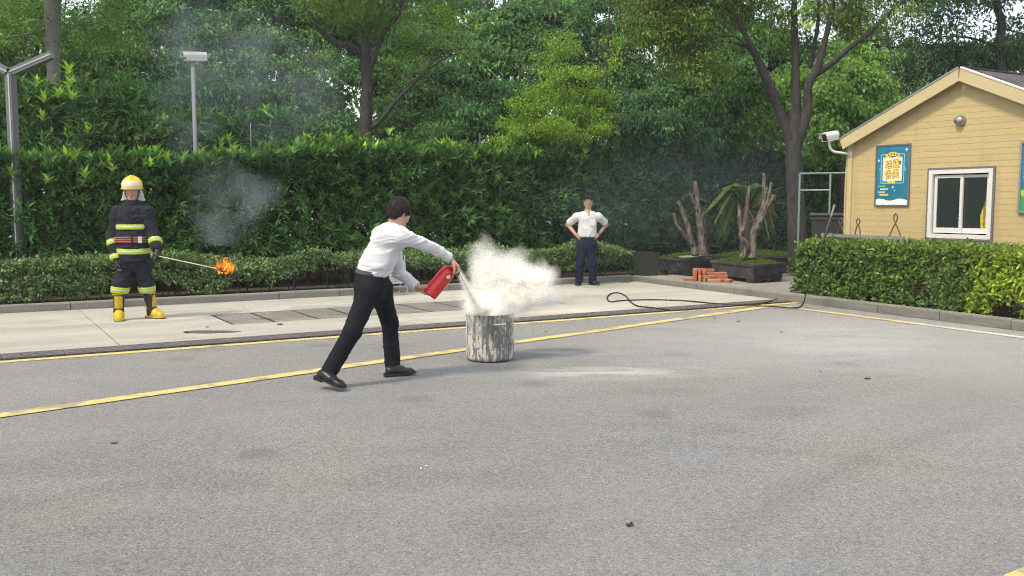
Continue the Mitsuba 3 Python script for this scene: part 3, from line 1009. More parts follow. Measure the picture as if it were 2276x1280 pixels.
# the feathery tree left of the middle
Yc = 20.5
limbs = [
    (pts(Yc, (812, 470), (812, 330), (814, 250), (816, 180), (812, 118), (816, 60), (820, 0), (820, -60)), [0.16, 0.145, 0.13, 0.125, 0.125, 0.075, 0.06, 0.04]),
    (pts(Yc, (806, 122), (780, 103, 20.3), (745, 95, 20.2), (712, 66, 20.0), (690, 35, 19.9), (664, -20, 19.8)), [0.085, 0.08, 0.07, 0.06, 0.055, 0.04]),
    (pts(Yc, (824, 150), (838, 110, 20.4), (850, 78, 20.3), (872, 48, 20.2), (889, 22, 20.1), (897, -30, 20.0)), [0.05, 0.055, 0.052, 0.05, 0.045, 0.03]),
    (pts(Yc, (824, 286), (846, 268, 20.3), (880, 225, 20.2), (915, 190, 20.1), (945, 158, 20.0), (970, 128, 19.9), (1000, 112, 19.8), (1040, 108, 19.7)), [0.05, 0.048, 0.047, 0.04, 0.032, 0.027, 0.02, 0.012]),
    (pts(Yc, (930, 172, 20.0), (960, 150, 20.1), (1000, 124, 20.2), (1050, 118, 20.2)), [0.022, 0.018, 0.014, 0.008]),
    (pts(Yc, (955, 146, 20), (968, 110, 20), (1000, 80, 19.9)), [0.018, 0.013, 0.008]),
]
rb = [blob(760, 20, 20.0, 85, 40), blob(850, 40, 20.6, 80, 50), blob(960, 60, 19.9, 70, 45), blob(1020, 70, 19.7, 60, 40), blob(880, 150, 20.5, 60, 45), blob(925, 110, 20.2, 60, 45), blob(700, 10, 20, 60, 40), blob(960, 180, 20.0, 35, 28),
      blob(860, 200, 20.8, 40, 30), blob(740, 140, 20.4, 55, 30), blob(830, -50, 20.4, 260, 50, 130), blob(975, 10, 20.2, 60, 40), blob(1040, 105, 19.8, 45, 28)]
k = tree('elm_tree', 'grey-trunked tree with fine yellow-green leaves and one long low right branch', limbs, rb, 40000, 0.056, 0.026, (0.135, 0.20, 0.036), seed=32, leaf='leaf_matte', droop=0.3, per=16, spread=0.12, var=0.2, hue=0.12, shell=0.3, sub=24, flat=0.45)
obj(k + '__twig', twigs(np.random.default_rng(4), [b[0] for b in rb], 70, 0.8, 0.009), 'm_bark', True)
tag(k + '__twig', kind='stuff')

# pale trunk at the left
limbs = [(pts(19.0, (122, 330), (121, 230), (120, 165), (117, 90), (117, 40), (118, -30), (118, -90)), [0.13, 0.13, 0.128, 0.14, 0.155, 0.155, 0.15]),
         (pts(19.0, (108, 58), (85, 70, 18.8), (50, 78, 18.6), (0, 84, 18.5), (-60, 80, 18.4)), [0.03, 0.024, 0.018, 0.014, 0.008]),
         (pts(19.0, (128, 50), (170, 56, 19.2), (230, 50, 19.4), (290, 54, 19.6)), [0.022, 0.018, 0.014, 0.008])]
rb = [blob(40, 40, 18.6, 75, 40), blob(200, 70, 19.6, 80, 40), blob(300, 100, 19.8, 60, 35), blob(-40, 60, 18.6, 90, 60), blob(200, 10, 19.8, 90, 40), blob(120, -90, 19.0, 260, 70, 150), blob(250, 110, 19.5, 55, 30)]
tree('hackberry_tree', 'pale smooth trunk behind the tall hedge above the lamp arm', limbs, rb, 22000, 0.066, 0.032, (0.11, 0.18, 0.038), bark='m_pale_bark', seed=33, leaf='leaf_matte', droop=0.2, per=16, spread=0.12, shell=0.3, wob=0.05, sub=22, flat=0.4)

# yellow-green maple with layered sprays
limbs = [(pts(19.6, (1318, 420), (1322, 320), (1338, 250), (1348, 180), (1351, 100), (1354, 40), (1356, -20)), [0.045, 0.04, 0.034, 0.03, 0.026, 0.02, 0.012]),
         (pts(19.6, (1324, 330), (1302, 280), (1285, 250), (1262, 225)), [0.025, 0.02, 0.015, 0.01]),
         (pts(19.6, (1262, 300), (1262, 220), (1260, 140), (1256, 90)), [0.028, 0.022, 0.016, 0.01]),
         (pts(19.6, (1322, 320), (1262, 300)), [0.02, 0.02])]
rb = []
rg = np.random.default_rng(9)
for (u, v, ru, rv) in ((1250, 95, 45, 16), (1235, 130, 55, 18), (1262, 165, 65, 18), (1200, 200, 60, 18), (1270, 225, 85, 22), (1180, 250, 65, 20), (1300, 255, 75, 20), (1230, 285, 110, 24), (1150, 310, 60, 20), (1310, 300, 60, 20), (1365, 130, 32, 18), (1352, 95, 36, 16), (1330, 165, 36, 18), (1375, 250, 30, 16), (1225, 320, 80, 22), (1300, 210, 30, 24)):
    rb.append(blob(u, v, 19.4 + rg.normal(0, 0.35), ru, rv))
k = tree('maple_tree', 'slender bright yellow-green tree with layered sprays behind the hedge', limbs, rb, 26000, 0.062, 0.032, (0.20, 0.275, 0.045), seed=34, droop=0.2, per=14, spread=0.09, var=0.24, hue=0.12, shell=0.3, sub=9, flat=0.35)
obj(k + '__twig', twigs(np.random.default_rng(5), [b[0] for b in rb], 50, 0.6, 0.008), 'm_bark', True)
tag(k + '__twig', kind='stuff')

# the dark tree behind the house roof
limbs = [(pts(24.0, (2226, 320), (2224, 160), (2222, 100), (2226, 50), (2214, 10), (2205, -40)), [0.16, 0.115, 0.115, 0.10, 0.085, 0.06]),
         (pts(24.0, (2224, 60), (2262, 72), (2320, 78)), [0.03, 0.02, 0.01]), (pts(24, (2222, 110), (2180, 90), (2120, 80), (2070, 85)), [0.04, 0.03, 0.02, 0.01])]
rb = [blob(2095, 20, 23.5, 80, 55), blob(2150, 75, 24.0, 60, 40), blob(2010, 75, 23.8, 40, 30), blob(2240, 30, 24, 45, 50), blob(2280, 80, 24, 50, 50), blob(2060, 110, 24.5, 80, 36), blob(2170, 120, 24.5, 80, 30), blob(2140, -60, 24, 230, 60, 150), blob(2190, 20, 23.6, 40, 40), blob(1960, 20, 24, 50, 30), blob(2010, -10, 24.5, 60, 36), blob(2060, 50, 23, 60, 40), blob(2120, -5, 23, 70, 40), blob(2270, -10, 23.5, 60, 40)]
tree('dark_tree', 'dark tree behind the house roof with sky showing between its leaves', limbs, rb, 17000, 0.13, 0.055, (0.055, 0.095, 0.042), seed=35, droop=0.6, per=12, spread=0.14, shell=0.4, sub=16)

# background trees, each its own
BG = [
    # (name, label, [blobs u v Y ru rv], n, L, W, colour, leaf)
    ('laurel_tree', 'dense tree at the far left edge with mid-green leaves', [(40, 120, 21, 110, 70), (-60, 160, 21, 120, 90), (90, 60, 22, 110, 60), (-40, 20, 22, 150, 80)], 9000, 0.10, 0.042, (0.075, 0.115, 0.030), 'leaf'),
    ('laurel_tree', 'blue-green shiny-leaved tree behind the smoke plume', [(400, 70, 23, 110, 70), (470, 150, 22.5, 110, 75), (540, 60, 23.5, 110, 80), (440, -20, 24, 160, 60), (600, 150, 22.6, 90, 80), (380, 170, 22.2, 70, 60)], 15000, 0.105, 0.042, (0.058, 0.100, 0.040), 'leaf_gloss'),
    ('laurel_tree', 'shiny-leaved tree left of the feathery tree trunk', [(660, 90, 23.5, 90, 80), (700, 180, 23, 90, 70), (640, 220, 22.5, 90, 70), (720, 40, 24, 80, 70), (640, -30, 24.5, 140, 60)], 12000, 0.11, 0.045, (0.055, 0.098, 0.036), 'leaf_gloss'),
    ('laurel_tree', 'drooping shiny-leaved tree right of the feathery tree trunk', [(930, 250, 22.5, 90, 50), (1010, 215, 23, 90, 70), (890, 180, 23.5, 90, 60), (960, 270, 22, 60, 36), (1080, 180, 23.5, 90, 70)], 11000, 0.125, 0.05, (0.060, 0.100, 0.038), 'leaf_gloss'),
    ('laurel_tree', 'tall green tree with sky gaps above it left of the slender tree', [(1100, 110, 25, 90, 50), (1180, 60, 25, 90, 70), (1010, 40, 26, 80, 70), (1240, 20, 25, 80, 60), (1200, 130, 24.5, 80, 60)], 10000, 0.12, 0.05, (0.062, 0.102, 0.038), 'leaf'),
    ('laurel_tree', 'dark tree directly behind the slender yellow-green tree', [(1320, 60, 23, 70, 60), (1400, 130, 22.5, 70, 90), (1380, 220, 22, 80, 60), (1280, 150, 23.5, 90, 70), (1150, 250, 22.5, 100, 60), (1420, 30, 23, 60, 60)], 13000, 0.105, 0.04, (0.045, 0.080, 0.030), 'leaf_gloss'),
    ('laurel_tree', 'bushy green tree behind the dark many-stemmed tree, left of its trunk', [(1480, 230, 21.5, 80, 60), (1560, 250, 21, 80, 50), (1640, 200, 21, 80, 60), (1600, 140, 22, 80, 60), (1540, 180, 22, 90, 50)], 12000, 0.10, 0.045, (0.058, 0.100, 0.034), 'leaf'),
    ('laurel_tree', 'light green bushy tree between the dark trunk and the house roof', [(1880, 180, 21.5, 70, 60), (1940, 210, 21.5, 60, 45), (1860, 250, 21, 70, 60), (1910, 130, 22, 60, 40), (1700, 240, 21.5, 70, 60), (1800, 220, 22, 60, 70), (1840, 320, 20.5, 60, 40), (1660, 290, 21, 70, 40)], 15000, 0.10, 0.048, (0.088, 0.135, 0.032), 'leaf'),
    ('laurel_tree', 'grey-green tree above the left slope of the house roof', [(2030, 160, 24, 70, 45), (2090, 150, 24.5, 70, 40), (1980, 120, 25, 70, 40), (2160, 140, 25.5, 120, 36), (2260, 130, 26, 90, 40), (2020, 220, 23.5, 50, 40)], 10000, 0.10, 0.04, (0.050, 0.082, 0.038), 'leaf_gloss'),
    ('laurel_tree', 'broad tree filling the gap at the upper left', [(270, 150, 22, 100, 60), (200, 120, 23, 100, 70), (330, 40, 24, 110, 60), (150, 180, 22, 110, 50)], 11000, 0.10, 0.042, (0.060, 0.098, 0.032), 'leaf'),
    ('laurel_tree', 'large dim tree standing far behind the smoke', [(480, 250, 21.5, 150, 60), (620, 280, 21.5, 110, 45), (360, 260, 21, 110, 60)], 11000, 0.105, 0.042, (0.045, 0.085, 0.036), 'leaf_gloss'),
    ('laurel_tree', 'blue-green tree low behind the hedge left of the dark trunk', [(1450, 290, 20.6, 90, 40), (1540, 300, 20.4, 70, 36), (1420, 250, 21, 60, 40)], 7000, 0.10, 0.035, (0.048, 0.085, 0.040), 'leaf'),
    ('laurel_tree', 'far tree whose crown leaves sky gaps near the top edge', [(1160, -30, 28, 120, 40), (1360, -20, 28, 120, 50), (1480, -20, 27, 100, 50), (960, -30, 28, 120, 60)], 6000, 0.13, 0.05, (0.060, 0.095, 0.040), 'leaf'),
    ('laurel_tree', 'small-leaved tree behind the hedge between feathery and slender trees', [(1040, 270, 21, 80, 36), (1100, 230, 21.5, 60, 40), (990, 300, 20.5, 60, 24)], 8000, 0.085, 0.032, (0.050, 0.090, 0.032), 'leaf'),
]
BG += [('laurel_tree', 'dense tree filling the view right behind the feathery tree trunk', [(760, 280, 21.5, 70, 40), (860, 280, 21.8, 70, 36), (700, 250, 22.5, 80, 50), (900, 90, 25, 100, 60), (830, 130, 25, 80, 60), (780, 60, 26, 90, 60)], 13000, 0.11, 0.045, (0.055, 0.095, 0.036), 'leaf'),
       ('laurel_tree', 'tree standing behind the fork of the dark many-stemmed trunk', [(1720, 115, 24, 80, 36), (1640, 85, 24, 70, 40), (1790, 150, 24, 80, 50), (1560, 40, 25, 90, 50), (1880, 110, 25, 80, 40)], 9000, 0.11, 0.045, (0.058, 0.10, 0.036), 'leaf')]
for i, (nm, lab, bl, n, Lf, Wf, c, lf) in enumerate(BG):
    b = [blob(*q[:5]) for q in bl]
    c0 = b[0][0]
    foot = A3(c0[0], c0[1] + 0.3, 0.05)
    limbs = [([foot, foot + A3(0.1, 0, 1.5), c0 * [1, 1, 0.6] + A3(0, 0.3, 0), c0 + A3(0, 0.3, 0.6)], [0.14, 0.12, 0.09, 0.04])]
    for q in b[1:4]:
        limbs.append(([c0 * [1, 1, 0.5] + A3(0, 0.3, 0), (c0 + q[0]) / 2 + A3(0, 0.3, -0.3), q[0]], [0.07, 0.05, 0.02]))
    tree(nm, lab, limbs, b, int(n * 1.9), Lf * 1.25, Wf * 1.4, np.array(c) * [1.9, 1.9, 2.15], seed=60 + i, leaf=lf, droop=0.65, per=12, spread=0.10, var=0.26, hue=0.12, shell=0.5, sub=26, cvar=0.32, young=((0.16, 0.25, 0.06), 0.10))

# bare thin trunks against the sky near the top
for i, (u, lab, r) in enumerate(((1121, 'thin bare dark trunk against the sky left of the slender tree', 0.055), (1086, 'thin pale trunk leaning left against the sky', 0.05), (1140, 'thinner of two bare trunks against the sky', 0.035))):
    k = thing('bare_tree', lab, 'tree')
    obj(k + '__trunk', tube(pts(26, (u + 2, 300), (u, 120), (u, 60), (u - 4 * i, 0), (u - 10 * i, -60)), [r * 1.2, r, r, r * 0.9, r * 0.7], 8, 5, 0.08, i), 'm_bark' if i != 1 else 'm_pale_bark', True)
    obj(k + '__branch', tube(pts(26, (u, 20), (u + 14, -10), (u + 30, -50)), [r * 0.5, r * 0.4, r * 0.2], 6, 4), 'm_bark', True)

# shrubs behind the tall hedge on the left: long leaves, bright new shoots
rng = np.random.default_rng(71)
for i, (bl, n, lab) in enumerate(((((60, 290, 16.8, 80, 110), (140, 240, 17.0, 70, 60), (-30, 260, 16.6, 80, 120), (110, 360, 16.4, 80, 60)), 4200, 'tall long-leaved shrub beside the lamp post with bright new shoots'),
                                  (((290, 260, 17.4, 90, 60), (360, 320, 17.2, 80, 50), (240, 330, 16.9, 70, 50), (200, 290, 17.0, 60, 60)), 4200, 'dark long-leaved shrub left of the camera post'),
                                  (((480, 310, 18.0, 80, 36), (580, 300, 18.2, 70, 40), (660, 310, 18.6, 60, 30)), 3200, 'dark shrub behind the hedge right of the camera post'))):
    k = thing('shrub', lab, 'shrub')
    b = [blob(*q) for q in bl]
    leaf_obj(k + '__crown', [crown(rng, b, int(n * 1.8), 0.21, 0.055, (0.058, 0.112, 0.034), per=8, spread=0.10, droop=-0.1, shell=0.4, fine=True, var=0.28, sub=14, flat=0.8)], 'leaf_gloss')
    st = [tube([A3(q[0][0], q[0][1], 0.05), q[0] * [1, 1, 0.5], q[0]], [0.03, 0.02, 0.008], 6, 4) for q in b]
    obj(k + '__stem', cat(st), 'm_bark', True)
    tag(k + '__stem', kind='stuff')
    for (u, v, Yd) in (((80, 190, 16.4), (152, 158, 16.6), (98, 222, 16.3), (130, 212, 16.4), (160, 216, 16.4), (155, 190, 16.5)), ((365, 275, 17.0),), ((592, 250, 18.0),))[i]:
        v_, f_, c_ = rosette(rng, at(u, v, Yd), 10, 0.25, 0.06, (0.27, 0.38, 0.05))
        obj(k + '__shoot', (v_, f_), 'leaf', False, color=c_)

# the wood beyond, one far mass of foliage
rng = np.random.default_rng(91)
bl = []
for i in range(70):
    s_ = -24 + i * 0.72 + rng.normal(0, 0.2)
    yy = 31 + 0.15 * s_ + rng.normal(0, 1.2)
    hh = 7.4 + 1.2 * math.sin(i * 0.9) + rng.normal(0, 0.5)
    if -0.9 < s_ < 0.6 or s_ > 8.5:
        hh = min(hh, 5.6 if s_ < 1 else 6.1)
    bl.append((A3(s_ * 1.12, yy, hh * 0.45), (1.7, 1.5, hh * 0.55)))
leaf_obj('distant_wood', [crown(rng, bl, 88000, 0.24, 0.12, (0.095, 0.165, 0.062), per=12, spread=0.2, shell=0.5, var=0.3, sub=22)], 'leaf')
tag('distant_wood', 'far dense wood closing the view behind the single trees', 'wood', kind='stuff')

# added pale wall standing in for sunlit gaps seen under the hedge
tag(obj('boundary_wall', cat([box(at(1420, 560, 23.5) * [1, 1, 0] + A3(0, 0, 0.5), (8.0, 0.2, 1.0), 0.25)]), 'm_sunlit_gap'), 'added pale low wall standing in for sunlit gaps under the tall hedge', 'wall')

# ================================================================ THE HOUSE
HU, HN = unit(A3(0.518, -0.855, 0)), unit(A3(-0.855, -0.518, 0))     # along the gable wall to the right; out of the wall
HA = A3(5.52, 15.56, 0)                                               # the wall's left foot
HF = frame(HA, HU, UP, HN)                                            # local x along, y up, z out
HW_, RX, EAVE, RIDGE = 4.05, 2.02, 2.50, 3.38                           # wall width, ridge position, wall height at the eaves and the ridge
hs = thing('house', 'small yellow clapboard gatehouse with low gable roof at the right edge', 'house')
gable = sg.Polygon([(0, 0.1), (HW_, 0.1), (HW_, EAVE), (RX, RIDGE), (0, EAVE)])
WIN = (1.505, 1.005, 2.515, 2.02)
hole = sg.box(*WIN)
core = gable.difference(hole.buffer(-0.005))
wl = obj('house__wall', put(extrude(core, 0.10), HF @ frame([0, 0, -0.125], [1, 0, 0], [0, 1, 0], [0, 0, 1])), 'm_board')
z, i = 0.10, 0
while z < RIDGE:
    strip = gable.intersection(sg.box(-1, z, 9, z + 0.0873)).difference(hole)
    for gp in getattr(strip, 'geoms', [strip]):
        if gp.geom_type != 'Polygon' or gp.area < 1e-3:
            continue
        m = extrude(gp, 0.02)
        v = m.vertices.copy()
        v[:, 2] += np.where(v[:, 2] > 0.01, -0.0045 * (v[:, 1] - z) / 0.0855, 0)   # lapped: the lower edge stands proud
        m.vertices = v
        obj('house__wall__board', put(m, HF @ frame([0, 0, -0.024], [1, 0, 0], [0, 1, 0], [0, 0, 1])), 'm_board')
    z += 0.088
DEEP = 5.0
back = put(extrude(sg.Polygon([(0.02, 0.1), (HW_ - 0.02, 0.1), (HW_ - 0.02, EAVE - 0.02), (RX, RIDGE - 0.02), (0.02, EAVE - 0.02)]), 0.1), HF @ frame([0, 0, -DEEP], [1, 0, 0], [0, 1, 0], [0, 0, 1]))
left = put(extrude(sg.box(0, 0.1, DEEP - 0.13, EAVE), 0.1), HF @ frame([0.1, 0, -0.13], [0, 0, -1], [0, 1, 0], [1, 0, 0]) @ frame([0, 0, -0.1], [1, 0, 0], [0, 1, 0], [0, 0, 1]))
right = put(left, HF @ frame([HW_ - 0.1, 0, 0], [1, 0, 0], [0, 1, 0], [0, 0, 1]) @ np.linalg.inv(HF))
for m in (back, left, right):
    obj('house__wall', m, 'm_board')
obj('house__floor', put(box([HW_ / 2, 0.06, -DEEP / 2], (HW_, 0.12, DEEP)), HF), 'm_concrete')
cb = obj('house__corner_post', put(cat([box([0.045, (EAVE + 0.1) / 2, 0.006], (0.09, EAVE - 0.12, 0.03))]), HF), 'm_trim')
# roof: two slopes, fascia, soffit, shingle courses
OV, PIT = 0.13, (RIDGE - EAVE) / RX
TH = math.atan(PIT)
rf = None
for side in (-1, 1):
    run = (RX + 0.04 if side < 0 else HW_ - RX + 0.16)
    Lr = run / math.cos(TH)
    R = frame([RX, RIDGE + 0.035, 0], [side * math.cos(TH), -math.sin(TH), 0], [side * math.sin(TH) * 1.0, math.cos(TH), 0], [0, 0, side * 1.0])
    R[:3, 2] = np.cross(R[:3, 0], R[:3, 1])
    sgn = R[2, 2]
    zc = (OV - (DEEP - OV)) / 2 - 0.13
    obj('house__roof', put(box([Lr / 2, 0.02, sgn * (-DEEP / 2 + 0.0)], (Lr, 0.04, DEEP + 2 * OV)), HF @ R), 'm_soffit')
    # fascia board at the gable, butting at the ridge
    fa = sg.Polygon([(0, 0.045), (Lr, 0.045), (Lr, -0.125), (0.125 * PIT, -0.125)])
    fm = extrude(fa, 0.03)
    obj('house__fascia', put(fm, HF @ R @ frame([0, 0, sgn * OV - (0.03 if sgn < 0 else 0)], [1, 0, 0], [0, 1, 0], [0, 0, 1])), 'm_trim')
    obj('house__drip_edge', put(box([Lr / 2, 0.058, sgn * (OV + 0.012)], (Lr, 0.022, 0.06)), HF @ R), 'm_white' if side > 0 else 'm_steel')
    ncs = int(Lr / 0.15)
    for c in range(ncs):
        nt = 9 if side > 0 else 4
        wid = (DEEP + 2 * OV) / (nt * 2)
        for kk in range(nt * 2):
            z0 = OV - 0.02 - kk * wid - (c % 2) * wid / 2
            if c % 2 == 0 or kk < nt * 2 - 1:
                m = box([c * 0.15 + 0.10, 0.051 + 0.004 * ((kk * 7 + c * 3) % 3) / 3, sgn * (z0 - wid / 2)], (0.205, 0.012, wid - 0.008))
                m.apply_transform(trimesh.transformations.rotation_matrix(-0.05, [0, 0, 1], [c * 0.15 + 0.1, 0.05, 0]))
                if kk < nt + (nt if side > 0 else 0):
                    obj('house__roof__shingle', put(m, HF @ R), 'm_shingle')
obj('house__ridge_cap', put(bar([RX, RIDGE + 0.088, OV], [RX, RIDGE + 0.088, -DEEP - OV], 0.16, 0.02), HF), 'm_shingle')
# window: sliding, grey outer frame, white sashes
w0, h0, w1, h1 = WIN
wk = 'house__window'


def ring(a, b, c, d, t):
    return sg.box(a, b, c, d).difference(sg.box(a + t, b + t, c - t, d - t))


def wput(poly, z0, th):
    return put(extrude(poly, th), HF @ frame([0, 0, z0], [1, 0, 0], [0, 1, 0], [0, 0, 1]))


USED.add(wk)
obj(wk + '__frame', wput(ring(w0 - 0.028, h0 - 0.028, w1 + 0.030, h1 + 0.028, 0.058), -0.03, 0.05), 'm_greyframe')
obj(wk + '__casing', wput(ring(w0 + 0.0, h0 + 0.0, w1 - 0.0, h1 - 0.004, 0.060), -0.06, 0.084), 'm_white')
mid = (w0 + w1) / 2
for a, b, zz in ((w0 + 0.077, mid + 0.03, -0.045), (mid - 0.02, w1 - 0.077, -0.075)):
    sash = sg.box(a, h0 + 0.077, b, h1 - 0.082).difference(sg.box(a + 0.042, h0 + 0.155, b - 0.045, h1 - 0.125))
    obj(wk + '__sash', wput(sash, zz, 0.028), 'm_white')
    obj(wk + '__pane', wput(sg.box(a + 0.035, h0 + 0.15, b - 0.04, h1 - 0.12), zz + 0.01, 0.004), 'm_darkglass')
cu = sg.Polygon([(w1 - 0.20, h0 + 0.156), (w1 - 0.215, h0 + 0.34), (w1 - 0.17, h0 + 0.47), (w1 - 0.125, h0 + 0.62), (w1 - 0.1205, h0 + 0.156)])
tag(obj(wk + '__sticker', wput(cu, -0.064, 0.003), 'm_helmet'), 'yellow cut-out showing in the right window pane')
obj(wk + '__sill', wput(sg.box(w0 - 0.02, h0 - 0.055, w1 + 0.02, h0 - 0.036), -0.02, 0.045), 'm_greyframe')
# round steel vent hood
vb = put(lathe([(0.0, 0.10), (0.04, 0.096), (0.065, 0.075), (0.078, 0.04), (0.08, 0.0)], 28), frame([2.06 - 0.08, 2.72, 0], [1, 0, 0], [0, 1, 0], [0, 0, 1]))
obj('house__vent', put(vb, HF), 'm_steel', 40)
obj('house__vent__opening', put(lathe([(0.0, 0.0), (0.04, 0.0), (0.04, 0.004), (0, 0.004)], 20), HF @ frame([1.967, 2.69, 0.074], [1, 0, 0], [0, 0.6, 0.8], unit(A3(-0.2, -0.85, 0.5)))), 'm_black')
# downpipe at the left corner
obj('house__downpipe', put(tube([(-0.035, EAVE - 0.16, -0.05), (-0.05, EAVE - 0.35, -0.03), (-0.055, 1.6, -0.02), (-0.045, 0.9, -0.02), (-0.045, 0.15, -0.02)], 0.018, 8, 5), HF), 'm_trim', True)

# ---------------------------------------------------------------- lettering made of strokes
HAN = {
    'la': [[(.05, .65), (.35, .65)], [(.2, .9), (.2, .2)], [(.02, .15), (.38, .3)], [(.68, .95), (.72, .82)], [(.48, .75), (.95, .75)], [(.58, .62), (.64, .3)], [(.85, .65), (.75, .3)], [(.42, .15), (1, .15)]],
    'ji': [[(.05, .65), (.35, .65)], [(.2, .9), (.2, .2)], [(.02, .15), (.38, .3)], [(.45, .85), (.8, .85), (.72, .58), (.9, .55), (.55, .05)], [(.58, .85), (.55, .5), (.4, .08)], [(.55, .55), (.75, .25), (1, .05)]],
    'fen': [[(.42, .95), (.05, .5)], [(.58, .95), (.95, .5)], [(.25, .5), (.75, .5), (.7, .08), (.58, .12)], [(.45, .5), (.38, .25), (.15, .05)]],
    'lei': [[(.25, .95), (.35, .82)], [(.75, .95), (.63, .82)], [(.1, .75), (.9, .75)], [(.5, .98), (.5, .5)], [(.48, .72), (.12, .52)], [(.52, .72), (.88, .52)], [(.08, .36), (.92, .36)], [(.5, .5), (.48, .3), (.1, .02)], [(.52, .33), (.92, .02)]],
    'qing': [[(.12, .92), (.2, .8)], [(.03, .62), (.2, .62), (.2, .15), (.32, .28)], [(.42, .86), (.95, .86)], [(.45, .73), (.92, .73)], [(.38, .6), (1, .6)], [(.68, .97), (.68, .6)], [(.48, .48), (.48, .03)], [(.48, .48), (.88, .48), (.88, .03), (.78, .06)], [(.48, .34), (.88, .34)], [(.48, .2), (.88, .2)]],
    'wu': [[(.3, .97), (.2, .72), (.05, .5)], [(.27, .78), (.92, .78), (.85, .1), (.7, .04), (.6, .1)], [(.5, .75), (.38, .45), (.1, .18)], [(.7, .75), (.58, .35), (.3, .03)]],
    'po': [[(.1, .9), (.22, .8)], [(.03, .62), (.16, .54)], [(.05, .05), (.25, .38)], [(.65, .98), (.55, .8)], [(.4, .78), (.4, .05)], [(.4, .78), (.92, .78), (.92, .05)], [(.4, .43), (.92, .43)], [(.4, .08), (.92, .08)]],
    'che': [[(.15, .85), (.85, .85)], [(.42, .98), (.2, .5)], [(.2, .5), (.85, .5)], [(.05, .28), (.95, .28)], [(.55, .68), (.55, 0)]],
}


def glyph(name, x, y, w, h, t):
    return union_all([sg.LineString([(x + a * w, y + b * h) for a, b in s]).buffer(t, cap_style=2) for s in HAN[name]])


# ---------------------------------------------------------------- posters on the gable wall
plain('m_posterblue', proc(lambda p, n, uv: mix(mi.Color3f(0.012, 0.115, 0.21), mi.Color3f(0.025, 0.235, 0.34), fbm(p.x * 4, p.y * 4, p.z * 4, 3))), 0.35)
plain('m_postercream', (0.72, 0.66, 0.46), 0.4)
plain('m_posterpaper', (0.74, 0.77, 0.72), 0.4)
plain('m_posteryellow', (0.75, 0.52, 0.08), 0.4)
plain('m_posterbrown', (0.20, 0.09, 0.04), 0.5)
plain('m_posterteal', (0.22, 0.50, 0.50), 0.4)
plain('m_postergreen', (0.05, 0.27, 0.10), 0.4)
plain('m_posterlime', (0.40, 0.50, 0.07), 0.4)
PX, PZ, PW, PH = 0.545, 1.475, 0.625, 0.965
pk = thing('poster', 'blue waste-sorting poster in a grey frame left of the window', 'poster')


def pp(name, poly, z0, th, mat, key=None):
    return obj(f'{key or pk}__{name}', put(extrude(poly, th), HF @ frame([PX, PZ, z0], [1, 0, 0], [0, 1, 0], [0, 0, 1])), mat)


pp('frame', ring(0, 0, PW, PH, 0.022), 0.002, 0.022, 'm_greyframe')
pp('sheet', sg.box(0.023, 0.023, PW - 0.023, PH - 0.023), 0.004, 0.006, 'm_posterblue')
snow = sg.Polygon([(0.025, 0.025), (PW - 0.025, 0.025), (PW - 0.025, 0.11)] + [(x, 0.105 + 0.016 * math.sin(x * 17)) for x in np.linspace(PW - 0.03, 0.025, 24)])
pp('snow', snow, 0.0105, 0.001, 'm_posterpaper')
jar = sg.box(0.125, 0.385, 0.495, 0.79).buffer(0.03)
pp('badge', jar.difference(sg.box(0.125, 0.385, 0.495, 0.79).buffer(0.014)).union(ring(0.068, 0.555, 0.10, 0.60, 0.008)).union(ring(0.52, 0.555, 0.552, 0.60, 0.008)), 0.0105, 0.001, 'm_posterteal')
pp('badge', sg.box(0.135, 0.395, 0.485, 0.765), 0.0112, 0.001, 'm_postercream')
arc = sg.Polygon([(0.18 + 0.26 * t, 0.80 + 0.05 * math.sin(math.pi * t)) for t in np.linspace(0, 1, 16)] + [(0.19 + 0.24 * t, 0.745 + 0.04 * math.sin(math.pi * t)) for t in np.linspace(1, 0, 16)])
pp('banner', arc, 0.0124, 0.001, 'm_posteryellow')
pp('banner_text', union_all([sg.box(0.222 + i * 0.05, 0.785 + 0.014 * (i in (1, 2)), 0.248 + i * 0.05, 0.813 + 0.014 * (i in (1, 2))) for i in range(4)]), 0.0136, 0.001, 'm_posterbrown')
heads = [('la', 0.185, 0.585), ('ji', 0.315, 0.60), ('fen', 0.185, 0.43), ('lei', 0.315, 0.445)]
big = [glyph(nm, x, y, 0.115, 0.135, 0.0105) for nm, x, y in heads]
pp('heading', union_all([b.buffer(0.0065) for b in big]), 0.0124, 0.001, 'm_posterbrown')
for b in big:
    pp('heading', b, 0.0136, 0.001, 'm_posteryellow')
pp('ribbon', sg.box(0.225, 0.355, 0.37, 0.395), 0.0124, 0.001, 'm_posteryellow')
pp('badge', sg.box(0.425, 0.65, 0.465, 0.705), 0.0124, 0.001, 'm_posterblue')
for i, (x, w, mt) in enumerate(((0.062, 0.14, 'm_posterlime'), (0.10, 0.15, 'm_posterpaper'), (0.062, 0.135, 'm_posterpaper'), (0.085, 0.165, 'm_posteryellow'))):
    y = 0.305 - i * 0.046
    pp('text_line', union_all([sg.box(x + j * w / 4, y, x + j * w / 4 + w / 4 - 0.012, y + (0.022 if i < 3 else 0.03)) for j in range(4)]) if i < 3 else sg.box(x, y, x + w, y + 0.03), 0.0112, 0.001, mt)
star = lambda x, y, r: sg.Polygon([(x + (r if k % 2 == 0 else r * 0.35) * math.cos(k * math.pi / 4), y + (r if k % 2 == 0 else r * 0.35) * math.sin(k * math.pi / 4)) for k in range(8)])
for x, y, r in ((0.555, 0.875, 0.035), (0.055, 0.72, 0.028), (0.33, 0.30, 0.026), (0.36, 0.25, 0.018)):
    pp('star', star(x, y, r), 0.0112, 0.001, 'm_posterpaper')
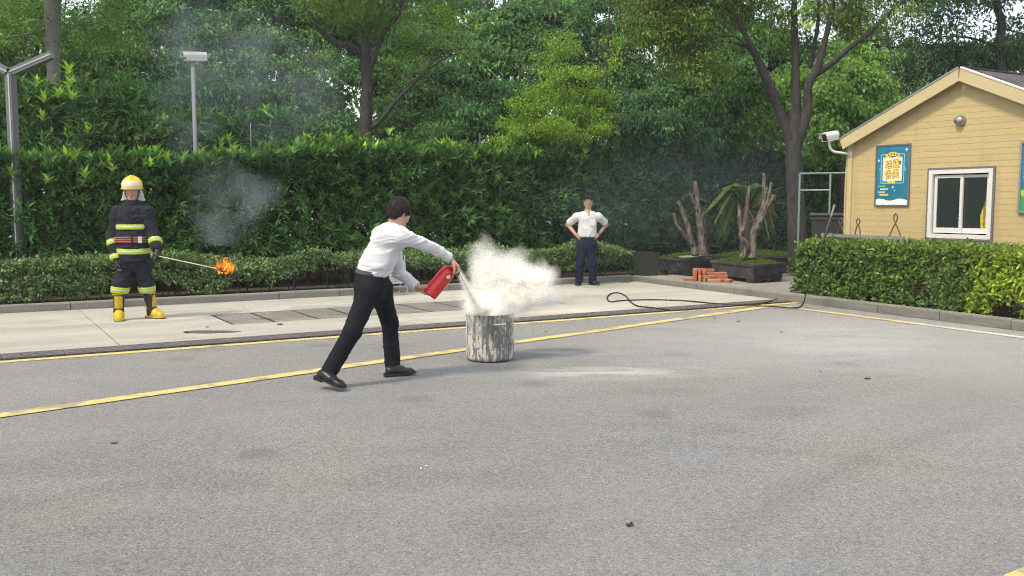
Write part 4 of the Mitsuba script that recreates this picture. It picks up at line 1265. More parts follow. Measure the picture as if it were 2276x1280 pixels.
# right poster, cut by the picture's edge
qk = thing('poster', 'blue and green poster in a pale frame right of the window', 'poster')
PX, PZ, PW, PH = 2.90, 1.385, 0.66, 0.985
pk = qk
pp('frame', ring(0, 0, PW, PH, 0.03), 0.002, 0.035, 'm_steel')
pp('sheet', sg.box(0.03, 0.03, PW - 0.03, PH - 0.03), 0.004, 0.010, 'm_posterblue')
pp('meadow', sg.box(0.031, 0.031, PW - 0.031, 0.26), 0.0145, 0.001, 'm_postergreen')
pp('hill', sg.Polygon([(0.031, 0.25), (0.031, 0.32), (0.12, 0.30), (0.10, 0.27), (0.06, 0.225)]), 0.0158, 0.001, 'm_posterlime')
pp('heading', union_all([sg.box(0.075, 0.60, 0.30, 0.63), sg.box(0.075, 0.50, 0.095, 0.62), sg.box(0.13, 0.50, 0.15, 0.68), sg.box(0.09, 0.67, 0.25, 0.69), sg.box(0.20, 0.5, 0.22, 0.62), sg.box(0.06, 0.485, 0.28, 0.51)]), 0.0158, 0.001, 'm_posteryellow')
pp('hill', sg.Polygon([(0.031, 0.321), (0.05, 0.35), (0.06, 0.33), (0.08, 0.36), (0.10, 0.325), (0.14, 0.35), (0.2, 0.321)]), 0.0145, 0.001, 'm_postergreen')


# ---------------------------------------------------------------- surveillance cameras
def bullet_camera(key, label, pos, fwd, L=0.38):
    """A weatherproof camera housing with sunshield; returns its key."""
    k = thing(key, label, 'camera')
    f = unit(fwd)
    r = unit(np.cross(f, UP))
    M = frame(pos, f, -r, np.cross(f, -r))
    sec = sg.Polygon([(-0.065, -0.062), (0.065, -0.062), (0.07, 0.03), (0.05, 0.072), (-0.05, 0.072), (-0.07, 0.03)])
    h = put(extrude(sec, L - 0.05), M @ frame([-L / 2, 0, 0], [0, 1, 0], [0, 0, 1], [1, 0, 0]))
    obj(k + '__housing', h, 'm_white')
    shield = sg.Polygon([(-0.0745, -0.01), (-0.076, 0.032), (-0.054, 0.082), (0.054, 0.082), (0.076, 0.032), (0.0745, -0.01), (0.0725, -0.01), (0.0735, 0.03), (0.052, 0.078), (-0.052, 0.078), (-0.0735, 0.03), (-0.0725, -0.01)])
    obj(k + '__sunshield', put(extrude(shield, L + 0.01), M @ frame([-L / 2 - 0.005, 0, 0], [0, 1, 0], [0, 0, 1], [1, 0, 0])), 'm_white')
    obj(k + '__window', put(box([L / 2 - 0.045, 0, 0.0], (0.006, 0.10, 0.10)), M), 'm_darkglass')
    obj(k + '__lens', put(lathe([(0, 0), (0.022, 0), (0.022, 0.012), (0, 0.014)], 16), M @ frame([L / 2 - 0.041, 0, 0], [0, 0, -1], [0, 1, 0], [1, 0, 0])), 'm_black')
    return k


post = at(430, 300, 15.9)
kp = thing('camera_post', 'slim grey steel post behind the low hedge carrying a camera', 'post')
top = at(429, 150, 15.9)
obj(kp + '__pole', tube([A3(top[0], 15.9, 0.08), A3(top[0], 15.9, 1.8), A3(top[0], 15.9, top[2] - 0.0)], 0.036, 14, 3), 'm_steel', 40)
obj(kp + '__collar', tube([A3(top[0], 15.9, 2.18), A3(top[0], 15.9, 2.24)], 0.043, 14, 1), 'm_greypaint', 40)
obj(kp + '__bracket', cat([box(top + A3(0, 0, 0.03), (0.05, 0.05, 0.07)), box(top + A3(0.06, 0, 0.075), (0.06, 0.05, 0.06))]), 'm_greypaint')
bullet_camera('surveillance_camera', 'white camera on the steel post above the tall hedge, facing left', at(431, 127, 15.9), A3(-0.74, -0.67, -0.08), 0.40)
hc = HF @ np.array([-0.13, 2.60, 0.32, 1])
ck = bullet_camera('surveillance_camera', 'white camera on a curved arm at the house eave', hc[:3], A3(-0.80, -0.55, -0.16), 0.32)
arm = [(-0.12, 2.56, 0.31), (-0.13, 2.46, 0.31), (-0.09, 2.37, 0.26), (0.0, 2.34, 0.12), (0.05, 2.33, 0.0)]
obj(ck + '__arm', put(tube(arm, 0.021, 10, 5), HF), 'm_white', True)
obj(ck + '__mount', put(tube([(0.05, 2.33, 0.022), (0.05, 2.33, 0.03)], 0.045, 16, 1), HF), 'm_white', 40)

# ---------------------------------------------------------------- lamp post with two arms
lk = thing('street_lamp', 'grey lamp post forking into two square arms at the left edge', 'lamp')
c = at(23, 162, 14.2)
pole0 = A3(c[0], 14.2, 0.08)
obj(lk + '__pole', bar(pole0, A3(c[0], 14.2, c[2]), 0.112, 0.112, up=(0.3, 1, 0)), 'm_lampgrey')
obj(lk + '__pole_strip', bar(pole0 + A3(0.0, -0.066, 0), A3(c[0], 14.134, c[2] - 0.02), 0.016, 0.01, up=(0, 1, 0)), 'm_pale_metal')
for u, v in ((116, 122), (-62, 118)):
    e = at(u, v, 14.2)
    s0 = A3(c[0], 14.2, c[2] + 0.0)
    a = obj(lk + '__arm', bar(s0 + (e - s0) * 0.06, e, 0.105, 0.13, up=(0, 1, 0)), 'm_lampgrey')
    obj(a + '__strip', bar(s0 + A3(0, -0.072, 0) + (e - s0) * 0.03, e + A3(0, -0.072, 0), 0.016, 0.012, up=(0, 1, 0)), 'm_pale_metal')

# wire fence above the hedge
wf = thing('wire_fence', 'thin security wires on slim posts above the tall hedge', 'fence')
fp = [ks(s, -2.9) for s in (21, 16.2, 11.4, 6.6, 1.8, -3.0)]
for p in fp:
    obj(wf + '__post', tube([A3(p[0], p[1], 0.08), A3(p[0], p[1], 3.0)], 0.011, 6, 1), 'm_steel', True)
for h in (2.68, 2.95):
    obj(wf + '__wire', tube([A3(p[0], p[1], h) for p in fp], 0.0019, 4, 3), 'm_lampgrey', True)

# ---------------------------------------------------------------- hose, lance and its rack
rk = thing('pipe_rack', 'grey steel rail with bent wire loops standing in the right hedge', 'rack')
b0, b1 = at(1827, 526, 14.57), at(2009, 529, 13.2)
b0[2] = b1[2] = 1.035
obj(rk + '__rail', bar(b0, b1, 0.045, 0.045), 'm_greypaint')
obj(rk + '__post', bar(A3(b1[0], b1[1], 0.08) - unit(b1 - b0) * 0.04, b1 + A3(0, 0, 0.012) - unit(b1 - b0) * 0.04, 0.05, 0.05, up=(0.3, 1, 0)), 'm_greypaint')
obj(rk + '__post', bar(A3(b0[0], b0[1], 0.08) + unit(b1 - b0) * 0.06, b0 + unit(b1 - b0) * 0.06 - A3(0, 0, 0.023), 0.045, 0.045, up=(0.3, 1, 0)), 'm_greypaint')
obj(rk + '__brace', bar(b1 + unit(b0 - b1) * 0.30 - A3(0, 0, 0.02), b1 + unit(b0 - b1) * 0.05 - A3(0, 0, 0.20), 0.04, 0.03, up=(0.3, 1, 0)), 'm_greypaint')
ru = unit(b1 - b0)
for f, wd, hh in ((0.24, 0.12, 0.24), (0.46, 0.10, 0.24), (0.90, 0.20, 0.32)):
    m = b0 + (b1 - b0) * f + A3(0, 0, 0.02)
    lp = [m - ru * wd / 2, m - ru * 0.03 + UP * hh * 0.42, m + ru * 0.024 + UP * hh * 0.72, m + ru * 0.03 + UP * hh * 0.88, m + UP * hh, m - ru * 0.03 + UP * hh * 0.88, m - ru * 0.024 + UP * hh * 0.72, m + ru * 0.03 + UP * hh * 0.42, m + ru * wd / 2]
    obj(rk + '__loop', tube(lp, 0.0095, 7, 4), 'm_rust', True)
ln = thing('hose_lance', 'dark spray lance leaning upright in the loop at the left end of the rail', 'lance')
la = [at(1855, 455, 14.25), at(1847, 482, 14.25), at(1838, 512, 14.2), at(1829, 540, 14.12)]
obj(ln + '__nozzle', tube([la[0], la[1]], 0.017, 10, 2), 'm_greypaint', 40)
obj(ln + '__grip', tube([la[1], la[2]], 0.026, 10, 2), 'm_rubber', 40)
obj(ln + '__tail', tube([la[2], la[3]], [0.022, 0.015], 10, 2), 'm_black', 40)
hz = numbered('hose'); tag(hz, 'thin black hose lying in a long loop across the apron and up the hedge', 'hose')
hp = [la[3], at(1816, 572, 13.65), at(1806, 592, 13.45), at(1797, 616, 13.3), at(1791, 652, 13.2)]
hp[1:] = [q for q in hp[1:]]
hg = [(1784, 676, .02), (1768, 684), (1714, 681), (1640, 677), (1591, 674.5), (1517, 668), (1443, 666), (1381, 668), (1357, 670.5), (1349.5, 662), (1357, 653), (1374, 650.5), (1391, 658), (1401, 670), (1418, 680), (1453, 684), (1492, 689), (1529, 688), (1590, 683), (1640, 678.5, .035), (1701, 672.5), (1733, 661)]
hp += [gr(q[0], q[1], q[2] if len(q) > 2 else 0.024) for q in hg]
e1_, e2_ = gr(1733, 661, 0.024), at(1763, 647, 14.75)
hp += [at(1763, 646, 14.85), at(1795, 640, 15.0)]
hp[-2][2] = max(hp[-2][2], 0.14)
hp[-1][2] = 0.14
USED.discard(hz); obj(hz, tube(hp, 0.0105, 7, 7), 'm_rubber', True)

# ---------------------------------------------------------------- bins, bonsai trays, bricks
bk = thing('wheelie_bin', 'dark lidded wheelie bin beside the house corner', 'bin')
c = at(1838, 530, 16.6)
c[2] = 0.12
body_ = trimesh.convex.convex_hull(np.array([[x * w, y * d, z] for z, w, d in ((0.06, 0.22, 0.22), (0.86, 0.275, 0.30)) for x in (-1, 1) for y in (-1, 1)]))
M = frame(c, unit(A3(0.95, -0.3, 0)), unit(A3(0.3, 0.95, 0)), UP * 1.30)
obj(bk + '__body', put(body_, M), 'm_bin')
obj(bk + '__rim', put(box([0, 0, 0.875], (0.60, 0.64, 0.04), bev=0.008), M), 'm_bin')
obj(bk + '__lid', put(cat([box([0, -0.01, 0.925], (0.62, 0.66, 0.05), bev=0.02)]), M), 'm_bin')
obj(bk + '__handle', put(tube([(-0.25, 0.36, 0.93), (0.25, 0.36, 0.93)], 0.016, 8, 1), M), 'm_bin', True)
for s in (-1, 1):
    obj(bk + '__wheel', put(tube([(s * 0.21, 0.22, 0.1), (s * 0.25, 0.22, 0.1)], 0.10, 18, 1), M), 'm_black', 40)
bb = thing('planter_box', 'small square olive plastic bin at the inner corner of the kerb', 'bin')
p0, p1 = gr(1412, 614, 0.119), gr(1452, 613, 0.119)
c = (p0 + p1) / 2 + A3(0.05, 0.2, 0)
M = frame(c, unit(p1 - p0), np.cross(UP, unit(p1 - p0)), UP)
w = np.linalg.norm(p1 - p0) / 2
ob = trimesh.convex.convex_hull(np.array([[x * k, y * k, z] for z, k in ((0.0, w * 0.92), (0.44, w)) for x in (-1, 1) for y in (-1, 1)]))
ob = ob.difference(put(trimesh.convex.convex_hull(np.array([[x * k, y * k, z] for z, k in ((0.03, w * 0.86), (0.46, w * 0.94)) for x in (-1, 1) for y in (-1, 1)])), np.eye(4)), engine='manifold')
obj(bb + '__body', put(ob, M), 'm_olive')
obj(bb + '__rim', put(extrude(ring(-w - 0.012, -w - 0.012, w + 0.012, w + 0.012, 0.03), 0.025), M @ frame([0, 0, 0.432], [1, 0, 0], [0, 1, 0], [0, 0, 1])), 'm_olive')


def tray(label, corner, ax, ay, La, Lb, H=0.33, z0=0.119):
    """A footed rectangular bonsai tray: outer corner, its two side directions and lengths."""
    k = thing('bonsai_tray', label, 'planter')
    ax, ay = unit(ax), unit(ay)
    c = corner + ax * La / 2 + ay * Lb / 2
    M = frame([c[0], c[1], z0], ax, ay, UP)
    def fr(z, s):
        return [[x * (La / 2 + s), y * (Lb / 2 + s), z] for x in (-1, 1) for y in (-1, 1)]
    outer = trimesh.convex.convex_hull(np.array(fr(0.06, -0.055) + fr(H - 0.045, -0.012)))
    inner = trimesh.convex.convex_hull(np.array(fr(0.10, -0.11) + fr(H + 0.1, -0.05)))
    if np.linalg.det(M) < 0:
        M = M @ np.diag([1, -1, 1, 1])
    obj(k + '__body', put(outer.difference(inner, engine='manifold'), M), 'm_tray')
    rimp = ring(-La / 2 - 0.012, -Lb / 2 - 0.012, La / 2 + 0.012, Lb / 2 + 0.012, 0.06)
    obj(k + '__rim', put(extrude(rimp, 0.043), M @ frame([0, 0, H - 0.044], [1, 0, 0], [0, 1, 0], [0, 0, 1])), 'm_tray')
    obj(k + '__band', put(extrude(ring(-La / 2 + 0.035, -Lb / 2 + 0.035, La / 2 - 0.035, Lb / 2 - 0.035, 0.02), 0.025), M @ frame([0, 0, 0.075], [1, 0, 0], [0, 1, 0], [0, 0, 1])), 'm_tray')
    for x in (-1, 1):
        for y in (-1, 1):
            foot = trimesh.convex.convex_hull(np.array([[x * (La / 2 - 0.06), y * (Lb / 2 - 0.06), 0], [x * (La / 2 - 0.24), y * (Lb / 2 - 0.06), 0], [x * (La / 2 - 0.06), y * (Lb / 2 - 0.24), 0], [x * (La / 2 - 0.2), y * (Lb / 2 - 0.2), 0],
                                                            [x * (La / 2 - 0.05), y * (Lb / 2 - 0.05), 0.07], [x * (La / 2 - 0.34), y * (Lb / 2 - 0.05), 0.07], [x * (La / 2 - 0.05), y * (Lb / 2 - 0.3), 0.07]]))
            obj(k + '__foot', put(foot, M), 'm_tray')
    g_ = np.meshgrid(np.linspace(-1, 1, 26), np.linspace(-1, 1, 18), indexing='ij')
    X, Y_ = g_[0].ravel() * (La / 2 - 0.056), g_[1].ravel() * (Lb / 2 - 0.056)
    mound = H - 0.05 + 0.10 * (1 - g_[0].ravel() ** 2) * (1 - g_[1].ravel() ** 2) + 0.05 * (meshkit.noise(np.stack([X * 6, Y_ * 6, X * 0], 1), 3) - 0.4)
    i, j = np.meshgrid(np.arange(25), np.arange(17), indexing='ij')
    q = np.stack([i * 18 + j, (i + 1) * 18 + j, (i + 1) * 18 + j + 1, i * 18 + j + 1], -1).reshape(-1, 4)
    obj(k + '__soil', put(trimesh.Trimesh(np.stack([X, Y_, mound], 1), np.vstack([q[:, [0, 1, 2]], q[:, [0, 2, 3]]]), process=False), M), 'm_soil', True)
    rng = np.random.default_rng(int(La * 100) + 7)
    n = int(5200 * La * Lb)
    ux, uy = rng.uniform(-1, 1, n), rng.uniform(-1, 1, n)
    zz = H - 0.055 + 0.10 * (1 - ux ** 2) * (1 - uy ** 2) + 0.035 * meshkit.noise(np.stack([ux * 5, uy * 4, ux * 0], 1), 5)
    P = np.stack([ux * (La / 2 - 0.04), uy * (Lb / 2 - 0.04), zz], 1) @ M[:3, :3].T + M[:3, 3]
    D = rng.normal(0, 0.7, (n, 3)) + [0, 0, 0.8]
    grn = leaf_mesh(P, D, rng.normal(size=(n, 3)) + [0, 0, 0.5], rng.uniform(0.025, 0.075, n), 0.016, tint(rng, (0.10, 0.15, 0.025), n, 0.4, 0.2))
    leaf_obj(k + '__ground_cover', [grn], 'leaf_matte')
    tag(k + '__ground_cover', kind='stuff')
    return k, M


rc = gr(1675, 631, 0.119)
tray('large dark bonsai tray in front with the thickest bare trunks', rc, gr(1580, 618, 0.119) - rc, gr(1742, 626, 0.119) - rc, 1.42, 0.86, 0.34)
lc = gr(1529, 615, 0.119)
tray('dark bonsai tray behind the bricks, left of the largest tray', lc, gr(1472, 608, 0.119) - lc, gr(1742, 626, 0.119) - rc, 1.15, 0.80, 0.33)
dc = at(1640, 575, 18.9)
tray('third dark tray half hidden behind the front bonsai tray', A3(dc[0], dc[1] - 0.3, 0), A3(-0.6, 1, 0), A3(1.0, 0.25, 0), 0.9, 1.5, 0.36)


def dead_tree(label, stems, twigs_):
    k = thing('bonsai_tree', label, 'tree')
    obj(k + '__trunk', tube(*stems[0], sides=11, n=7, wob=0.22, seed=5), 'm_deadwood', True)
    for i, (p, r) in enumerate(stems[1:]):
        obj(k + '__branch', tube(p, r, sides=9, n=6, wob=0.22, seed=7 + i), 'm_deadwood', True)
    rng = np.random.default_rng(len(stems))
    tw = []
    for p in twigs_:
        d = unit(rng.normal(size=3) * [1, 0.6, 0.7])
        tw.append(tube([p, p + d * 0.14 + rng.normal(0, 0.03, 3), p + d * 0.3 + rng.normal(0, 0.05, 3) + UP * 0.04], [0.011, 0.007, 0.003], 5, 3))
    obj(k + '__twig', cat(tw), 'm_deadwood', True)
    tag(k + '__twig', kind='stuff')


Y1 = 18.05
dead_tree('weathered bare bonsai trunks in the left tray', [
    (pts(Y1, (1562, 570), (1560, 545), (1558, 510), (1552, 470), (1547, 430), (1546, 403)), [0.125, 0.082, 0.072, 0.058, 0.053, 0.034]),
    (pts(Y1, (1548, 566), (1541, 545), (1532, 515), (1524, 490), (1514, 462), (1508, 448)), [0.086, 0.058, 0.053, 0.048, 0.043, 0.029]),
    (pts(Y1, (1540, 545, 18.0), (1522, 522, 17.95), (1506, 502, 17.9), (1500, 485, 17.9), (1499, 474, 17.9)), [0.048, 0.041, 0.035, 0.031, 0.024]),
    (pts(Y1, (1565, 545, 18.1), (1568, 515, 18.15), (1564, 485, 18.2), (1555, 455, 18.2)), [0.048, 0.034, 0.024, 0.014]),
    (pts(Y1, (1551, 470, 18.0), (1540, 445, 17.95), (1532, 425, 17.9)), [0.029, 0.019, 0.010])],
    pts(Y1, (1546, 410), (1550, 430), (1552, 455), (1508, 450), (1500, 478), (1565, 485), (1520, 480), (1566, 500), (1556, 480), (1535, 430), (1512, 508), (1548, 420), (1552, 440)))
Y2 = 16.95
dead_tree('twisted bare bonsai trunks in the front tray', [
    (pts(Y2, (1671, 574), (1672, 560), (1674, 525), (1682, 498), (1690, 478), (1698, 450), (1699, 410), (1697, 385)), [0.106, 0.082, 0.072, 0.062, 0.053, 0.043, 0.034, 0.029]),
    (pts(Y2, (1675, 525), (1690, 490, 16.8), (1702, 465, 16.75), (1712, 450, 16.7), (1722, 434, 16.7)), [0.058, 0.048, 0.043, 0.038, 0.031]),
    (pts(Y2, (1650, 572), (1658, 558, 16.9), (1660, 542, 16.85), (1648, 530, 16.85), (1647, 520, 16.85), (1655, 500, 16.9), (1661, 465, 16.9), (1663, 435, 16.9), (1666, 412, 16.9)), [0.072, 0.048, 0.041, 0.043, 0.038, 0.043, 0.041, 0.034, 0.026]),
    (pts(Y2, (1650, 522, 16.9), (1645, 490, 17.0), (1644, 465, 17.0), (1642, 454, 17)), [0.043, 0.041, 0.036, 0.026]),
    (pts(Y2, (1678, 505, 17.0), (1670, 480, 17.0), (1662, 470, 17.0)), [0.038, 0.031, 0.029]),
    (pts(Y2, (1690, 475), (1704, 455, 16.9), (1711, 425, 16.9), (1714, 405, 16.9)), [0.029, 0.029, 0.023, 0.017])],
    pts(Y2, (1697, 400), (1722, 436), (1712, 420), (1665, 420), (1642, 458), (1700, 430), (1690, 470), (1650, 500), (1660, 450), (1705, 448)))
# sago palm behind the front tray
sp = thing('sago_palm', 'sago palm with arching drooping fronds behind the front bonsai trunks', 'palm')
ctr = at(1660, 470, 17.5)
obj(sp + '__trunk', tube([A3(ctr[0], ctr[1], 0.1), ctr - A3(0, 0, 0.3), ctr], [0.12, 0.11, 0.09], 10, 4, 0.3, 2), 'm_bark', True)
rng = np.random.default_rng(21)
for i, (du, dv, dd, dr_, c_) in enumerate([(-48, -52, 0.1, 0.22, 0), (-26, -62, 0, 0.12, 0), (-4, -66, 0, 0.05, 0), (18, -62, 0.1, 0.1, 0), (40, -54, 0, 0.2, 0), (-74, -22, 0, 0.4, 0), (58, -36, 0.1, 0.3, 0),
                                           (-85, -10, -0.1, 0.5, 0), (-72, 20, -0.1, 0.6, 0), (-60, 50, 0, 0.7, 0), (-95, 10, 0.2, 0.5, 0), (60, 30, 0.1, 0.6, 1), (50, 55, 0, 0.7, 1), (66, 45, 0.2, 0.6, 1), (72, 10, 0.2, 0.5, 0), (-45, 60, 0.1, 0.7, 0)]):
    m = 17.6 / FOCAL
    end = ctr + A3(du * m, dd, -dv * m)
    midp = ctr * 0.45 + end * 0.55 + UP * (0.12 + dr_ * 0.55)
    rach = spline([ctr, ctr * 0.75 + end * 0.25 + UP * (0.1 + dr_ * 0.3), midp, end], 12)
    n = 44
    t_ = np.linspace(0.12, 1, n)
    P = np.array([np.interp(t_, np.linspace(0, 1, len(rach)), rach[:, a]) for a in range(3)]).T
    Tg = unit(np.gradient(P, axis=0))
    side = unit(np.cross(Tg, UP + rng.normal(0, 0.1, 3)))
    Ps, Ds = np.vstack([P, P]), np.vstack([side + Tg * 0.6 - UP * 0.45, -side + Tg * 0.6 - UP * 0.45])
    ln_ = np.tile(0.20 * np.sin(np.pi * (0.15 + 0.8 * t_)) + 0.04, 2)
    fr_ = leaf_mesh(Ps, Ds, np.tile(UP, (2 * n, 1)), ln_ * 1.15, 0.024, tint(rng, ((0.17, 0.25, 0.045) if i < 7 else (0.13, 0.17, 0.06)) if not c_ else (0.24, 0.18, 0.08), 2 * n, 0.15, 0.08), droop=0.1)
    tb = tube(rach, [0.010, 0.004], 5, 1)
    leaf_obj(sp + '__frond', [fr_, (tb.vertices, tb.faces, np.tile([0.12, 0.13, 0.05], (len(tb.vertices), 1)))], 'leaf')

# green pipe frame between the dark trunk and the house
pf = thing('pipe_barrier', 'thin grey-green pipe frame between the dark trunk and the house corner', 'frame')
obj(pf + '__rail', tube([at(1778, 386, 17.6), at(1890, 384, 17.6)], 0.020, 8, 1), 'm_greenpipe', True)
obj(pf + '__rail', tube([at(1778, 423, 17.6), at(1846, 422, 17.6)], 0.016, 8, 1), 'm_pale_metal', True)
pq = at(1846, 384, 17.6)
obj(pf + '__upright', tube([pq, A3(pq[0], pq[1], 0.08)], 0.020, 8, 1), 'm_greenpipe', True)
pq = at(1778, 386, 17.6)
obj(pf + '__upright', tube([pq, A3(pq[0], pq[1], 0.08)], 0.020, 8, 1), 'm_greenpipe', True)

# bricks piled on the raised paving
rng = np.random.default_rng(15)
bm = box([0, 0, 0], (0.225, 0.108, 0.052), bev=0.004)
bo = gr(1572, 625, 0.119)
bx, by = unit(A3(0.97, -0.2, 0)), unit(A3(0.2, 0.97, 0))
layout = []
for i in range(3):
    layout.append((-0.20 + i * 0.062, 0.12, 0.054, 90, 'e'))          # standing on edge
    layout.append((-0.20 + i * 0.062, 0.12, 0.165, 90, 'e'))
for i in range(3):
    layout.append((0.03 + i * 0.11, 0.16, 0.026, 84, 'f'))
    layout.append((0.04 + i * 0.11, 0.15, 0.080, 95, 'f'))
layout += [(0.02, 0.14, 0.134, 3, 'f'), (0.00, 0.16, 0.188, 8, 'f'), (0.22, 0.03, 0.026, 5, 'f'), (0.21, 0.05, 0.080, -8, 'f'), (0.20, 0.13, 0.134, 12, 'f'), (-0.02, -0.03, 0.026, 40, 'f'), (0.03, -0.06, 0.080, 20, 'f'),
           (0.24, -0.10, 0.026, 35, 'f'), (0.10, -0.15, 0.026, -6, 'f'), (0.33, -0.16, 0.026, 70, 'f'), (-0.28, -0.04, 0.026, 12, 'f'), (-0.12, -0.09, 0.054, 75, 'e')]
for i, (x, y, z, a, how) in enumerate(layout):
    M = trimesh.transformations.rotation_matrix(math.radians(a + rng.normal(0, 3)), [0, 0, 1])
    if how == 'e':
        M = M @ trimesh.transformations.rotation_matrix(math.pi / 2, [1, 0, 0])
    M[:3, 3] = bo + bx * (x * 1.12) + by * y + UP * z
    tag(obj('brick', put(bm, M), 'm_brick'), 'loose orange brick standing on edge in the heap before the bonsai trays' if how == 'e' else 'loose orange brick lying flat in the heap before the bonsai trays', 'brick', 'loose bricks heaped by the bonsai trays')
bm2 = put(bm, frame(gr(1513, 580, 0.119 + 0.30) * [1, 1, 0] + A3(0.07, 0.05, 0.475), unit(A3(1, -0.5, 0)), unit(A3(0.5, 1, 0)), UP))
tag(obj('tile', put(box([0, 0, 0], (0.34, 0.2, 0.02), bev=0.003), frame(at(1529, 574, 17.98) + A3(0.04, 0.1, 0.03), unit(A3(1, 0.25, 0.02)), unit(A3(-0.25, 1, 0)), UP)), 'm_pale_metal'), 'pale flat tile lying on the corner of the left bonsai tray', 'tile')

# ---------------------------------------------------------------- no-parking stand
sk = thing('parking_sign', 'stainless no-parking stand on the apron behind the man with the extinguisher', 'sign')
q0, q1 = gr(836, 659, 0.012), gr(906, 655, 0.012)
sx = unit(q1 - q0)
sw = np.linalg.norm(q1 - q0)
sy = np.cross(UP, sx)
Ms = frame(q0, sx, UP * 0.985 + sy * 0.17, np.cross(sx, UP * 0.985 + sy * 0.17))     # leans back
Mb = frame(q0 + sy * 0.30, sx, UP * 0.985 - sy * 0.17, np.cross(sx, UP * 0.985 - sy * 0.17))


def loop(w, h, r):
    return [(0.02, h, 0), (0, h - 0.05, 0), (0, h / 2, 0), (0, r, 0), (r * 0.3, r * 0.3, 0), (r, 0, 0), (w / 2, 0, 0), (w - r, 0, 0), (w - r * 0.3, r * 0.3, 0), (w, r, 0), (w, h / 2, 0), (w, h - 0.05, 0), (w - 0.02, h, 0), (w / 2, h + 0.01, 0), (0.02, h, 0)]


SH = 0.64
obj(sk + '__leg', put(tube([A3(*p) + A3(0, 0.012, 0) for p in loop(sw, SH, 0.05)], 0.0125, 8, 4), Ms), 'm_steel', True)
obj(sk + '__leg', put(tube([A3(*p) + A3(0, 0.012, 0) for p in loop(sw, SH, 0.05)], 0.0125, 8, 4), Mb), 'm_steel', True)
obj(sk + '__crossbar', put(tube([(0, 0.145, 0), (sw, 0.145, 0)], 0.010, 8, 1), Ms), 'm_steel', True)
obj(sk + '__panel', put(box([sw / 2, 0.385, 0.004], (sw - 0.03, 0.38, 0.006)), Ms), 'm_pale_metal')
obj(sk + '__panel_rule', put(box([sw / 2 + 0.04, 0.268, 0.008], (sw - 0.14, 0.005, 0.002)), Ms), 'm_black')
tx = meshkit.text_mesh('NO PARKING', 0.036, 0.0015)
tx.apply_scale([0.30 / tx.extents[0], 1, 1])
obj(sk + '__lettering', put(tx, Ms @ frame([sw - 0.355, 0.215, 0.0075], [1, 0, 0], [0, 1, 0], [0, 0, 1])), 'm_black')
for i, nm in enumerate(('qing', 'wu', 'po', 'che')):
    obj(sk + '__character', put(extrude(glyph(nm, 0, 0, 0.058, 0.058, 0.0032), 0.0015), Ms @ frame([sw - 0.36 + i * 0.077, 0.283, 0.0075], [1, 0, 0], [0, 1, 0], [0, 0, 1])), 'm_black')

# ---------------------------------------------------------------- the paint-streaked pot
pk_ = thing('metal_pot', 'paint-streaked stock pot on the asphalt, catching the powder', 'pot')
PC = A3(-0.215, 9.05, 0)
R_ = 0.232
prof = [(0, 0.008), (R_ - 0.045, 0.006), (R_ - 0.018, 0.012), (R_ - 0.004, 0.03), (R_, 0.05), (R_, 0.44), (R_ + 0.004, 0.448), (R_ + 0.008, 0.453), (R_ + 0.004, 0.458), (R_ - 0.004, 0.457), (R_ - 0.006, 0.44), (R_ - 0.006, 0.03), (0, 0.028)]
prof = [p for k, p in enumerate(prof) for p in ([p] if k != 5 else [(R_, z_) for z_ in np.linspace(0.08, 0.44, 16)])]
pm = lathe(prof, 72)
dent = (meshkit.fbm(pm.vertices * [7, 7, 5] + 3.3, 3, 5) - 0.5) * 0.016
rad_ = np.hypot(pm.vertices[:, 0], pm.vertices[:, 1])
pm.vertices[:, :2] *= (1 + np.where(rad_ > 0.15, dent, 0) / np.maximum(rad_, 0.15))[:, None]
obj(pk_ + '__body', put(pm, frame(PC, [1, 0, 0], [0, 1, 0], [0, 0, 1])), 'm_pot', 50)
for ang in (-68, 112):
    a = math.radians(ang)
    ro, ta = A3(math.cos(a), math.sin(a), 0), A3(-math.sin(a), math.cos(a), 0)
    b = PC + ro * R_ + UP * 0.375
    h_ = [b - ta * 0.052, b - ta * 0.052 + ro * 0.035, b - ta * 0.045 + ro * 0.045, b + ta * 0.045 + ro * 0.045, b + ta * 0.052 + ro * 0.035, b + ta * 0.052]
    obj(pk_ + '__handle', tube(h_, 0.0085, 8, 3), 'm_pale_metal', True)

# ---------------------------------------------------------------- litter
def dry_leaf(u, v, label, size, mat='m_darkleaf', z=0.0, cat_='leaf', seed=0):
    rng = np.random.default_rng(seed)
    p = gr(u, v, z)
    n = 7
    th = rng.uniform(0, 6.28)
    o = []
    for i in range(n):
        t = i / (n - 1)
        wdt = size * 0.32 * math.sin(math.pi * (0.08 + 0.86 * t)) * (1 + 0.25 * rng.normal())
        o += [((t - 0.5) * size, wdt, 0.006 + size * (0.12 + 0.2 * abs(t - 0.5)) * rng.random()), ((t - 0.5) * size, 0, 0.004), ((t - 0.5) * size, -wdt, 0.006 + size * 0.2 * rng.random())]
    f = []
    for i in range(n - 1):
        for j in range(2):
            a = i * 3 + j
            f += [[a, a + 1, a + 4], [a, a + 4, a + 3]]
    m = trimesh.Trimesh(np.array(o), np.array(f), process=False)
    m.apply_transform(trimesh.transformations.rotation_matrix(th, [0, 0, 1]))
    m.apply_translation(p)
    tag(obj('fallen_leaf' if cat_ == 'leaf' else 'paper_scrap', m, mat), label, cat_)


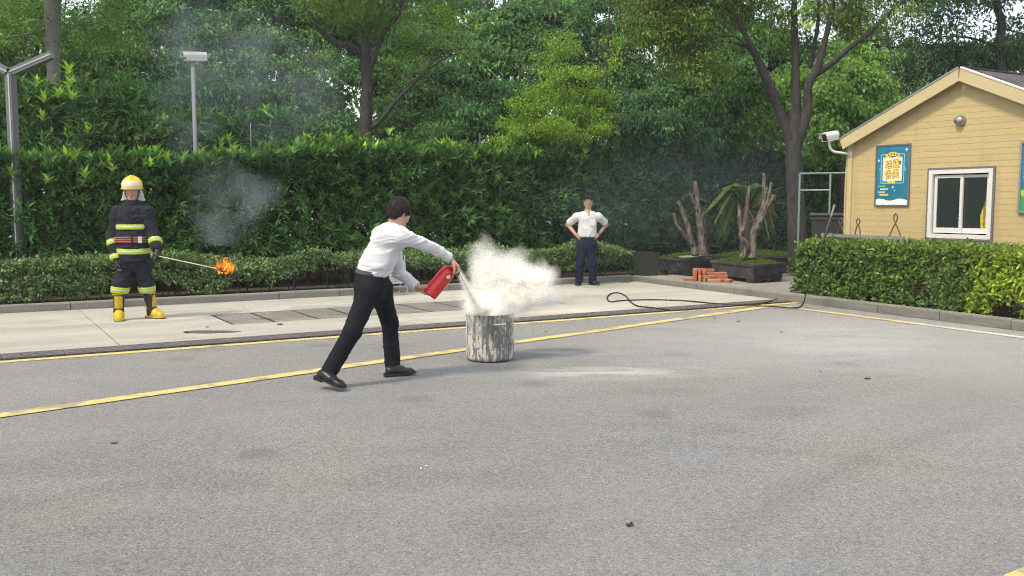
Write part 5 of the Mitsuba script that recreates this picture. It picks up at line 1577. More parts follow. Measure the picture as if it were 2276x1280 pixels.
dry_leaf(253, 986, 'dry brown leaf on the open asphalt at the lower left', 0.049, 'm_dryleaf', 0, seed=1)
dry_leaf(415, 740, 'dark curled leaf at the left rim of the round cover', 0.085, z=0.012, seed=2)
dry_leaf(461, 728, 'small dark leaf just behind the round cover', 0.046, z=0.012, seed=3)
dry_leaf(622, 722, 'dark leaf on the apron before the concrete slabs', 0.078, z=0.012, seed=4)
dry_leaf(1214, 738, 'dark leaf on asphalt just right of the pot', 0.046, seed=5)
dry_leaf(1587, 708, 'dark leaf by the slanting yellow line near the hose', 0.046, seed=6)
dry_leaf(1641, 715, 'dark leaf right of another below the hose', 0.065, seed=7)
dry_leaf(1737, 739, 'dark leaf below the right end of the hose', 0.046, seed=8)
dry_leaf(1824, 827, 'small dark leaf alone on the asphalt below the right hedge', 0.029, seed=9)
dry_leaf(1928, 843, 'flat dark leaf on the right half of the asphalt', 0.052, seed=10)
dry_leaf(1400, 1169, 'dark flat leaf on the asphalt nearest the camera', 0.046, seed=11)
dry_leaf(936, 1043, 'white scrap of paper on the asphalt below the man', 0.019, 'm_white', cat_='paper scrap', seed=12)
dry_leaf(948, 1038, 'second white scrap beside the first on the asphalt', 0.018, 'm_white', cat_='paper scrap', seed=13)
for i, (u, v) in enumerate(((1388, 627), (1394, 629), (1400, 626), (1382, 629))):
    dry_leaf(u, v, 'dead leaf in the small heap at the inner kerb corner', 0.10, 'm_dryleaf', 0.012, seed=20 + i)
    labels[[k for k in labels if k.startswith('fallen_leaf')][-1]]['group'] = 'dead leaves at the kerb corner'

# ================================================================ PEOPLE
def axes(fwd, up):
    """Rows: side (the person's right), forward, up."""
    f = unit(fwd)
    u = unit(np.asarray(up) - f * (np.asarray(up) @ f))
    return np.array([np.cross(f, u), f, u])


def head_prims(c, R, neck, s=1.0, neck_r=0.054):
    P = lambda x, y, z: c + s * (np.array([x, y, z]) @ R)
    q = [ell(P(0, -0.012, 0.035), R, A3(0.076, 0.096, 0.086) * s, 0.03),
         cap(P(0, 0.03, 0.0), P(0, 0.042, -0.068), 0.06 * s, 0.043 * s, k=0.03),
         cap(P(-0.012, 0.062, -0.096), P(0.012, 0.062, -0.096), 0.022 * s, k=0.025),
         cap(P(-0.05, 0.0, -0.05), P(-0.025, 0.05, -0.085), 0.026 * s, 0.02 * s, k=0.025), cap(P(0.05, 0.0, -0.05), P(0.025, 0.05, -0.085), 0.026 * s, 0.02 * s, k=0.025),
         ell(P(0.037, 0.055, -0.022), R, A3(0.028, 0.03, 0.024) * s, 0.02), ell(P(-0.037, 0.055, -0.022), R, A3(0.028, 0.03, 0.024) * s, 0.02),
         cap(P(-0.036, 0.078, 0.026), P(0.036, 0.078, 0.026), 0.013 * s, k=0.015),
         cap(P(0.033, 0.108, 0.006), P(0.033, 0.10, 0.006), 0.015 * s, k=0.012, sub=True), cap(P(-0.033, 0.108, 0.006), P(-0.033, 0.10, 0.006), 0.015 * s, k=0.012, sub=True),
         cap(P(0, 0.088, 0.012), P(0, 0.107, -0.03), 0.0075 * s, 0.012 * s, k=0.010), cap(P(-0.013, 0.094, -0.033), P(0.013, 0.094, -0.033), 0.009 * s, k=0.008),
         cap(P(-0.018, 0.085, -0.06), P(0.018, 0.085, -0.06), 0.009 * s, k=0.01), cap(P(-0.014, 0.083, -0.071), P(0.014, 0.083, -0.071), 0.008 * s, k=0.008)]
    for sd in (-1, 1):
        q.append(cap(P(sd * 0.079, -0.008, 0.016), P(sd * 0.076, -0.004, -0.022), 0.019 * s, 0.011 * s, fl=(R[0], 0.42), k=0.008))
    q.append(cap(P(0, -0.022, -0.05), neck, neck_r * s, neck_r * 1.06 * s, k=0.03))
    return q


def hair_prims(c, R, s=1.0, top=0.012, fringe=0.045):
    P = lambda x, y, z: c + s * (np.array([x, y, z]) @ R)
    cuts = [(P(0, 0.055, fringe), unit(R[1] * 0.8 - R[2] * 0.75))]
    q = [ell(P(0, -0.015, 0.041), R, (A3(0.080, 0.100, 0.092) + top) * s, 0.02, cut=[(P(0, 0.04, 0.012), unit(R[1] * 0.55 - R[2] * 0.9))]),
         cap(P(0, -0.062, -0.02), P(0, -0.05, 0.03), 0.066 * s, 0.07 * s, k=0.03, fl=(R[1], 0.62)),
         ell(P(0, 0.03, 0.088), R, A3(0.066, 0.062, 0.04) * s, 0.03)]
    return q, [(P(0, 0, -0.062), -R[2])]


def strands(hm, R, c, n, L, seed):
    """Short tufts of hair lying over the scalp mesh, falling away from the crown."""
    g = np.random.default_rng(seed)
    i = g.choice(len(hm.vertices), n)
    N = vnormals(hm)[i]
    top = c - R[1] * 0.05 + R[2] * 0.12
    D = unit(hm.vertices[i] - top)
    D = unit(D - N * (D * N).sum(1)[:, None]) + N * g.uniform(0.03, 0.20, n)[:, None] + g.normal(0, 0.16, (n, 3))
    v, f, _ = leaf_mesh(hm.vertices[i] - N * 0.002, D, N, L * g.uniform(0.6, 1.3, n), 0.005, np.zeros((n, 3)), fold=0.1, droop=0.15)
    return trimesh.Trimesh(v, f, process=False)


def rot(v, ax, a):
    return v * math.cos(a) + np.cross(ax, v) * math.sin(a) + ax * (ax @ v) * (1 - math.cos(a))


def hand_prims(W, D, N, side, curl=(0.5, 0.7, 0.5), s=1.0, thumb=(0.65, 0.5, 0.5), spread=0.06):
    """A hand from wrist W along D; N is where the palm faces, side (unit) towards the thumb. Five fingers."""
    D = unit(D)
    N = unit(N - D * (N @ D))
    S = unit(side - D * (side @ D) - N * (side @ N))
    q = []
    offs = (0.031, 0.0105, -0.0105, -0.031)
    lens = (0.95, 1.06, 1.0, 0.80)
    for i in range(4):
        K = W + (D * (0.088 - 0.006 * abs(i - 1)) + S * offs[i]) * s
        q.append(cap(W + (D * 0.012 + S * offs[i] * 0.6) * s, K, 0.0155 * s, 0.0135 * s, k=0.012))
        d = unit(D + S * spread * (1.5 - i))
        ax = unit(np.cross(d, N))
        p, a = K, 0.0
        cm = curl if not isinstance(curl[0], (tuple, list)) else curl[i]
        for j, l in enumerate((0.043, 0.027, 0.021)):
            a += cm[j]
            e = p + rot(d, ax, a) * l * lens[i] * s
            q.append(cap(p, e, (0.0098 - 0.001 * j) * s, (0.0090 - 0.001 * j) * s, k=0.004))
            p = e
    b = W + (D * 0.028 + S * 0.026 + N * 0.008) * s
    t0, t1, t2 = thumb
    d = unit(D * (1 - t0 * 0.5) + S * t0 + N * t1 * 0.6)
    p = b + d * 0.040 * s
    q.append(cap(b, p, 0.0155 * s, 0.0115 * s, k=0.012))
    d2 = unit(d + D * 0.35 + N * t2 * 0.6 - S * 0.25)
    e = p + d2 * 0.030 * s
    q += [cap(p, e, 0.0112 * s, 0.0100 * s, k=0.004), cap(e, e + unit(d2 + N * t2 * 0.4) * 0.022 * s, 0.0100 * s, 0.0082 * s, k=0.004)]
    return q


def shoe_parts(parent, heel, toe, sole_n=UP, mat='m_leather', W=0.048, H=0.075, ankle=None, name='shoe', laces=True):
    """A lace-up shoe from heel to toe resting on its sole; parts: shoe > sole, lace."""
    f = unit(toe - heel)
    n = unit(sole_n - f * (sole_n @ f))
    r = np.cross(f, n)
    L = np.linalg.norm(toe - heel)
    M = frame(heel, f, -r, n)
    P = lambda x, y, z: heel + f * x * L - r * y + n * z
    an = ankle if ankle is not None else P(0.22, 0, 0.12)
    q = [cap(P(0.16, 0, 0.045), P(0.48, 0.003, 0.042), W * 0.80, W * 0.88, k=0.03), cap(P(0.48, 0.003, 0.038), P(0.80, 0.006, 0.030), W * 0.92, W * 0.78, k=0.03, fl=(n, 0.78)),
         cap(P(0.80, 0.006, 0.028), P(0.88, 0.004, 0.026), W * 0.74, W * 0.52, k=0.02, fl=(n, 0.75)), cap(P(0.20, 0, 0.05), an, W * 0.84, W * 0.80, k=0.03), cap(P(0.3, 0, 0.07), P(0.5, 0, 0.052), W * 0.66, W * 0.6, k=0.03)]
    m = body(q, 0.005, cuts=[(P(0, 0, 0.014), -n), (P(0, 0, H + 0.02), n)])
    k = obj(parent + '__' + name, m, mat, True)
    out = sg.Polygon([(-0.004, -0.030), (0.0, -0.036), (0.12 * L / 0.28, -0.038), (0.5 * L, -0.042), (0.74 * L, -0.051), (0.9 * L, -0.040), (0.985 * L, -0.018), (1.0 * L, 0.004), (0.98 * L, 0.026), (0.9 * L, 0.042), (0.74 * L, 0.050), (0.5 * L, 0.040), (0.12, 0.037), (0.0, 0.034), (-0.006, 0.02)]).buffer(0.004)
    sole = extrude(out, 0.016)
    heelb = extrude(out.intersection(sg.box(-1, -1, 0.27 * L, 1)).buffer(-0.002), 0.014)
    heelb.apply_translation([0, 0, -0.012])
    sole.apply_translation([0, 0, 0.003])
    obj(k + '__sole', put(cat([sole, heelb]), M @ frame([0, 0, 0.010], [1, 0, 0], [0, 1, 0], [0, 0, 1])), 'm_black')
    if laces:
        for j in range(4):
            x = 0.40 + j * 0.062
            z = H + 0.024 - j * 0.0095
            obj(k + '__lace', tube([P(x, -0.022, z - 0.008), P(x + 0.01, 0, z + 0.001), P(x, 0.022, z - 0.008)], 0.0032, 5, 3), 'm_black', True)
    return k


def face_parts(k, c, R, s=1.0, glasses=False):
    P = lambda x, y, z: c + s * (np.array([x, y, z]) @ R)
    for sd in (-1, 1):
        e = trimesh.creation.icosphere(2, 0.0115 * s)
        e.apply_translation(P(sd * 0.033, 0.082, 0.006))
        ek = obj(k + '__eye', e, 'm_white', True)
        i = trimesh.creation.icosphere(2, 0.0062 * s)
        i.apply_translation(P(sd * 0.033, 0.0895, 0.006))
        obj(ek + '__iris', i, 'm_black', True)
        obj(k + '__eyebrow', tube([P(sd * 0.016, 0.096, 0.026), P(sd * 0.034, 0.096, 0.031), P(sd * 0.052, 0.083, 0.026)], [0.0035 * s, 0.004 * s, 0.002 * s], 6, 4), 'm_hair', True)
    m = body([cap(P(-0.02, 0.0875, -0.064), P(0.02, 0.0875, -0.064), 0.0062 * s, k=0.004), cap(P(-0.014, 0.0935, -0.066), P(0.014, 0.0935, -0.066), 0.0055 * s, k=0.006)], 0.003, pad=0.01)
    obj(k + '__mouth', m, 'm_lip', True)
    if glasses:
        gk = None
        for sd in (-1, 1):
            lp = [P(sd * 0.033 + 0.022 * math.cos(a), 0.108, 0.004 + 0.017 * math.sin(a)) for a in np.linspace(0, 2 * math.pi, 13)]
            g = obj(k + '__glasses', tube(lp, 0.0022, 5, 2), 'm_black', True)
            obj(g + '__arm', tube([P(sd * 0.054, 0.107, 0.008), P(sd * 0.078, 0.06, 0.010), P(sd * 0.083, -0.005, 0.012)], 0.002, 5, 3), 'm_black', True)
        obj(k + '__glasses__bridge', tube([P(-0.011, 0.109, 0.008), P(0, 0.112, 0.010), P(0.011, 0.109, 0.008)], 0.002, 5, 3), 'm_black', True)


# ---------------------------------------------------------------- 1: the man with the extinguisher
MH, MT = at(703, 846, 7.60), at(766, 866, 7.47)
J = dict(pel=at(828, 626, 7.86), hipR=at(820, 645, 7.79), hipL=at(843, 642, 7.95), kneeR=at(783, 736, 7.66), kneeL=at(866, 714, 8.18), ankR=at(727, 835, 7.60), ankL=at(872, 808, 8.20),
         belt=at(829, 602, 7.88), chest=at(868, 532, 7.86), nb=at(882, 499, 7.87), shR=at(892, 521, 7.70), shL=at(868, 517, 8.03), elR=at(953, 545, 7.86), elL=at(886, 606, 8.12),
         wrR=at(1000, 574, 8.00), wrL=at(928, 638, 8.06), head=at(886, 475, 7.88))
spine = unit(J['nb'] - J['belt'])
latT = unit(J['shR'] - J['shL'])
fwdT = unit(np.cross(spine, latT)) * -1
if fwdT[0] < 0:
    fwdT = -fwdT
RH = axes(A3(0.66, 0.66, -0.36), A3(0.30, 0.22, 0.93))
man = thing('person', 'man in white long-sleeved shirt and black trousers leaning forward to aim a red extinguisher', 'person')
latP = unit(J['hipR'] - J['hipL'])
handRD = unit(A3(0.60, 0.10, -0.62))
hR = hand_prims(J['wrR'] + handRD * 0.012, handRD, A3(-0.62, -0.15, -0.65), unit(A3(0.1, -1.0, 0.0)), curl=((0.65, 0.9, 0.6), (0.75, 1.0, 0.7), (0.8, 1.0, 0.7), (0.85, 1.0, 0.7)), thumb=(0.45, 0.8, 0.8))
handLD = unit(A3(0.72, -0.35, -0.50))
hL = hand_prims(J['wrL'] + handLD * 0.012, handLD, A3(0.66, -0.05, 0.74), unit(A3(0.2, -0.95, 0.15)), curl=((0.30, 0.5, 0.4), (0.28, 0.5, 0.4), (0.30, 0.5, 0.4), (0.35, 0.5, 0.4)), thumb=(0.8, 0.7, 0.5), spread=0.10)
skin = head_prims(J['head'], RH, J['nb'] - spine * 0.03) + [
    cap(J['belt'], J['chest'], 0.125, 0.135, fl=(fwdT, 0.66), k=0.05), cap(J['shL'], J['shR'], 0.042, k=0.04), cap(J['pel'], J['belt'], 0.125, 0.12, fl=(fwdT, 0.7), k=0.05),
    cap(J['hipR'], J['kneeR'], 0.078, 0.055, k=0.04), cap(J['hipL'], J['kneeL'], 0.078, 0.055, k=0.04), cap(J['kneeR'], J['ankR'], 0.055, 0.036, k=0.02), cap(J['kneeL'], J['ankL'], 0.055, 0.036, k=0.02),
    cap(J['ankR'], J['ankR'] + unit(MT - MH) * 0.08 - UP * 0.03, 0.034, 0.03), cap(J['ankL'], J['ankL'] + A3(0.08, 0.03, -0.045), 0.034, 0.03),
    cap(J['shR'], J['elR'], 0.036, 0.030, k=0.02), cap(J['elR'], J['wrR'], 0.030, 0.026, k=0.015), cap(J['shL'], J['elL'], 0.038, 0.036, k=0.02), cap(J['elL'], J['wrL'], 0.036, 0.027, k=0.015),
    cap(J['wrR'], J['wrR'] + handRD * 0.03, 0.027, 0.026, k=0.01, fl=(unit(np.cross(handRD, A3(0.1, -1, 0))), 0.8)), cap(J['wrL'], J['wrL'] + handLD * 0.03, 0.027, 0.026, k=0.01)] + hR + hL
USED.discard(man)
obj(man, body(skin, 0.0055), 'm_skin', True)
beltN = unit(spine * 0.85 + A3(-0.28, -0.1, 0.55))
wR, wL = unit(J['wrR'] - J['elR']), unit(J['wrL'] - J['elL'])
torso_s = [cap(J['belt'] - spine * 0.08, J['belt'] + spine * 0.10, 0.152, 0.158, fl=(fwdT, 0.80), k=0.05), cap(J['belt'] + spine * 0.10, J['chest'] - spine * 0.01, 0.158, 0.165, fl=(fwdT, 0.76), k=0.06),
           cap(J['shL'] - spine * 0.02, J['shR'] - spine * 0.02, 0.070, k=0.06), cap(J['shL'] * 0.5 + J['nb'] * 0.5 - spine * 0.03, J['shR'] * 0.5 + J['nb'] * 0.5 - spine * 0.03, 0.064, k=0.04),
           cap(J['chest'] - fwdT * 0.06 - latT * 0.09, J['chest'] - fwdT * 0.06 + latT * 0.07, 0.085, k=0.06)]
arms_s = [cap(J['shR'], J['elR'], 0.068, 0.056, k=0.05), cap(J['elR'], J['wrR'] - wR * 0.015, 0.056, 0.042, k=0.03, cut=[(J['wrR'] - wR * 0.012, wR)]),
          cap(J['shL'], J['elL'], 0.066, 0.056, k=0.04), cap(J['elL'], J['wrL'] - wL * 0.015, 0.056, 0.042, k=0.03, cut=[(J['wrL'] - wL * 0.012, wL)])]
bc = J['belt'] + spine * 0.0
for q in torso_s:
    q['cut'] = [(bc - beltN * 0.012, -beltN)]
for q in arms_s[2:]:
    q['k'] = 0.02
sm = body(torso_s + arms_s, 0.0065, cuts=[(J['nb'] + spine * 0.008, spine)])
sm = wrinkle(sm, 0.0080, (2.5, 4, 9), np.array([latT, unit(fwdT + 0.6 * spine), unit(spine - 0.6 * fwdT)]), 2)
sm = wrinkle(sm, 0.0050, (3, 4, 22), np.array([latT, unit(fwdT + 0.9 * spine), unit(spine - 0.9 * fwdT)]), 5)
sh = obj(man + '__shirt', sm, 'm_shirt', True)
tag(obj(man + '__shirt__collar', wrinkle(body([cap(J['nb'] - spine * 0.03, J['nb'] + spine * 0.02 + fwdT * 0.012, 0.071, 0.063, k=0.02)], 0.005, cuts=[(J['nb'] + spine * 0.022, unit(spine + fwdT * 0.15)), (J['nb'] - spine * 0.024, -spine)]), 0.002, (20, 20, 20)), 'm_shirt', True))
for w_, d_, nm in ((J['wrR'], wR, 'cuff'), (J['wrL'], wL, 'cuff')):
    obj(man + '__shirt__' + nm, body([cap(w_ - d_ * 0.07, w_ + d_ * 0.02, 0.046, 0.044)], 0.004, cuts=[(w_ - d_ * 0.008, d_), (w_ - d_ * 0.062, -d_)]), 'm_shirt', True)
hem = [unit(J['ankR'] - J['kneeR']), unit(J['ankL'] - J['kneeL'])]
aR, aL = J['ankR'] + hem[0] * 0.03, J['ankL'] + hem[1] * 0.035
tr = [cap(J['hipR'], J['hipL'], 0.112, k=0.06), cap(J['pel'], J['belt'], 0.138, 0.148, fl=(fwdT, 0.84), k=0.05), cap(J['hipR'], J['kneeR'], 0.098, 0.075, k=0.05), cap(J['hipL'], J['kneeL'], 0.098, 0.075, k=0.05),
      cap(J['kneeR'], aR, 0.075, 0.066, k=0.03, cut=[(aR - hem[0] * 0.005, hem[0])]), cap(J['kneeL'], aL, 0.075, 0.068, k=0.03, cut=[(aL - hem[1] * 0.005, hem[1])]),
      cap(J['pel'] - fwdT * 0.05 - UP * 0.02, J['pel'] - fwdT * 0.04 - UP * 0.05, 0.105, k=0.05)]
tm = body(tr, 0.0065, cuts=[(bc + beltN * 0.004, beltN)])
tm = wrinkle(tm, 0.0050, (4, 4, 7), None, 8)
tm = wrinkle(tm, 0.0028, (5, 5, 15), np.array([[0.8, 0, 0.6], [0, 1, 0], [-0.6, 0, 0.8]]), 3)
obj(man + '__trousers', tm, 'm_trousers', True)
bp = [cap(J['belt'] - spine * 0.08, J['belt'] + spine * 0.10, 0.162, 0.166, fl=(fwdT, 0.82), k=0.05)]
obj(man + '__belt', body(bp, 0.005, cuts=[(bc + beltN * 0.020, beltN), (bc - beltN * 0.018, -beltN)]), 'm_belt', True)
hp_, hc_ = hair_prims(J['head'], RH, 1.0, 0.010)
hm = body(hp_, 0.0045, cuts=hc_)
obj(man + '__hair', cat([hm, strands(hm, RH, J['head'], 3000, 0.024, 1)]), 'm_hair', False)
face_parts(man, J['head'], RH, 1.0, True)
shoe_parts(man, MH + A3(0, 0, 0.018), MT + A3(0, 0, -0.0), unit(A3(-0.06, 0.02, 1)), ankle=J['ankR'])
LH_, LT_ = gr(856, 838), gr(926, 832)
LT_ = LH_ + unit(LT_ - LH_) * 0.285
shoe_parts(man, LH_ + A3(0, 0, 0.003), LT_ + A3(0, 0, 0.003), UP, ankle=J['ankL'] + A3(0, 0, 0.0))

# ---------------------------------------------------------------- the red extinguisher in his hands
ex = thing('fire_extinguisher', 'red powder extinguisher tilted downward in the leaning man\'s hands', 'extinguisher')
B0, B1 = at(954, 655, 8.02), at(1001, 597, 8.05)
xa = unit(B1 - B0)
xs = -unit(np.cross(xa, A3(0, 1, 0.2)))
Mx = frame(B0, xs, np.cross(xa, xs), xa)
BL = np.linalg.norm(B1 - B0)
r = 0.066
obj(ex + '__cylinder', put(lathe([(0, 0.012), (0.045, 0.010), (r - 0.004, 0.0), (r, 0.004), (r, 0.034), (r - 0.0015, 0.036), (r, 0.039), (r, BL - 0.05), (r - 0.006, BL - 0.022), (r - 0.02, BL - 0.002), (0.026, BL + 0.012), (0.018, BL + 0.016), (0, BL + 0.016)], 44), Mx), 'm_red', 40)
obj(ex + '__base', put(lathe([(0, 0.004), (0.05, 0.004), (0.056, -0.004), (0.0555, 0.011), (0, 0.011)], 32), Mx), 'm_black', 40)
obj(ex + '__valve', put(cat([lathe([(0, BL + 0.01), (0.017, BL + 0.01), (0.017, BL + 0.035), (0.012, BL + 0.05), (0, BL + 0.05)], 20), box([0.02, 0, BL + 0.036], (0.05, 0.02, 0.02))]), Mx), 'm_steel', 40)
for zz, tl in ((BL + 0.045, 0.004), (BL + 0.058, 0.014)):
    obj(ex + '__lever', put(bar([-0.015, 0, zz], [-0.085, 0, zz + tl], 0.020, 0.007), Mx), 'm_black' if zz < BL + 0.05 else 'm_red')
obj(ex + '__gauge', put(lathe([(0, 0), (0.013, 0), (0.013, 0.012), (0, 0.014)], 18), Mx @ frame([0, -0.016, BL + 0.03], [1, 0, 0], [0, 0, 1], [0, -1, 0])), 'm_pale_metal', 40)
nz = [(0.03, 0, BL + 0.036), (0.062, 0, BL + 0.034), (0.078, -0.004, BL + 0.018), (0.082, -0.006, BL - 0.004)]
obj(ex + '__nozzle', put(tube(nz, [0.010, 0.010, 0.010, 0.013], 12, 4), Mx), 'm_black', True)
# the pale round label and a label panel follow the cylinder's curve
def curved(a0, a1, z0, z1, rad, rnd=False, n=14):
    V, F = [], []
    if rnd:
        ca, cz, hr = (a0 + a1) / 2, (z0 + z1) / 2, (z1 - z0) / 2
        V.append((ca, cz))
        V += [(ca + hr / rad * math.cos(t), cz + hr * math.sin(t)) for t in np.linspace(0, 2 * math.pi, 24, endpoint=False)]
        F = [(0, 1 + i, 1 + (i + 1) % 24) for i in range(24)]
    else:
        for i in range(n + 1):
            a = a0 + (a1 - a0) * i / n
            V += [(a, z0), (a, z1)]
        F = [f for i in range(n) for f in ((2 * i, 2 * i + 2, 2 * i + 1), (2 * i + 1, 2 * i + 2, 2 * i + 3))]
    P = np.array([(rad * math.cos(a), rad * math.sin(a), z) for a, z in V])
    return trimesh.Trimesh(P, np.array(F), process=False)


vx = Mx[:3, :3].T @ A3(0.10, -1, 0.25)
av = math.atan2(vx[1], vx[0])
scene['m_label'] = {'type': 'twosided', 'bsdf': {'type': 'principled', 'base_color': {'type': 'rgb', 'value': [0.72, 0.66, 0.62]}, 'roughness': 0.4}}
vd = 1 if True else -1
a_l = av + 0.62 * (1 if (Mx[:3, 0] * math.cos(av + 0.6) + Mx[:3, 1] * math.sin(av + 0.6))[0] > (Mx[:3, 0] * math.cos(av - 0.6) + Mx[:3, 1] * math.sin(av - 0.6))[0] else -1)
obj(ex + '__label', put(curved(a_l - 0.3, a_l + 0.3, BL - 0.085, BL - 0.047, r + 0.0012, True), Mx), 'm_label', True)

# ---------------------------------------------------------------- 2: the firefighter
FY = 12.15
F = dict(head=at(294, 426, FY), nb=at(293, 455, FY), chest=at(294, 486, FY), belt=at(297, 532, FY), pel=at(297, 580, FY), shR=at(262, 473, FY), shL=at(327, 472, FY), elR=at(250, 524, FY + 0.02), elL=at(342, 522, FY - 0.02),
         wrR=at(259, 578, FY - 0.08), wrL=at(350, 556, FY - 0.14), hipR=at(279, 594, FY), hipL=at(315, 594, FY + 0.05), kneeR=at(269, 632, FY - 0.06), kneeL=at(325, 630, FY + 0.1), ankR=at(264, 686, FY - 0.06), ankL=at(331, 684, FY + 0.15))
ff = unit(A3(0.16, -0.98, 0))
fr_ = np.cross(ff, UP)                            # his right
FH = axes(A3(0.20, -0.97, -0.08), UP)
fire = thing('person', 'firefighter in dark turnout gear, yellow helmet and yellow boots holding a burning rod', 'person')
dR, dL = unit(A3(0.10, -0.25, -0.95)), unit(A3(0.30, -0.42, -0.62))
gR = hand_prims(F['wrR'] + dR * 0.01, dR, unit(A3(0.9, 0.25, 0)), unit(A3(0.2, -0.95, 0.1)), curl=(0.45, 0.6, 0.4), s=1.18)
gL = hand_prims(F['wrL'] + dL * 0.01, dL, unit(A3(-0.7, 0.2, -0.5)), unit(A3(0.2, -0.85, 0.5)), curl=(0.9, 1.1, 0.8), s=1.18, thumb=(0.5, 0.9, 0.8))
skin = head_prims(F['head'], FH, F['nb'] - UP * 0.04) + [
    cap(F['belt'], F['chest'], 0.14, 0.15, fl=(ff, 0.66), k=0.05), cap(F['shL'], F['shR'], 0.06, k=0.05), cap(F['pel'], F['belt'], 0.10, 0.12, fl=(ff, 0.7), k=0.03),
    cap(F['hipR'], F['kneeR'], 0.066, 0.055), cap(F['hipL'], F['kneeL'], 0.066, 0.055), cap(F['kneeR'], F['ankR'], 0.058, 0.04), cap(F['kneeL'], F['ankL'], 0.058, 0.04),
    cap(F['shR'], F['elR'], 0.05, 0.042), cap(F['elR'], F['wrR'], 0.042, 0.03), cap(F['shL'], F['elL'], 0.05, 0.042), cap(F['elL'], F['wrL'], 0.042, 0.03)]
skin += hand_prims(F['wrR'] + dR * 0.01, dR, unit(A3(0.9, 0.25, 0)), unit(A3(0.2, -0.95, 0.1)), curl=(0.45, 0.6, 0.4)) + hand_prims(F['wrL'] + dL * 0.01, dL, unit(A3(-0.7, 0.2, -0.5)), unit(A3(0.2, -0.85, 0.5)), curl=(0.9, 1.1, 0.8), thumb=(0.5, 0.9, 0.8))
USED.discard(fire)
obj(fire, body(skin, 0.0085), 'm_skin', True)
eR, eL = unit(F['wrR'] - F['elR']), unit(F['wrL'] - F['elL'])
hemz = F['pel'] - UP * 0.005
jk_t = [cap(F['pel'] - UP * 0.06, F['belt'], 0.206, 0.188, fl=(ff, 0.74), k=0.04), cap(F['belt'], F['chest'], 0.188, 0.196, fl=(ff, 0.74), k=0.06), cap(F['shL'] - UP * 0.02, F['shR'] - UP * 0.02, 0.088, k=0.08),
        cap((F['shL'] + F['nb']) / 2 - UP * 0.025, (F['shR'] + F['nb']) / 2 - UP * 0.025, 0.075, k=0.05), cap(F['nb'] - UP * 0.05, F['nb'] + UP * 0.03, 0.098, 0.088, k=0.03)]
aRm = [cap(F['shR'], F['elR'], 0.086, 0.076, k=0.04), cap(F['elR'], F['wrR'], 0.076, 0.064, k=0.03, cut=[(F['wrR'], eR)])]
aLm = [cap(F['shL'], F['elL'], 0.084, 0.074, k=0.04), cap(F['elL'], F['wrL'], 0.074, 0.064, k=0.03, cut=[(F['wrL'], eL)])]
jcut = [(hemz, -UP), (F['nb'] + UP * 0.055 + ff * 0.02, unit(UP + ff * 0.12))]
jm = body(jk_t + aRm + aLm, 0.008, cuts=jcut)
jm = wrinkle(jm, 0.010, (5, 5, 8), None, 4)
jm = wrinkle(jm, 0.006, (10, 10, 16), np.array([[0.8, 0, 0.6], [0, 1, 0], [-0.6, 0, 0.8]]), 6)
jk = obj(fire + '__coat', jm, 'm_turnout', True)


def band(name, prims, c, n, half, mat='m_lime', grow=0.014, parent=None, keep=(), stripe=True):
    a = obj(f'{parent or jk}__{name}', body(prims, 0.011, cuts=[(c + n * half, n), (c - n * half, -n)] + list(keep), grow=grow), mat, True)
    if stripe:
        q = [(c + n * half * 0.30, n), (c - n * half * 0.30, -n)] + list(keep)
        obj(f'{parent or jk}__{name}', body(prims, 0.009, cuts=q, grow=grow + 0.004), 'm_silver', True)
    return a


off = [(F['chest'] - fr_ * -0.235, -fr_), (F['chest'] + fr_ * 0.235, fr_)]
band('chest_band', jk_t[:3], at(300, 504, FY), UP, 0.034, keep=[(F['chest'] + fr_ * 0.19, fr_), (F['chest'] - fr_ * 0.20, -fr_)])
band('hem_band', jk_t[:2], at(300, 556, FY), unit(UP + ff * 0.10), 0.036)
band('sleeve_band', aRm, at(253, 540, FY), unit(eR), 0.036)
band('sleeve_band', aRm, at(257, 572, FY - 0.07), unit(eR), 0.035)
band('sleeve_band', aLm, at(349, 538, FY - 0.05), unit(eL + A3(-0.1, 0, 0)), 0.036)
for i, dz in enumerate((-0.026, 0.0, 0.026)):
    obj(fire + '__belt', body(jk_t[:2], 0.006, cuts=[(F['belt'] + UP * (dz + 0.0052), UP), (F['belt'] + UP * (dz - 0.0052), -UP)], grow=0.024), 'm_orange', True)
obj(fire + '__belt', body(jk_t[:2], 0.007, cuts=[(F['belt'] + UP * 0.042, UP), (F['belt'] - UP * 0.042, -UP)], grow=0.014), 'm_rubber', True)
bu = F['belt'] + ff * 0.165 - fr_ * 0.115
obj(fire + '__belt__buckle', put(box([0, 0, 0], (0.05, 0.014, 0.085), bev=0.004), frame(bu, -fr_, -ff, UP)), 'm_pale_metal')
obj(fire + '__belt__buckle', put(box([0, 0, 0], (0.03, 0.016, 0.08), bev=0.004), frame(F['belt'] + ff * 0.170 - fr_ * 0.02, -fr_, -ff, UP)), 'm_black')
obj(jk + '__flap', put(box([0, 0, 0], (0.075, 0.012, 0.26), bev=0.004), frame(F['chest'] + ff * 0.146 - UP * 0.02, -fr_, -ff, UP)), 'm_turnout')
obj(jk + '__collar', wrinkle(body([cap(F['nb'] - UP * 0.02, F['nb'] + UP * 0.05, 0.092, 0.088)], 0.006, cuts=[(F['nb'] + UP * 0.062 + ff * 0.02, unit(UP + ff * 0.1)), (F['nb'] - UP * 0.02, -UP)], grow=0.006), 0.007, (6, 6, 22), None, 3), 'm_turnout', True)
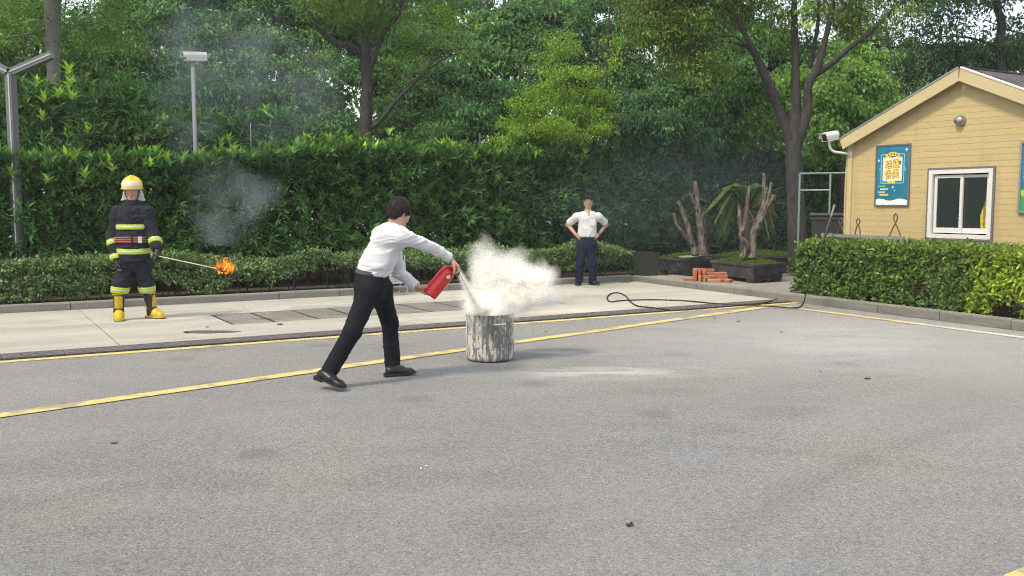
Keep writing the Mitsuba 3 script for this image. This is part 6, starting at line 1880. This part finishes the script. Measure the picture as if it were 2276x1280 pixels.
# trousers gathered at the knee-high boots
cR, cL = at(265, 652, FY - 0.06), at(328, 650, FY + 0.12)
cuR, cuL = unit(F['ankR'] - F['kneeR']), unit(F['ankL'] - F['kneeL'])
tq = [cap(F['hipR'] + UP * 0.07, F['hipL'] + UP * 0.07, 0.128, k=0.06)]
tR = [cap(F['hipR'], F['kneeR'], 0.106, 0.102, k=0.02), cap(F['kneeR'], cR, 0.102, 0.092, k=0.03, cut=[(cR, cuR)])]
tL = [cap(F['hipL'], F['kneeL'], 0.106, 0.098, k=0.02), cap(F['kneeL'], cL, 0.098, 0.088, k=0.03, cut=[(cL, cuL)])]
tm = wrinkle(body(tq + tR + tL, 0.008), 0.010, (5, 5, 8), None, 9)
tk = obj(fire + '__trousers', wrinkle(tm, 0.006, (8, 8, 15), np.array([[0.8, 0, 0.6], [0, 1, 0], [-0.6, 0, 0.8]]), 2), 'm_turnout', True)
band('cuff_band', tR, cR - cuR * 0.048, cuR, 0.042, parent=tk)
band('cuff_band', tL, cL - cuL * 0.048, cuL, 0.042, parent=tk)
obj(fire + '__glove', body(gR + [cap(F['wrR'] - eR * 0.03, F['wrR'] + dR * 0.03, 0.043, 0.036, k=0.02)], 0.005), 'm_black', True)
obj(fire + '__glove', body(gL + [cap(F['wrL'] - eL * 0.03, F['wrL'] + dL * 0.03, 0.043, 0.036, k=0.02)], 0.005), 'm_black', True)


def boot(top, ank, heel, toe):
    f = unit(A3(*(toe - heel)) * [1, 1, 0])
    r = np.cross(f, UP)
    L = np.linalg.norm((toe - heel)[:2])
    P = lambda x, y, z: A3(heel[0], heel[1], heel[2]) + f * x * L + r * y + UP * z
    shaft = [cap(top + UP * 0.06, P(0.30, 0, 0.12), 0.080, 0.060, k=0.04)]
    foot = [cap(P(0.22, 0, 0.055), P(0.55, 0, 0.055), 0.047, 0.048, k=0.04), cap(P(0.55, 0, 0.049), P(0.80, 0, 0.042), 0.049, 0.042, k=0.03), cap(P(0.28, 0, 0.10), P(0.55, 0, 0.065), 0.055, 0.045, k=0.04)]
    cuts = [(P(0, 0, 0.012), -UP), (top + UP * 0.035, UP)]
    k = obj(fire + '__boot', body(shaft + foot, 0.006, cuts=cuts), 'm_rubber', True)
    obj(k + '__shin_plate', body(shaft, 0.006, cuts=cuts + [(P(0.30, 0.048, 0), r), (P(0.30, -0.048, 0), -r), (P(0.36, 0, 0), -f), (P(0, 0, 0.155), -UP), (top - UP * 0.012, UP)], grow=0.006), 'm_bootyellow', True)
    obj(k + '__toe_cap', body(foot + shaft, 0.006, cuts=[(P(0, 0, 0.01), -UP), (P(0.42, 0, 0.06), unit(-f * 1.0 + UP * 0.45)), (P(0, 0, 0.142), UP)], grow=0.006), 'm_bootyellow', True)
    obj(k + '__top_band', body(shaft, 0.006, cuts=[(top + UP * 0.022, UP), (top + UP * 0.002, -UP)], grow=0.010), 'm_bootyellow', True)
    out = sg.LineString([(0.16 * L, 0), (0.80 * L, 0)]).buffer(0.058)
    obj(k + '__welt', put(extrude(out, 0.024), frame([heel[0], heel[1], heel[2] + 0.012], f, -r if False else np.cross(UP, f), UP)), 'm_bootyellow')
    obj(k + '__sole', put(extrude(out.buffer(0.003), 0.011), frame([heel[0], heel[1], heel[2] + 0.001], f, np.cross(UP, f), UP)), 'm_black')


hbR, tbR = gr(261, 700, 0.012), gr(266, 715, 0.012)
hbR = tbR + unit(hbR - tbR) * 0.30
hbL = gr(327, 706, 0.012)
boot(cR + UP * -0.02, F['ankR'], hbR, tbR)
boot(cL + UP * -0.02, F['ankL'], hbL, hbL + unit(A3(0.88, -0.40, 0)) * 0.30)
# helmet
hq = F['head'] + UP * 0.045
Ph = lambda x, y, z: hq + A3(x, y, z) @ FH
dome = [ell(Ph(0, -0.01, 0.035), FH, A3(0.128, 0.150, 0.125), 0.02)]
hk = obj(fire + '__helmet', body(dome + [cap(Ph(0, -0.13, 0.10), Ph(0, 0.07, 0.148), 0.022, k=0.04)], 0.006, cuts=[(Ph(0, 0, 0.0), -FH[2])]), 'm_helmet', True)
obj(hk + '__visor', body([ell(Ph(0, 0.0, 0.033), FH, A3(0.131, 0.155, 0.122), 0.02)], 0.005, cuts=[(Ph(0, 0, -0.006), -FH[2]), (Ph(0, 0, 0.095), FH[2]), (Ph(0, 0.03, 0), -FH[1])]), 'm_visor', True) if 'm_visor' in scene else None
brim = sg.Point(0, 0).buffer(1, 32)
bmh = put(extrude(affinity.scale(brim, 0.138, 0.162), 0.008), frame(Ph(0, 0.0, -0.006), FH[0], FH[1], FH[2]))
obj(hk + '__brim', bmh, 'm_helmet')
flap = body([cap(Ph(0, -0.045, 0.0), Ph(0, -0.035, -0.17), 0.105, 0.150, fl=(FH[1], 0.75))], 0.006, cuts=[(Ph(0, -0.005, 0), FH[1]), (Ph(0, 0, -0.01), FH[2]), (Ph(0, 0, -0.165), -FH[2])])
obj(hk + '__neck_flap', wrinkle(flap, 0.006, (9, 9, 14), None, 2), 'm_silver', True)
P_ = lambda x, y, z: F['head'] + A3(x, y, z) @ FH
obj(hk + '__strap', tube([P_(-0.088, 0.01, 0.03), P_(-0.078, 0.03, -0.04), P_(-0.05, 0.055, -0.095), P_(0, 0.072, -0.124), P_(0.05, 0.055, -0.095), P_(0.078, 0.03, -0.04), P_(0.088, 0.01, 0.03)], 0.006, 6, 4), 'm_black', True)
face_parts(fire, F['head'], FH)

# the burning rod
rod = thing('torch', 'metal rod with a burning wrapped end held by the firefighter', 'torch')
t0, t1 = at(336, 566, FY - 0.20), at(496, 600, FY - 0.30)
rd = unit(t1 - t0)
obj(rod + '__rod', tube([t0, t1], 0.0085, 8, 1), 'm_steel', True)
obj(rod + '__wick', tube([t1 - rd * 0.08, t1 - rd * 0.02, t1 + rd * 0.06], [0.02, 0.03, 0.02], 10, 3, 0.35, 3), 'm_black', True)

# ---------------------------------------------------------------- 3: the man in the white short-sleeved shirt
GY = 17.45
G = dict(head=at(1307.5, 448.5, GY), nb=at(1307, 470, GY), chest=at(1306, 488, GY), belt=at(1305, 527, GY), pel=at(1305, 541, GY), shR=at(1282, 480.5, GY), shL=at(1330, 480.5, GY), elR=at(1262, 499, GY + 0.16), elL=at(1347.5, 498, GY + 0.16),
         wrR=at(1279.5, 521, GY - 0.02), wrL=at(1331, 520.5, GY - 0.02), hipR=at(1295, 546, GY), hipL=at(1314, 546, GY), kneeR=at(1290, 586, GY - 0.03), kneeL=at(1317, 586, GY), ankR=at(1287, 624, GY), ankL=at(1317, 624, GY + 0.03))
gf = unit(A3(-0.06, -1, 0))
gx = np.cross(gf, UP)
GH = axes(A3(-0.06, -0.98, -0.05), UP)
gm = thing('person', 'man in white short-sleeved shirt and navy trousers standing hands on hips by the kerb corner', 'person')
hdR, hdL = unit(A3(0.80, -0.35, -0.52)), unit(A3(-0.80, -0.35, -0.52))
ha = hand_prims(G['wrR'] + hdR * 0.005, hdR, A3(0.35, 0.93, -0.1), unit(A3(0.2, 0.55, 0.8)), curl=(0.15, 0.25, 0.2), spread=0.12, thumb=(0.9, 0.5, 0.3))
hb = hand_prims(G['wrL'] + hdL * 0.005, hdL, A3(-0.35, 0.93, -0.1), unit(A3(-0.2, 0.55, 0.8)), curl=(0.15, 0.25, 0.2), spread=0.12, thumb=(0.9, 0.5, 0.3))
skin = head_prims(G['head'], GH, G['nb'] - UP * 0.03) + [
    cap(G['belt'], G['chest'], 0.12, 0.135, fl=(gf, 0.66), k=0.05), cap(G['shL'], G['shR'], 0.055, k=0.05), cap(G['pel'], G['belt'], 0.12, 0.12, fl=(gf, 0.7), k=0.05),
    cap(G['hipR'], G['kneeR'], 0.075, 0.052), cap(G['hipL'], G['kneeL'], 0.075, 0.052), cap(G['kneeR'], G['ankR'], 0.052, 0.036), cap(G['kneeL'], G['ankL'], 0.052, 0.036),
    cap(G['shR'], G['elR'], 0.050, 0.042, k=0.03), cap(G['elR'], G['wrR'], 0.043, 0.027, k=0.015), cap(G['shL'], G['elL'], 0.050, 0.042, k=0.03), cap(G['elL'], G['wrL'], 0.043, 0.027, k=0.015),
    cap(G['nb'] + UP * 0.0, G['nb'] - UP * 0.09 + gf * 0.075, 0.058, 0.05, k=0.03)] + ha + hb
USED.discard(gm)
obj(gm, body(skin, 0.0075), 'm_skin', True)
sR, sL = unit(G['elR'] - G['shR']), unit(G['elL'] - G['shL'])
lR, lL = G['shR'] + sR * 0.225, G['shL'] + sL * 0.225
st_ = [cap(G['belt'] - UP * 0.03, G['belt'] + UP * 0.10, 0.150, 0.152, fl=(gf, 0.78), k=0.04), cap(G['belt'] + UP * 0.10, G['chest'], 0.152, 0.172, fl=(gf, 0.74), k=0.06), cap(G['shL'] - UP * 0.01, G['shR'] - UP * 0.01, 0.060, k=0.06),
       cap((G['shL'] + G['nb']) / 2 - UP * 0.03, (G['shR'] + G['nb']) / 2 - UP * 0.03, 0.064, k=0.04),
       cap(G['shR'], lR, 0.066, 0.074, k=0.04, cut=[(lR - sR * 0.005, sR)]), cap(G['shL'], lL, 0.066, 0.074, k=0.04, cut=[(lL - sL * 0.005, sL)])]
notch = cap(G['nb'] + UP * 0.06 + gf * 0.06, G['nb'] - UP * 0.055 + gf * 0.125, 0.050, 0.012, k=0.01, sub=True)
sm = wrinkle(body(st_ + [notch], 0.007, cuts=[(G['belt'] + UP * 0.012, -UP), (G['nb'] + UP * 0.015, UP)]), 0.007, (6, 6, 9), np.array([[0.8, 0, 0.6], [0, 1, 0], [-0.6, 0, 0.8]]), 3)
gs = obj(gm + '__shirt', sm, 'm_shirt', True)
for sd in (-1, 1):
    cpts = [G['nb'] + gx * sd * 0.066 + UP * 0.022 - gf * 0.02, G['nb'] + gx * sd * 0.060 + UP * 0.012 + gf * 0.055, G['nb'] + gx * sd * 0.020 - UP * 0.075 + gf * 0.118]
    obj(gs + '__collar', trimesh.convex.convex_hull(np.vstack([cpts, [cpts[1] + gx * sd * 0.034 - UP * 0.05 + gf * 0.035], [c_ + gf * 0.012 for c_ in cpts]])), 'm_shirt')
obj(gs + '__pocket', put(box([0, 0, 0], (0.11, 0.012, 0.12), bev=0.004), frame(G['chest'] - gx * 0.085 + gf * 0.128 - UP * 0.05, -gx, -gf, UP)), 'm_shirt')
obj(gm + '__belt', body(st_[:1], 0.006, cuts=[(G['belt'] + UP * 0.016, UP), (G['belt'] - UP * 0.020, -UP)], grow=0.004), 'm_belt', True)
hm_ = [G['ankR'] - UP * 0.02, G['ankL'] - UP * 0.02]
tr = [cap(G['hipR'], G['hipL'], 0.108, k=0.06), cap(G['pel'], G['belt'], 0.140, 0.148, fl=(gf, 0.78), k=0.05), cap(G['hipR'], G['kneeR'], 0.102, 0.080, k=0.04), cap(G['hipL'], G['kneeL'], 0.102, 0.080, k=0.04),
      cap(G['kneeR'], hm_[0], 0.080, 0.072, k=0.03, cut=[(hm_[0], -UP)]), cap(G['kneeL'], hm_[1], 0.080, 0.072, k=0.03, cut=[(hm_[1], -UP)])]
tm = wrinkle(body(tr, 0.008, cuts=[(G['belt'], UP)]), 0.006, (6, 6, 10), None, 7)
obj(gm + '__trousers', tm, 'm_navy_trousers', True)
hp_, hc_ = hair_prims(G['head'], GH, 1.0, 0.004, 0.062)
hm = body(hp_, 0.005, cuts=hc_)
obj(gm + '__hair', cat([hm, strands(hm, GH, G['head'], 1500, 0.022, 2)]), 'm_hair', False)
face_parts(gm, G['head'], GH, 1.0, True)
obj(gm + '__watch', tube([G['wrL'] + 0.031 * (math.cos(a) * unit(np.cross(hdL, UP)) + math.sin(a) * unit(np.cross(hdL, np.cross(hdL, UP)))) for a in np.linspace(0, 6.28, 13)], 0.006, 6, 2), 'm_black', True)
for an, tx_ in ((G['ankR'], A3(-0.25, -1, 0)), (G['ankL'], A3(0.55, -0.9, 0))):
    f_ = unit(tx_)
    b_ = A3(an[0], an[1], 0.014) - f_ * 0.075
    shoe_parts(gm, b_, b_ + f_ * 0.28, UP, ankle=an, laces=False)

# ================================================================ SMOKE, POWDER, FLAME
def volume(key, label, lo, hi, n, dens, albedo, scale, g=0.3, catg='smoke'):
    """A box of smoke: dens(P) >= 0 on an n-cell grid between the corners lo and hi."""
    lo, hi, n = np.asarray(lo, float), np.asarray(hi, float), np.asarray(n)
    ax = [lo[i] + (np.arange(n[i]) + 0.5) / n[i] * (hi[i] - lo[i]) for i in range(3)]
    Z, Y, X = np.meshgrid(ax[2], ax[1], ax[0], indexing='ij')
    P = np.stack([X, Y, Z], -1).reshape(-1, 3)
    d = np.concatenate([dens(P[i:i + 400000]) for i in range(0, len(P), 400000)]).reshape(n[2], n[1], n[0])
    rim = np.ones_like(d)
    for a in range(3):
        m = np.ones(d.shape[a])
        m[[0, -1]] = 0
        sh = [1, 1, 1]
        sh[a] = -1
        rim = rim * m.reshape(sh)
    d = (d * rim).astype(np.float32)
    to = T().translate(lo.tolist()).scale((hi - lo).tolist())
    scene['medium_' + key] = {'type': 'heterogeneous', 'albedo': {'type': 'rgb', 'value': list(albedo)}, 'scale': float(scale), 'phase': {'type': 'hg', 'g': g},
                              'sigma_t': {'type': 'gridvolume', 'grid': mi.VolumeGrid(d[..., None]), 'to_world': to, 'filter_type': 'trilinear'}}
    scene[key] = {'type': 'cube', 'to_world': T().translate(((lo + hi) / 2).tolist()).scale(((hi - lo) / 2).tolist()), 'bsdf': {'type': 'null'}, 'interior': {'type': 'ref', 'id': 'medium_' + key}, 'exterior': {'type': 'ref', 'id': 'medium_haze'}}
    tag(key, label, catg, kind='stuff')


def billow(P, detail=True):
    m = 9.05 / FOCAL
    d = np.zeros(len(P))
    q = P + 0.11 * (np.stack([meshkit.fbm(P * 3.4 + o, 3, s) for o, s in ((0.0, 1), (7.3, 2), (3.1, 3))], 1) - 0.5) * 2
    for u, v, rp, w, dy in ((1088, 695, 50, 1.4, 0), (1064, 680, 34, 1.0, -0.05), (1112, 690, 40, 1.2, -0.03), (1048, 688, 24, 0.8, -0.02), (1128, 672, 50, 1.1, 0.0), (1110, 640, 48, 0.9, 0.05), (1150, 625, 46, 0.75, 0.08), (1180, 650, 50, 0.8, 0.05), (1200, 632, 38, 0.55, 0.0), (1214, 655, 36, 0.5, 0.1),
                            (1150, 675, 44, 0.7, 0.1), (1085, 605, 40, 0.30, 0.0), (1075, 575, 36, 0.15, 0.02), (1090, 552, 28, 0.10, 0.02), (1130, 588, 38, 0.24, 0.1), (1150, 572, 28, 0.12, 0.05), (1060, 598, 28, 0.16, 0.0), (1226, 620, 28, 0.16, 0.05), (1190, 602, 28, 0.16, 0.1), (1075, 640, 36, 0.6, 0), (1040, 668, 18, 0.4, 0.0)):
        c = at(u, v, 9.05 + dy)
        e = ((q - c) ** 2 * [1, 0.9, 1]).sum(1) / (rp * m) ** 2
        d += w * np.clip(1.3 - e, 0, None) ** 1.5
    if detail:
        d = d * np.clip((meshkit.fbm(q * 7.0, 4, 7) - 0.22) * 2.6, 0.15, 1.5)
    inpot = np.hypot(P[:, 0] + 0.215, P[:, 1] - 9.05) < 0.225
    e_ = np.where(inpot, np.clip((P[:, 2] - 0.36) / 0.08, 0, 1), np.clip((P[:, 2] - 0.36) / 0.20, 0, 1) ** 2)
    return d * e_


def jet(P):
    a, b = at(1016, 596, 8.06), at(1068, 698, 9.0)
    ab = b - a
    t = np.clip((P - a) @ ab / (ab @ ab), 0, 1)
    off = np.linalg.norm(P - a - t[:, None] * ab, axis=1)
    R = 0.013 + 0.046 * t ** 1.2
    j = np.exp(-(off / R) ** 2) * (1.7 - 0.7 * t) * (0.75 + 0.6 * meshkit.noise(P * [30, 30, 12], 3))
    j[(P - a) @ ab < -0.001] = 0
    return j


def powder(P):
    inside = (np.hypot(P[:, 0] + 0.215, P[:, 1] - 9.05) < 0.222) & (P[:, 2] < 0.46) & (P[:, 2] > 0.30)
    return np.minimum(billow(P), 1.1) + jet(P) + inside * 0.8


volume('powder_cloud', 'billowing cream-white extinguisher powder over the pot, fed by a thin jet', (-0.72, 7.99, 0.12), (0.62, 9.62, 1.32), (112, 120, 100), powder, (0.999, 0.996, 0.965), 21.0, -0.2, 'powder cloud')
# where the powder is too thick to see into, its heart is a pale matt mass inside the cloud; so is the heart of the jet
core = surf(lambda P: (0.95 - billow(P)) * 0.02, (-0.55, 8.55, 0.25), (0.5, 9.55, 1.15), 0.012)
obj('powder_cloud__heart', core, 'm_powder', True)
ja, jb = at(1016.5, 597, 8.065), at(1066, 694, 8.97)
obj('powder_cloud__jet', tube([ja, ja * 0.7 + jb * 0.3, ja * 0.35 + jb * 0.65, jb], [0.005, 0.008, 0.012, 0.017], 12, 12, 0.3, 4), 'm_jet', True)


def torch_smoke(P):
    d = np.zeros(len(P))
    q = P + 0.28 * (np.stack([meshkit.fbm(P * 1.7 + o, 3, s) for o, s in ((0.0, 4), (7.3, 5), (3.1, 6))], 1) - 0.5) * 2
    n1 = np.clip((meshkit.fbm(q * 3.4, 4, 9) - 0.34) * 3.0, 0, 1.6)
    m = 12.0 / FOCAL
    for u, v, rp, w in ((506, 566, 16, 0.5), (505, 550, 26, 0.6), (500, 520, 40, 0.7), (470, 490, 46, 0.7), (540, 480, 50, 0.75), (450, 460, 44, 0.55), (575, 440, 46, 0.55), (510, 440, 60, 0.45), (480, 400, 55, 0.28), (440, 340, 60, 0.22), (420, 260, 70, 0.20), (440, 170, 80, 0.20), (470, 90, 100, 0.20),
                        (560, 200, 100, 0.20), (640, 230, 100, 0.20), (690, 170, 90, 0.17), (640, 120, 90, 0.15), (400, 60, 90, 0.16), (700, 260, 60, 0.14), (540, 300, 80, 0.12), (580, 130, 80, 0.15)):
        c = at(u, v, 12.0)
        e = ((q - c) ** 2).sum(1) / (rp * m * 1.25) ** 2
        d += w * np.clip(1.2 - e, 0, None) ** 1.5
    return np.clip(d * n1 - 0.012, 0, None)


volume('smoke', 'thin bluish smoke rising from the burning rod past the camera post', (-4.9, 11.35, 0.95), (-1.9, 12.75, 4.6), (100, 46, 120), torch_smoke, (0.30, 0.36, 0.40), 1.5, 0.2, 'smoke')


def low_smoke(P):
    n1 = np.clip((meshkit.fbm(P * [0.55, 0.55, 0.9] + 4.0, 4, 12) - 0.30) * 2.4, 0, 1.3)
    c = np.exp(-((P[:, 0] - 3.4) / 2.6) ** 2) * np.exp(-((P[:, 2] - 1.5) / 1.0) ** 2)
    return n1 * c


volume('drifting_smoke', 'faint blue smoke drifting before the hedge and bonsai trays', (-0.2, 16.0, 0.2), (5.25, 19.3, 3.8), (60, 36, 40), low_smoke, (0.62, 0.78, 0.95), 0.055, 0.3, 'smoke')

# the air: a faint haze over the whole yard
scene['medium_haze'] = {'type': 'homogeneous', 'albedo': {'type': 'rgb', 'value': [0.95, 0.95, 0.95]}, 'sigma_t': 0.0011, 'phase': {'type': 'hg', 'g': 0.3}}
scene['haze'] = {'type': 'cube', 'to_world': T().translate([0, 30, 5.0]).scale([115, 95, 6.0]), 'bsdf': {'type': 'null'}, 'interior': {'type': 'ref', 'id': 'medium_haze'}}
tag('haze', 'faint summer haze in the air over the yard', 'haze', kind='stuff')
scene['camera']['medium'] = {'type': 'ref', 'id': 'medium_haze'}

# flame: many translucent tongues of fire at the rod's end
scene['m_flame'] = {'type': 'blendbsdf', 'weight': 0.5, 'a': {'type': 'null'}, 'b': {'type': 'diffuse', 'reflectance': {'type': 'rgb', 'value': [0.0, 0.0, 0.0]}}}
rng = np.random.default_rng(8)
fl = thing('flame', 'orange flame burning at the end of the firefighter\'s rod', 'flame')
FYY = FY - 0.30


def tongue(base, top, r, seed):
    g = np.random.default_rng(seed)
    ps = [base + (top - base) * t + g.normal(0, 0.010, 3) * (t > 0) * (1 + t) for t in np.linspace(0, 1, 7)]
    return tube(ps, r * np.array([0.25, 0.8, 1.0, 0.65, 0.6, 0.3, 0.03]), 8, 3, 0.35, seed)


for i in range(40):
    u = rng.uniform(483, 516)
    w = 1 - abs(u - 500) / 24
    v0 = rng.uniform(595, 609)
    hgt = rng.uniform(8, 16) + 14 * w * rng.random() + (9 if u > 511 else 0) * rng.random()
    bb, tt = at(u, v0, FYY + rng.normal(0, 0.05)), at(u + rng.normal(1.5, 3), v0 - hgt, FYY + rng.normal(0, 0.05))
    core = i % 4 == 0
    obj(fl + '__tongue', tongue(bb, tt, rng.uniform(0.004, 0.0125), 40 + i), 'm_flame', True,
        emitter={'type': 'area', 'sampling_weight': 0.002, 'radiance': {'type': 'rgb', 'value': [0.30, 0.13, 0.016] if core else [0.19, 0.024 + 0.022 * rng.random(), 0.0015]}})
for u, v, r_ in ((503, 573, 0.014), (477, 597, 0.010), (521, 575, 0.008)):
    b_ = trimesh.creation.icosphere(2, r_)
    b_.apply_scale([1.7, 0.8, 0.7])
    b_.apply_translation(at(u, v, FYY))
    obj(fl + '__tongue', b_, 'm_flame', True, emitter={'type': 'area', 'sampling_weight': 0.002, 'radiance': {'type': 'rgb', 'value': [0.19, 0.03, 0.003]}})
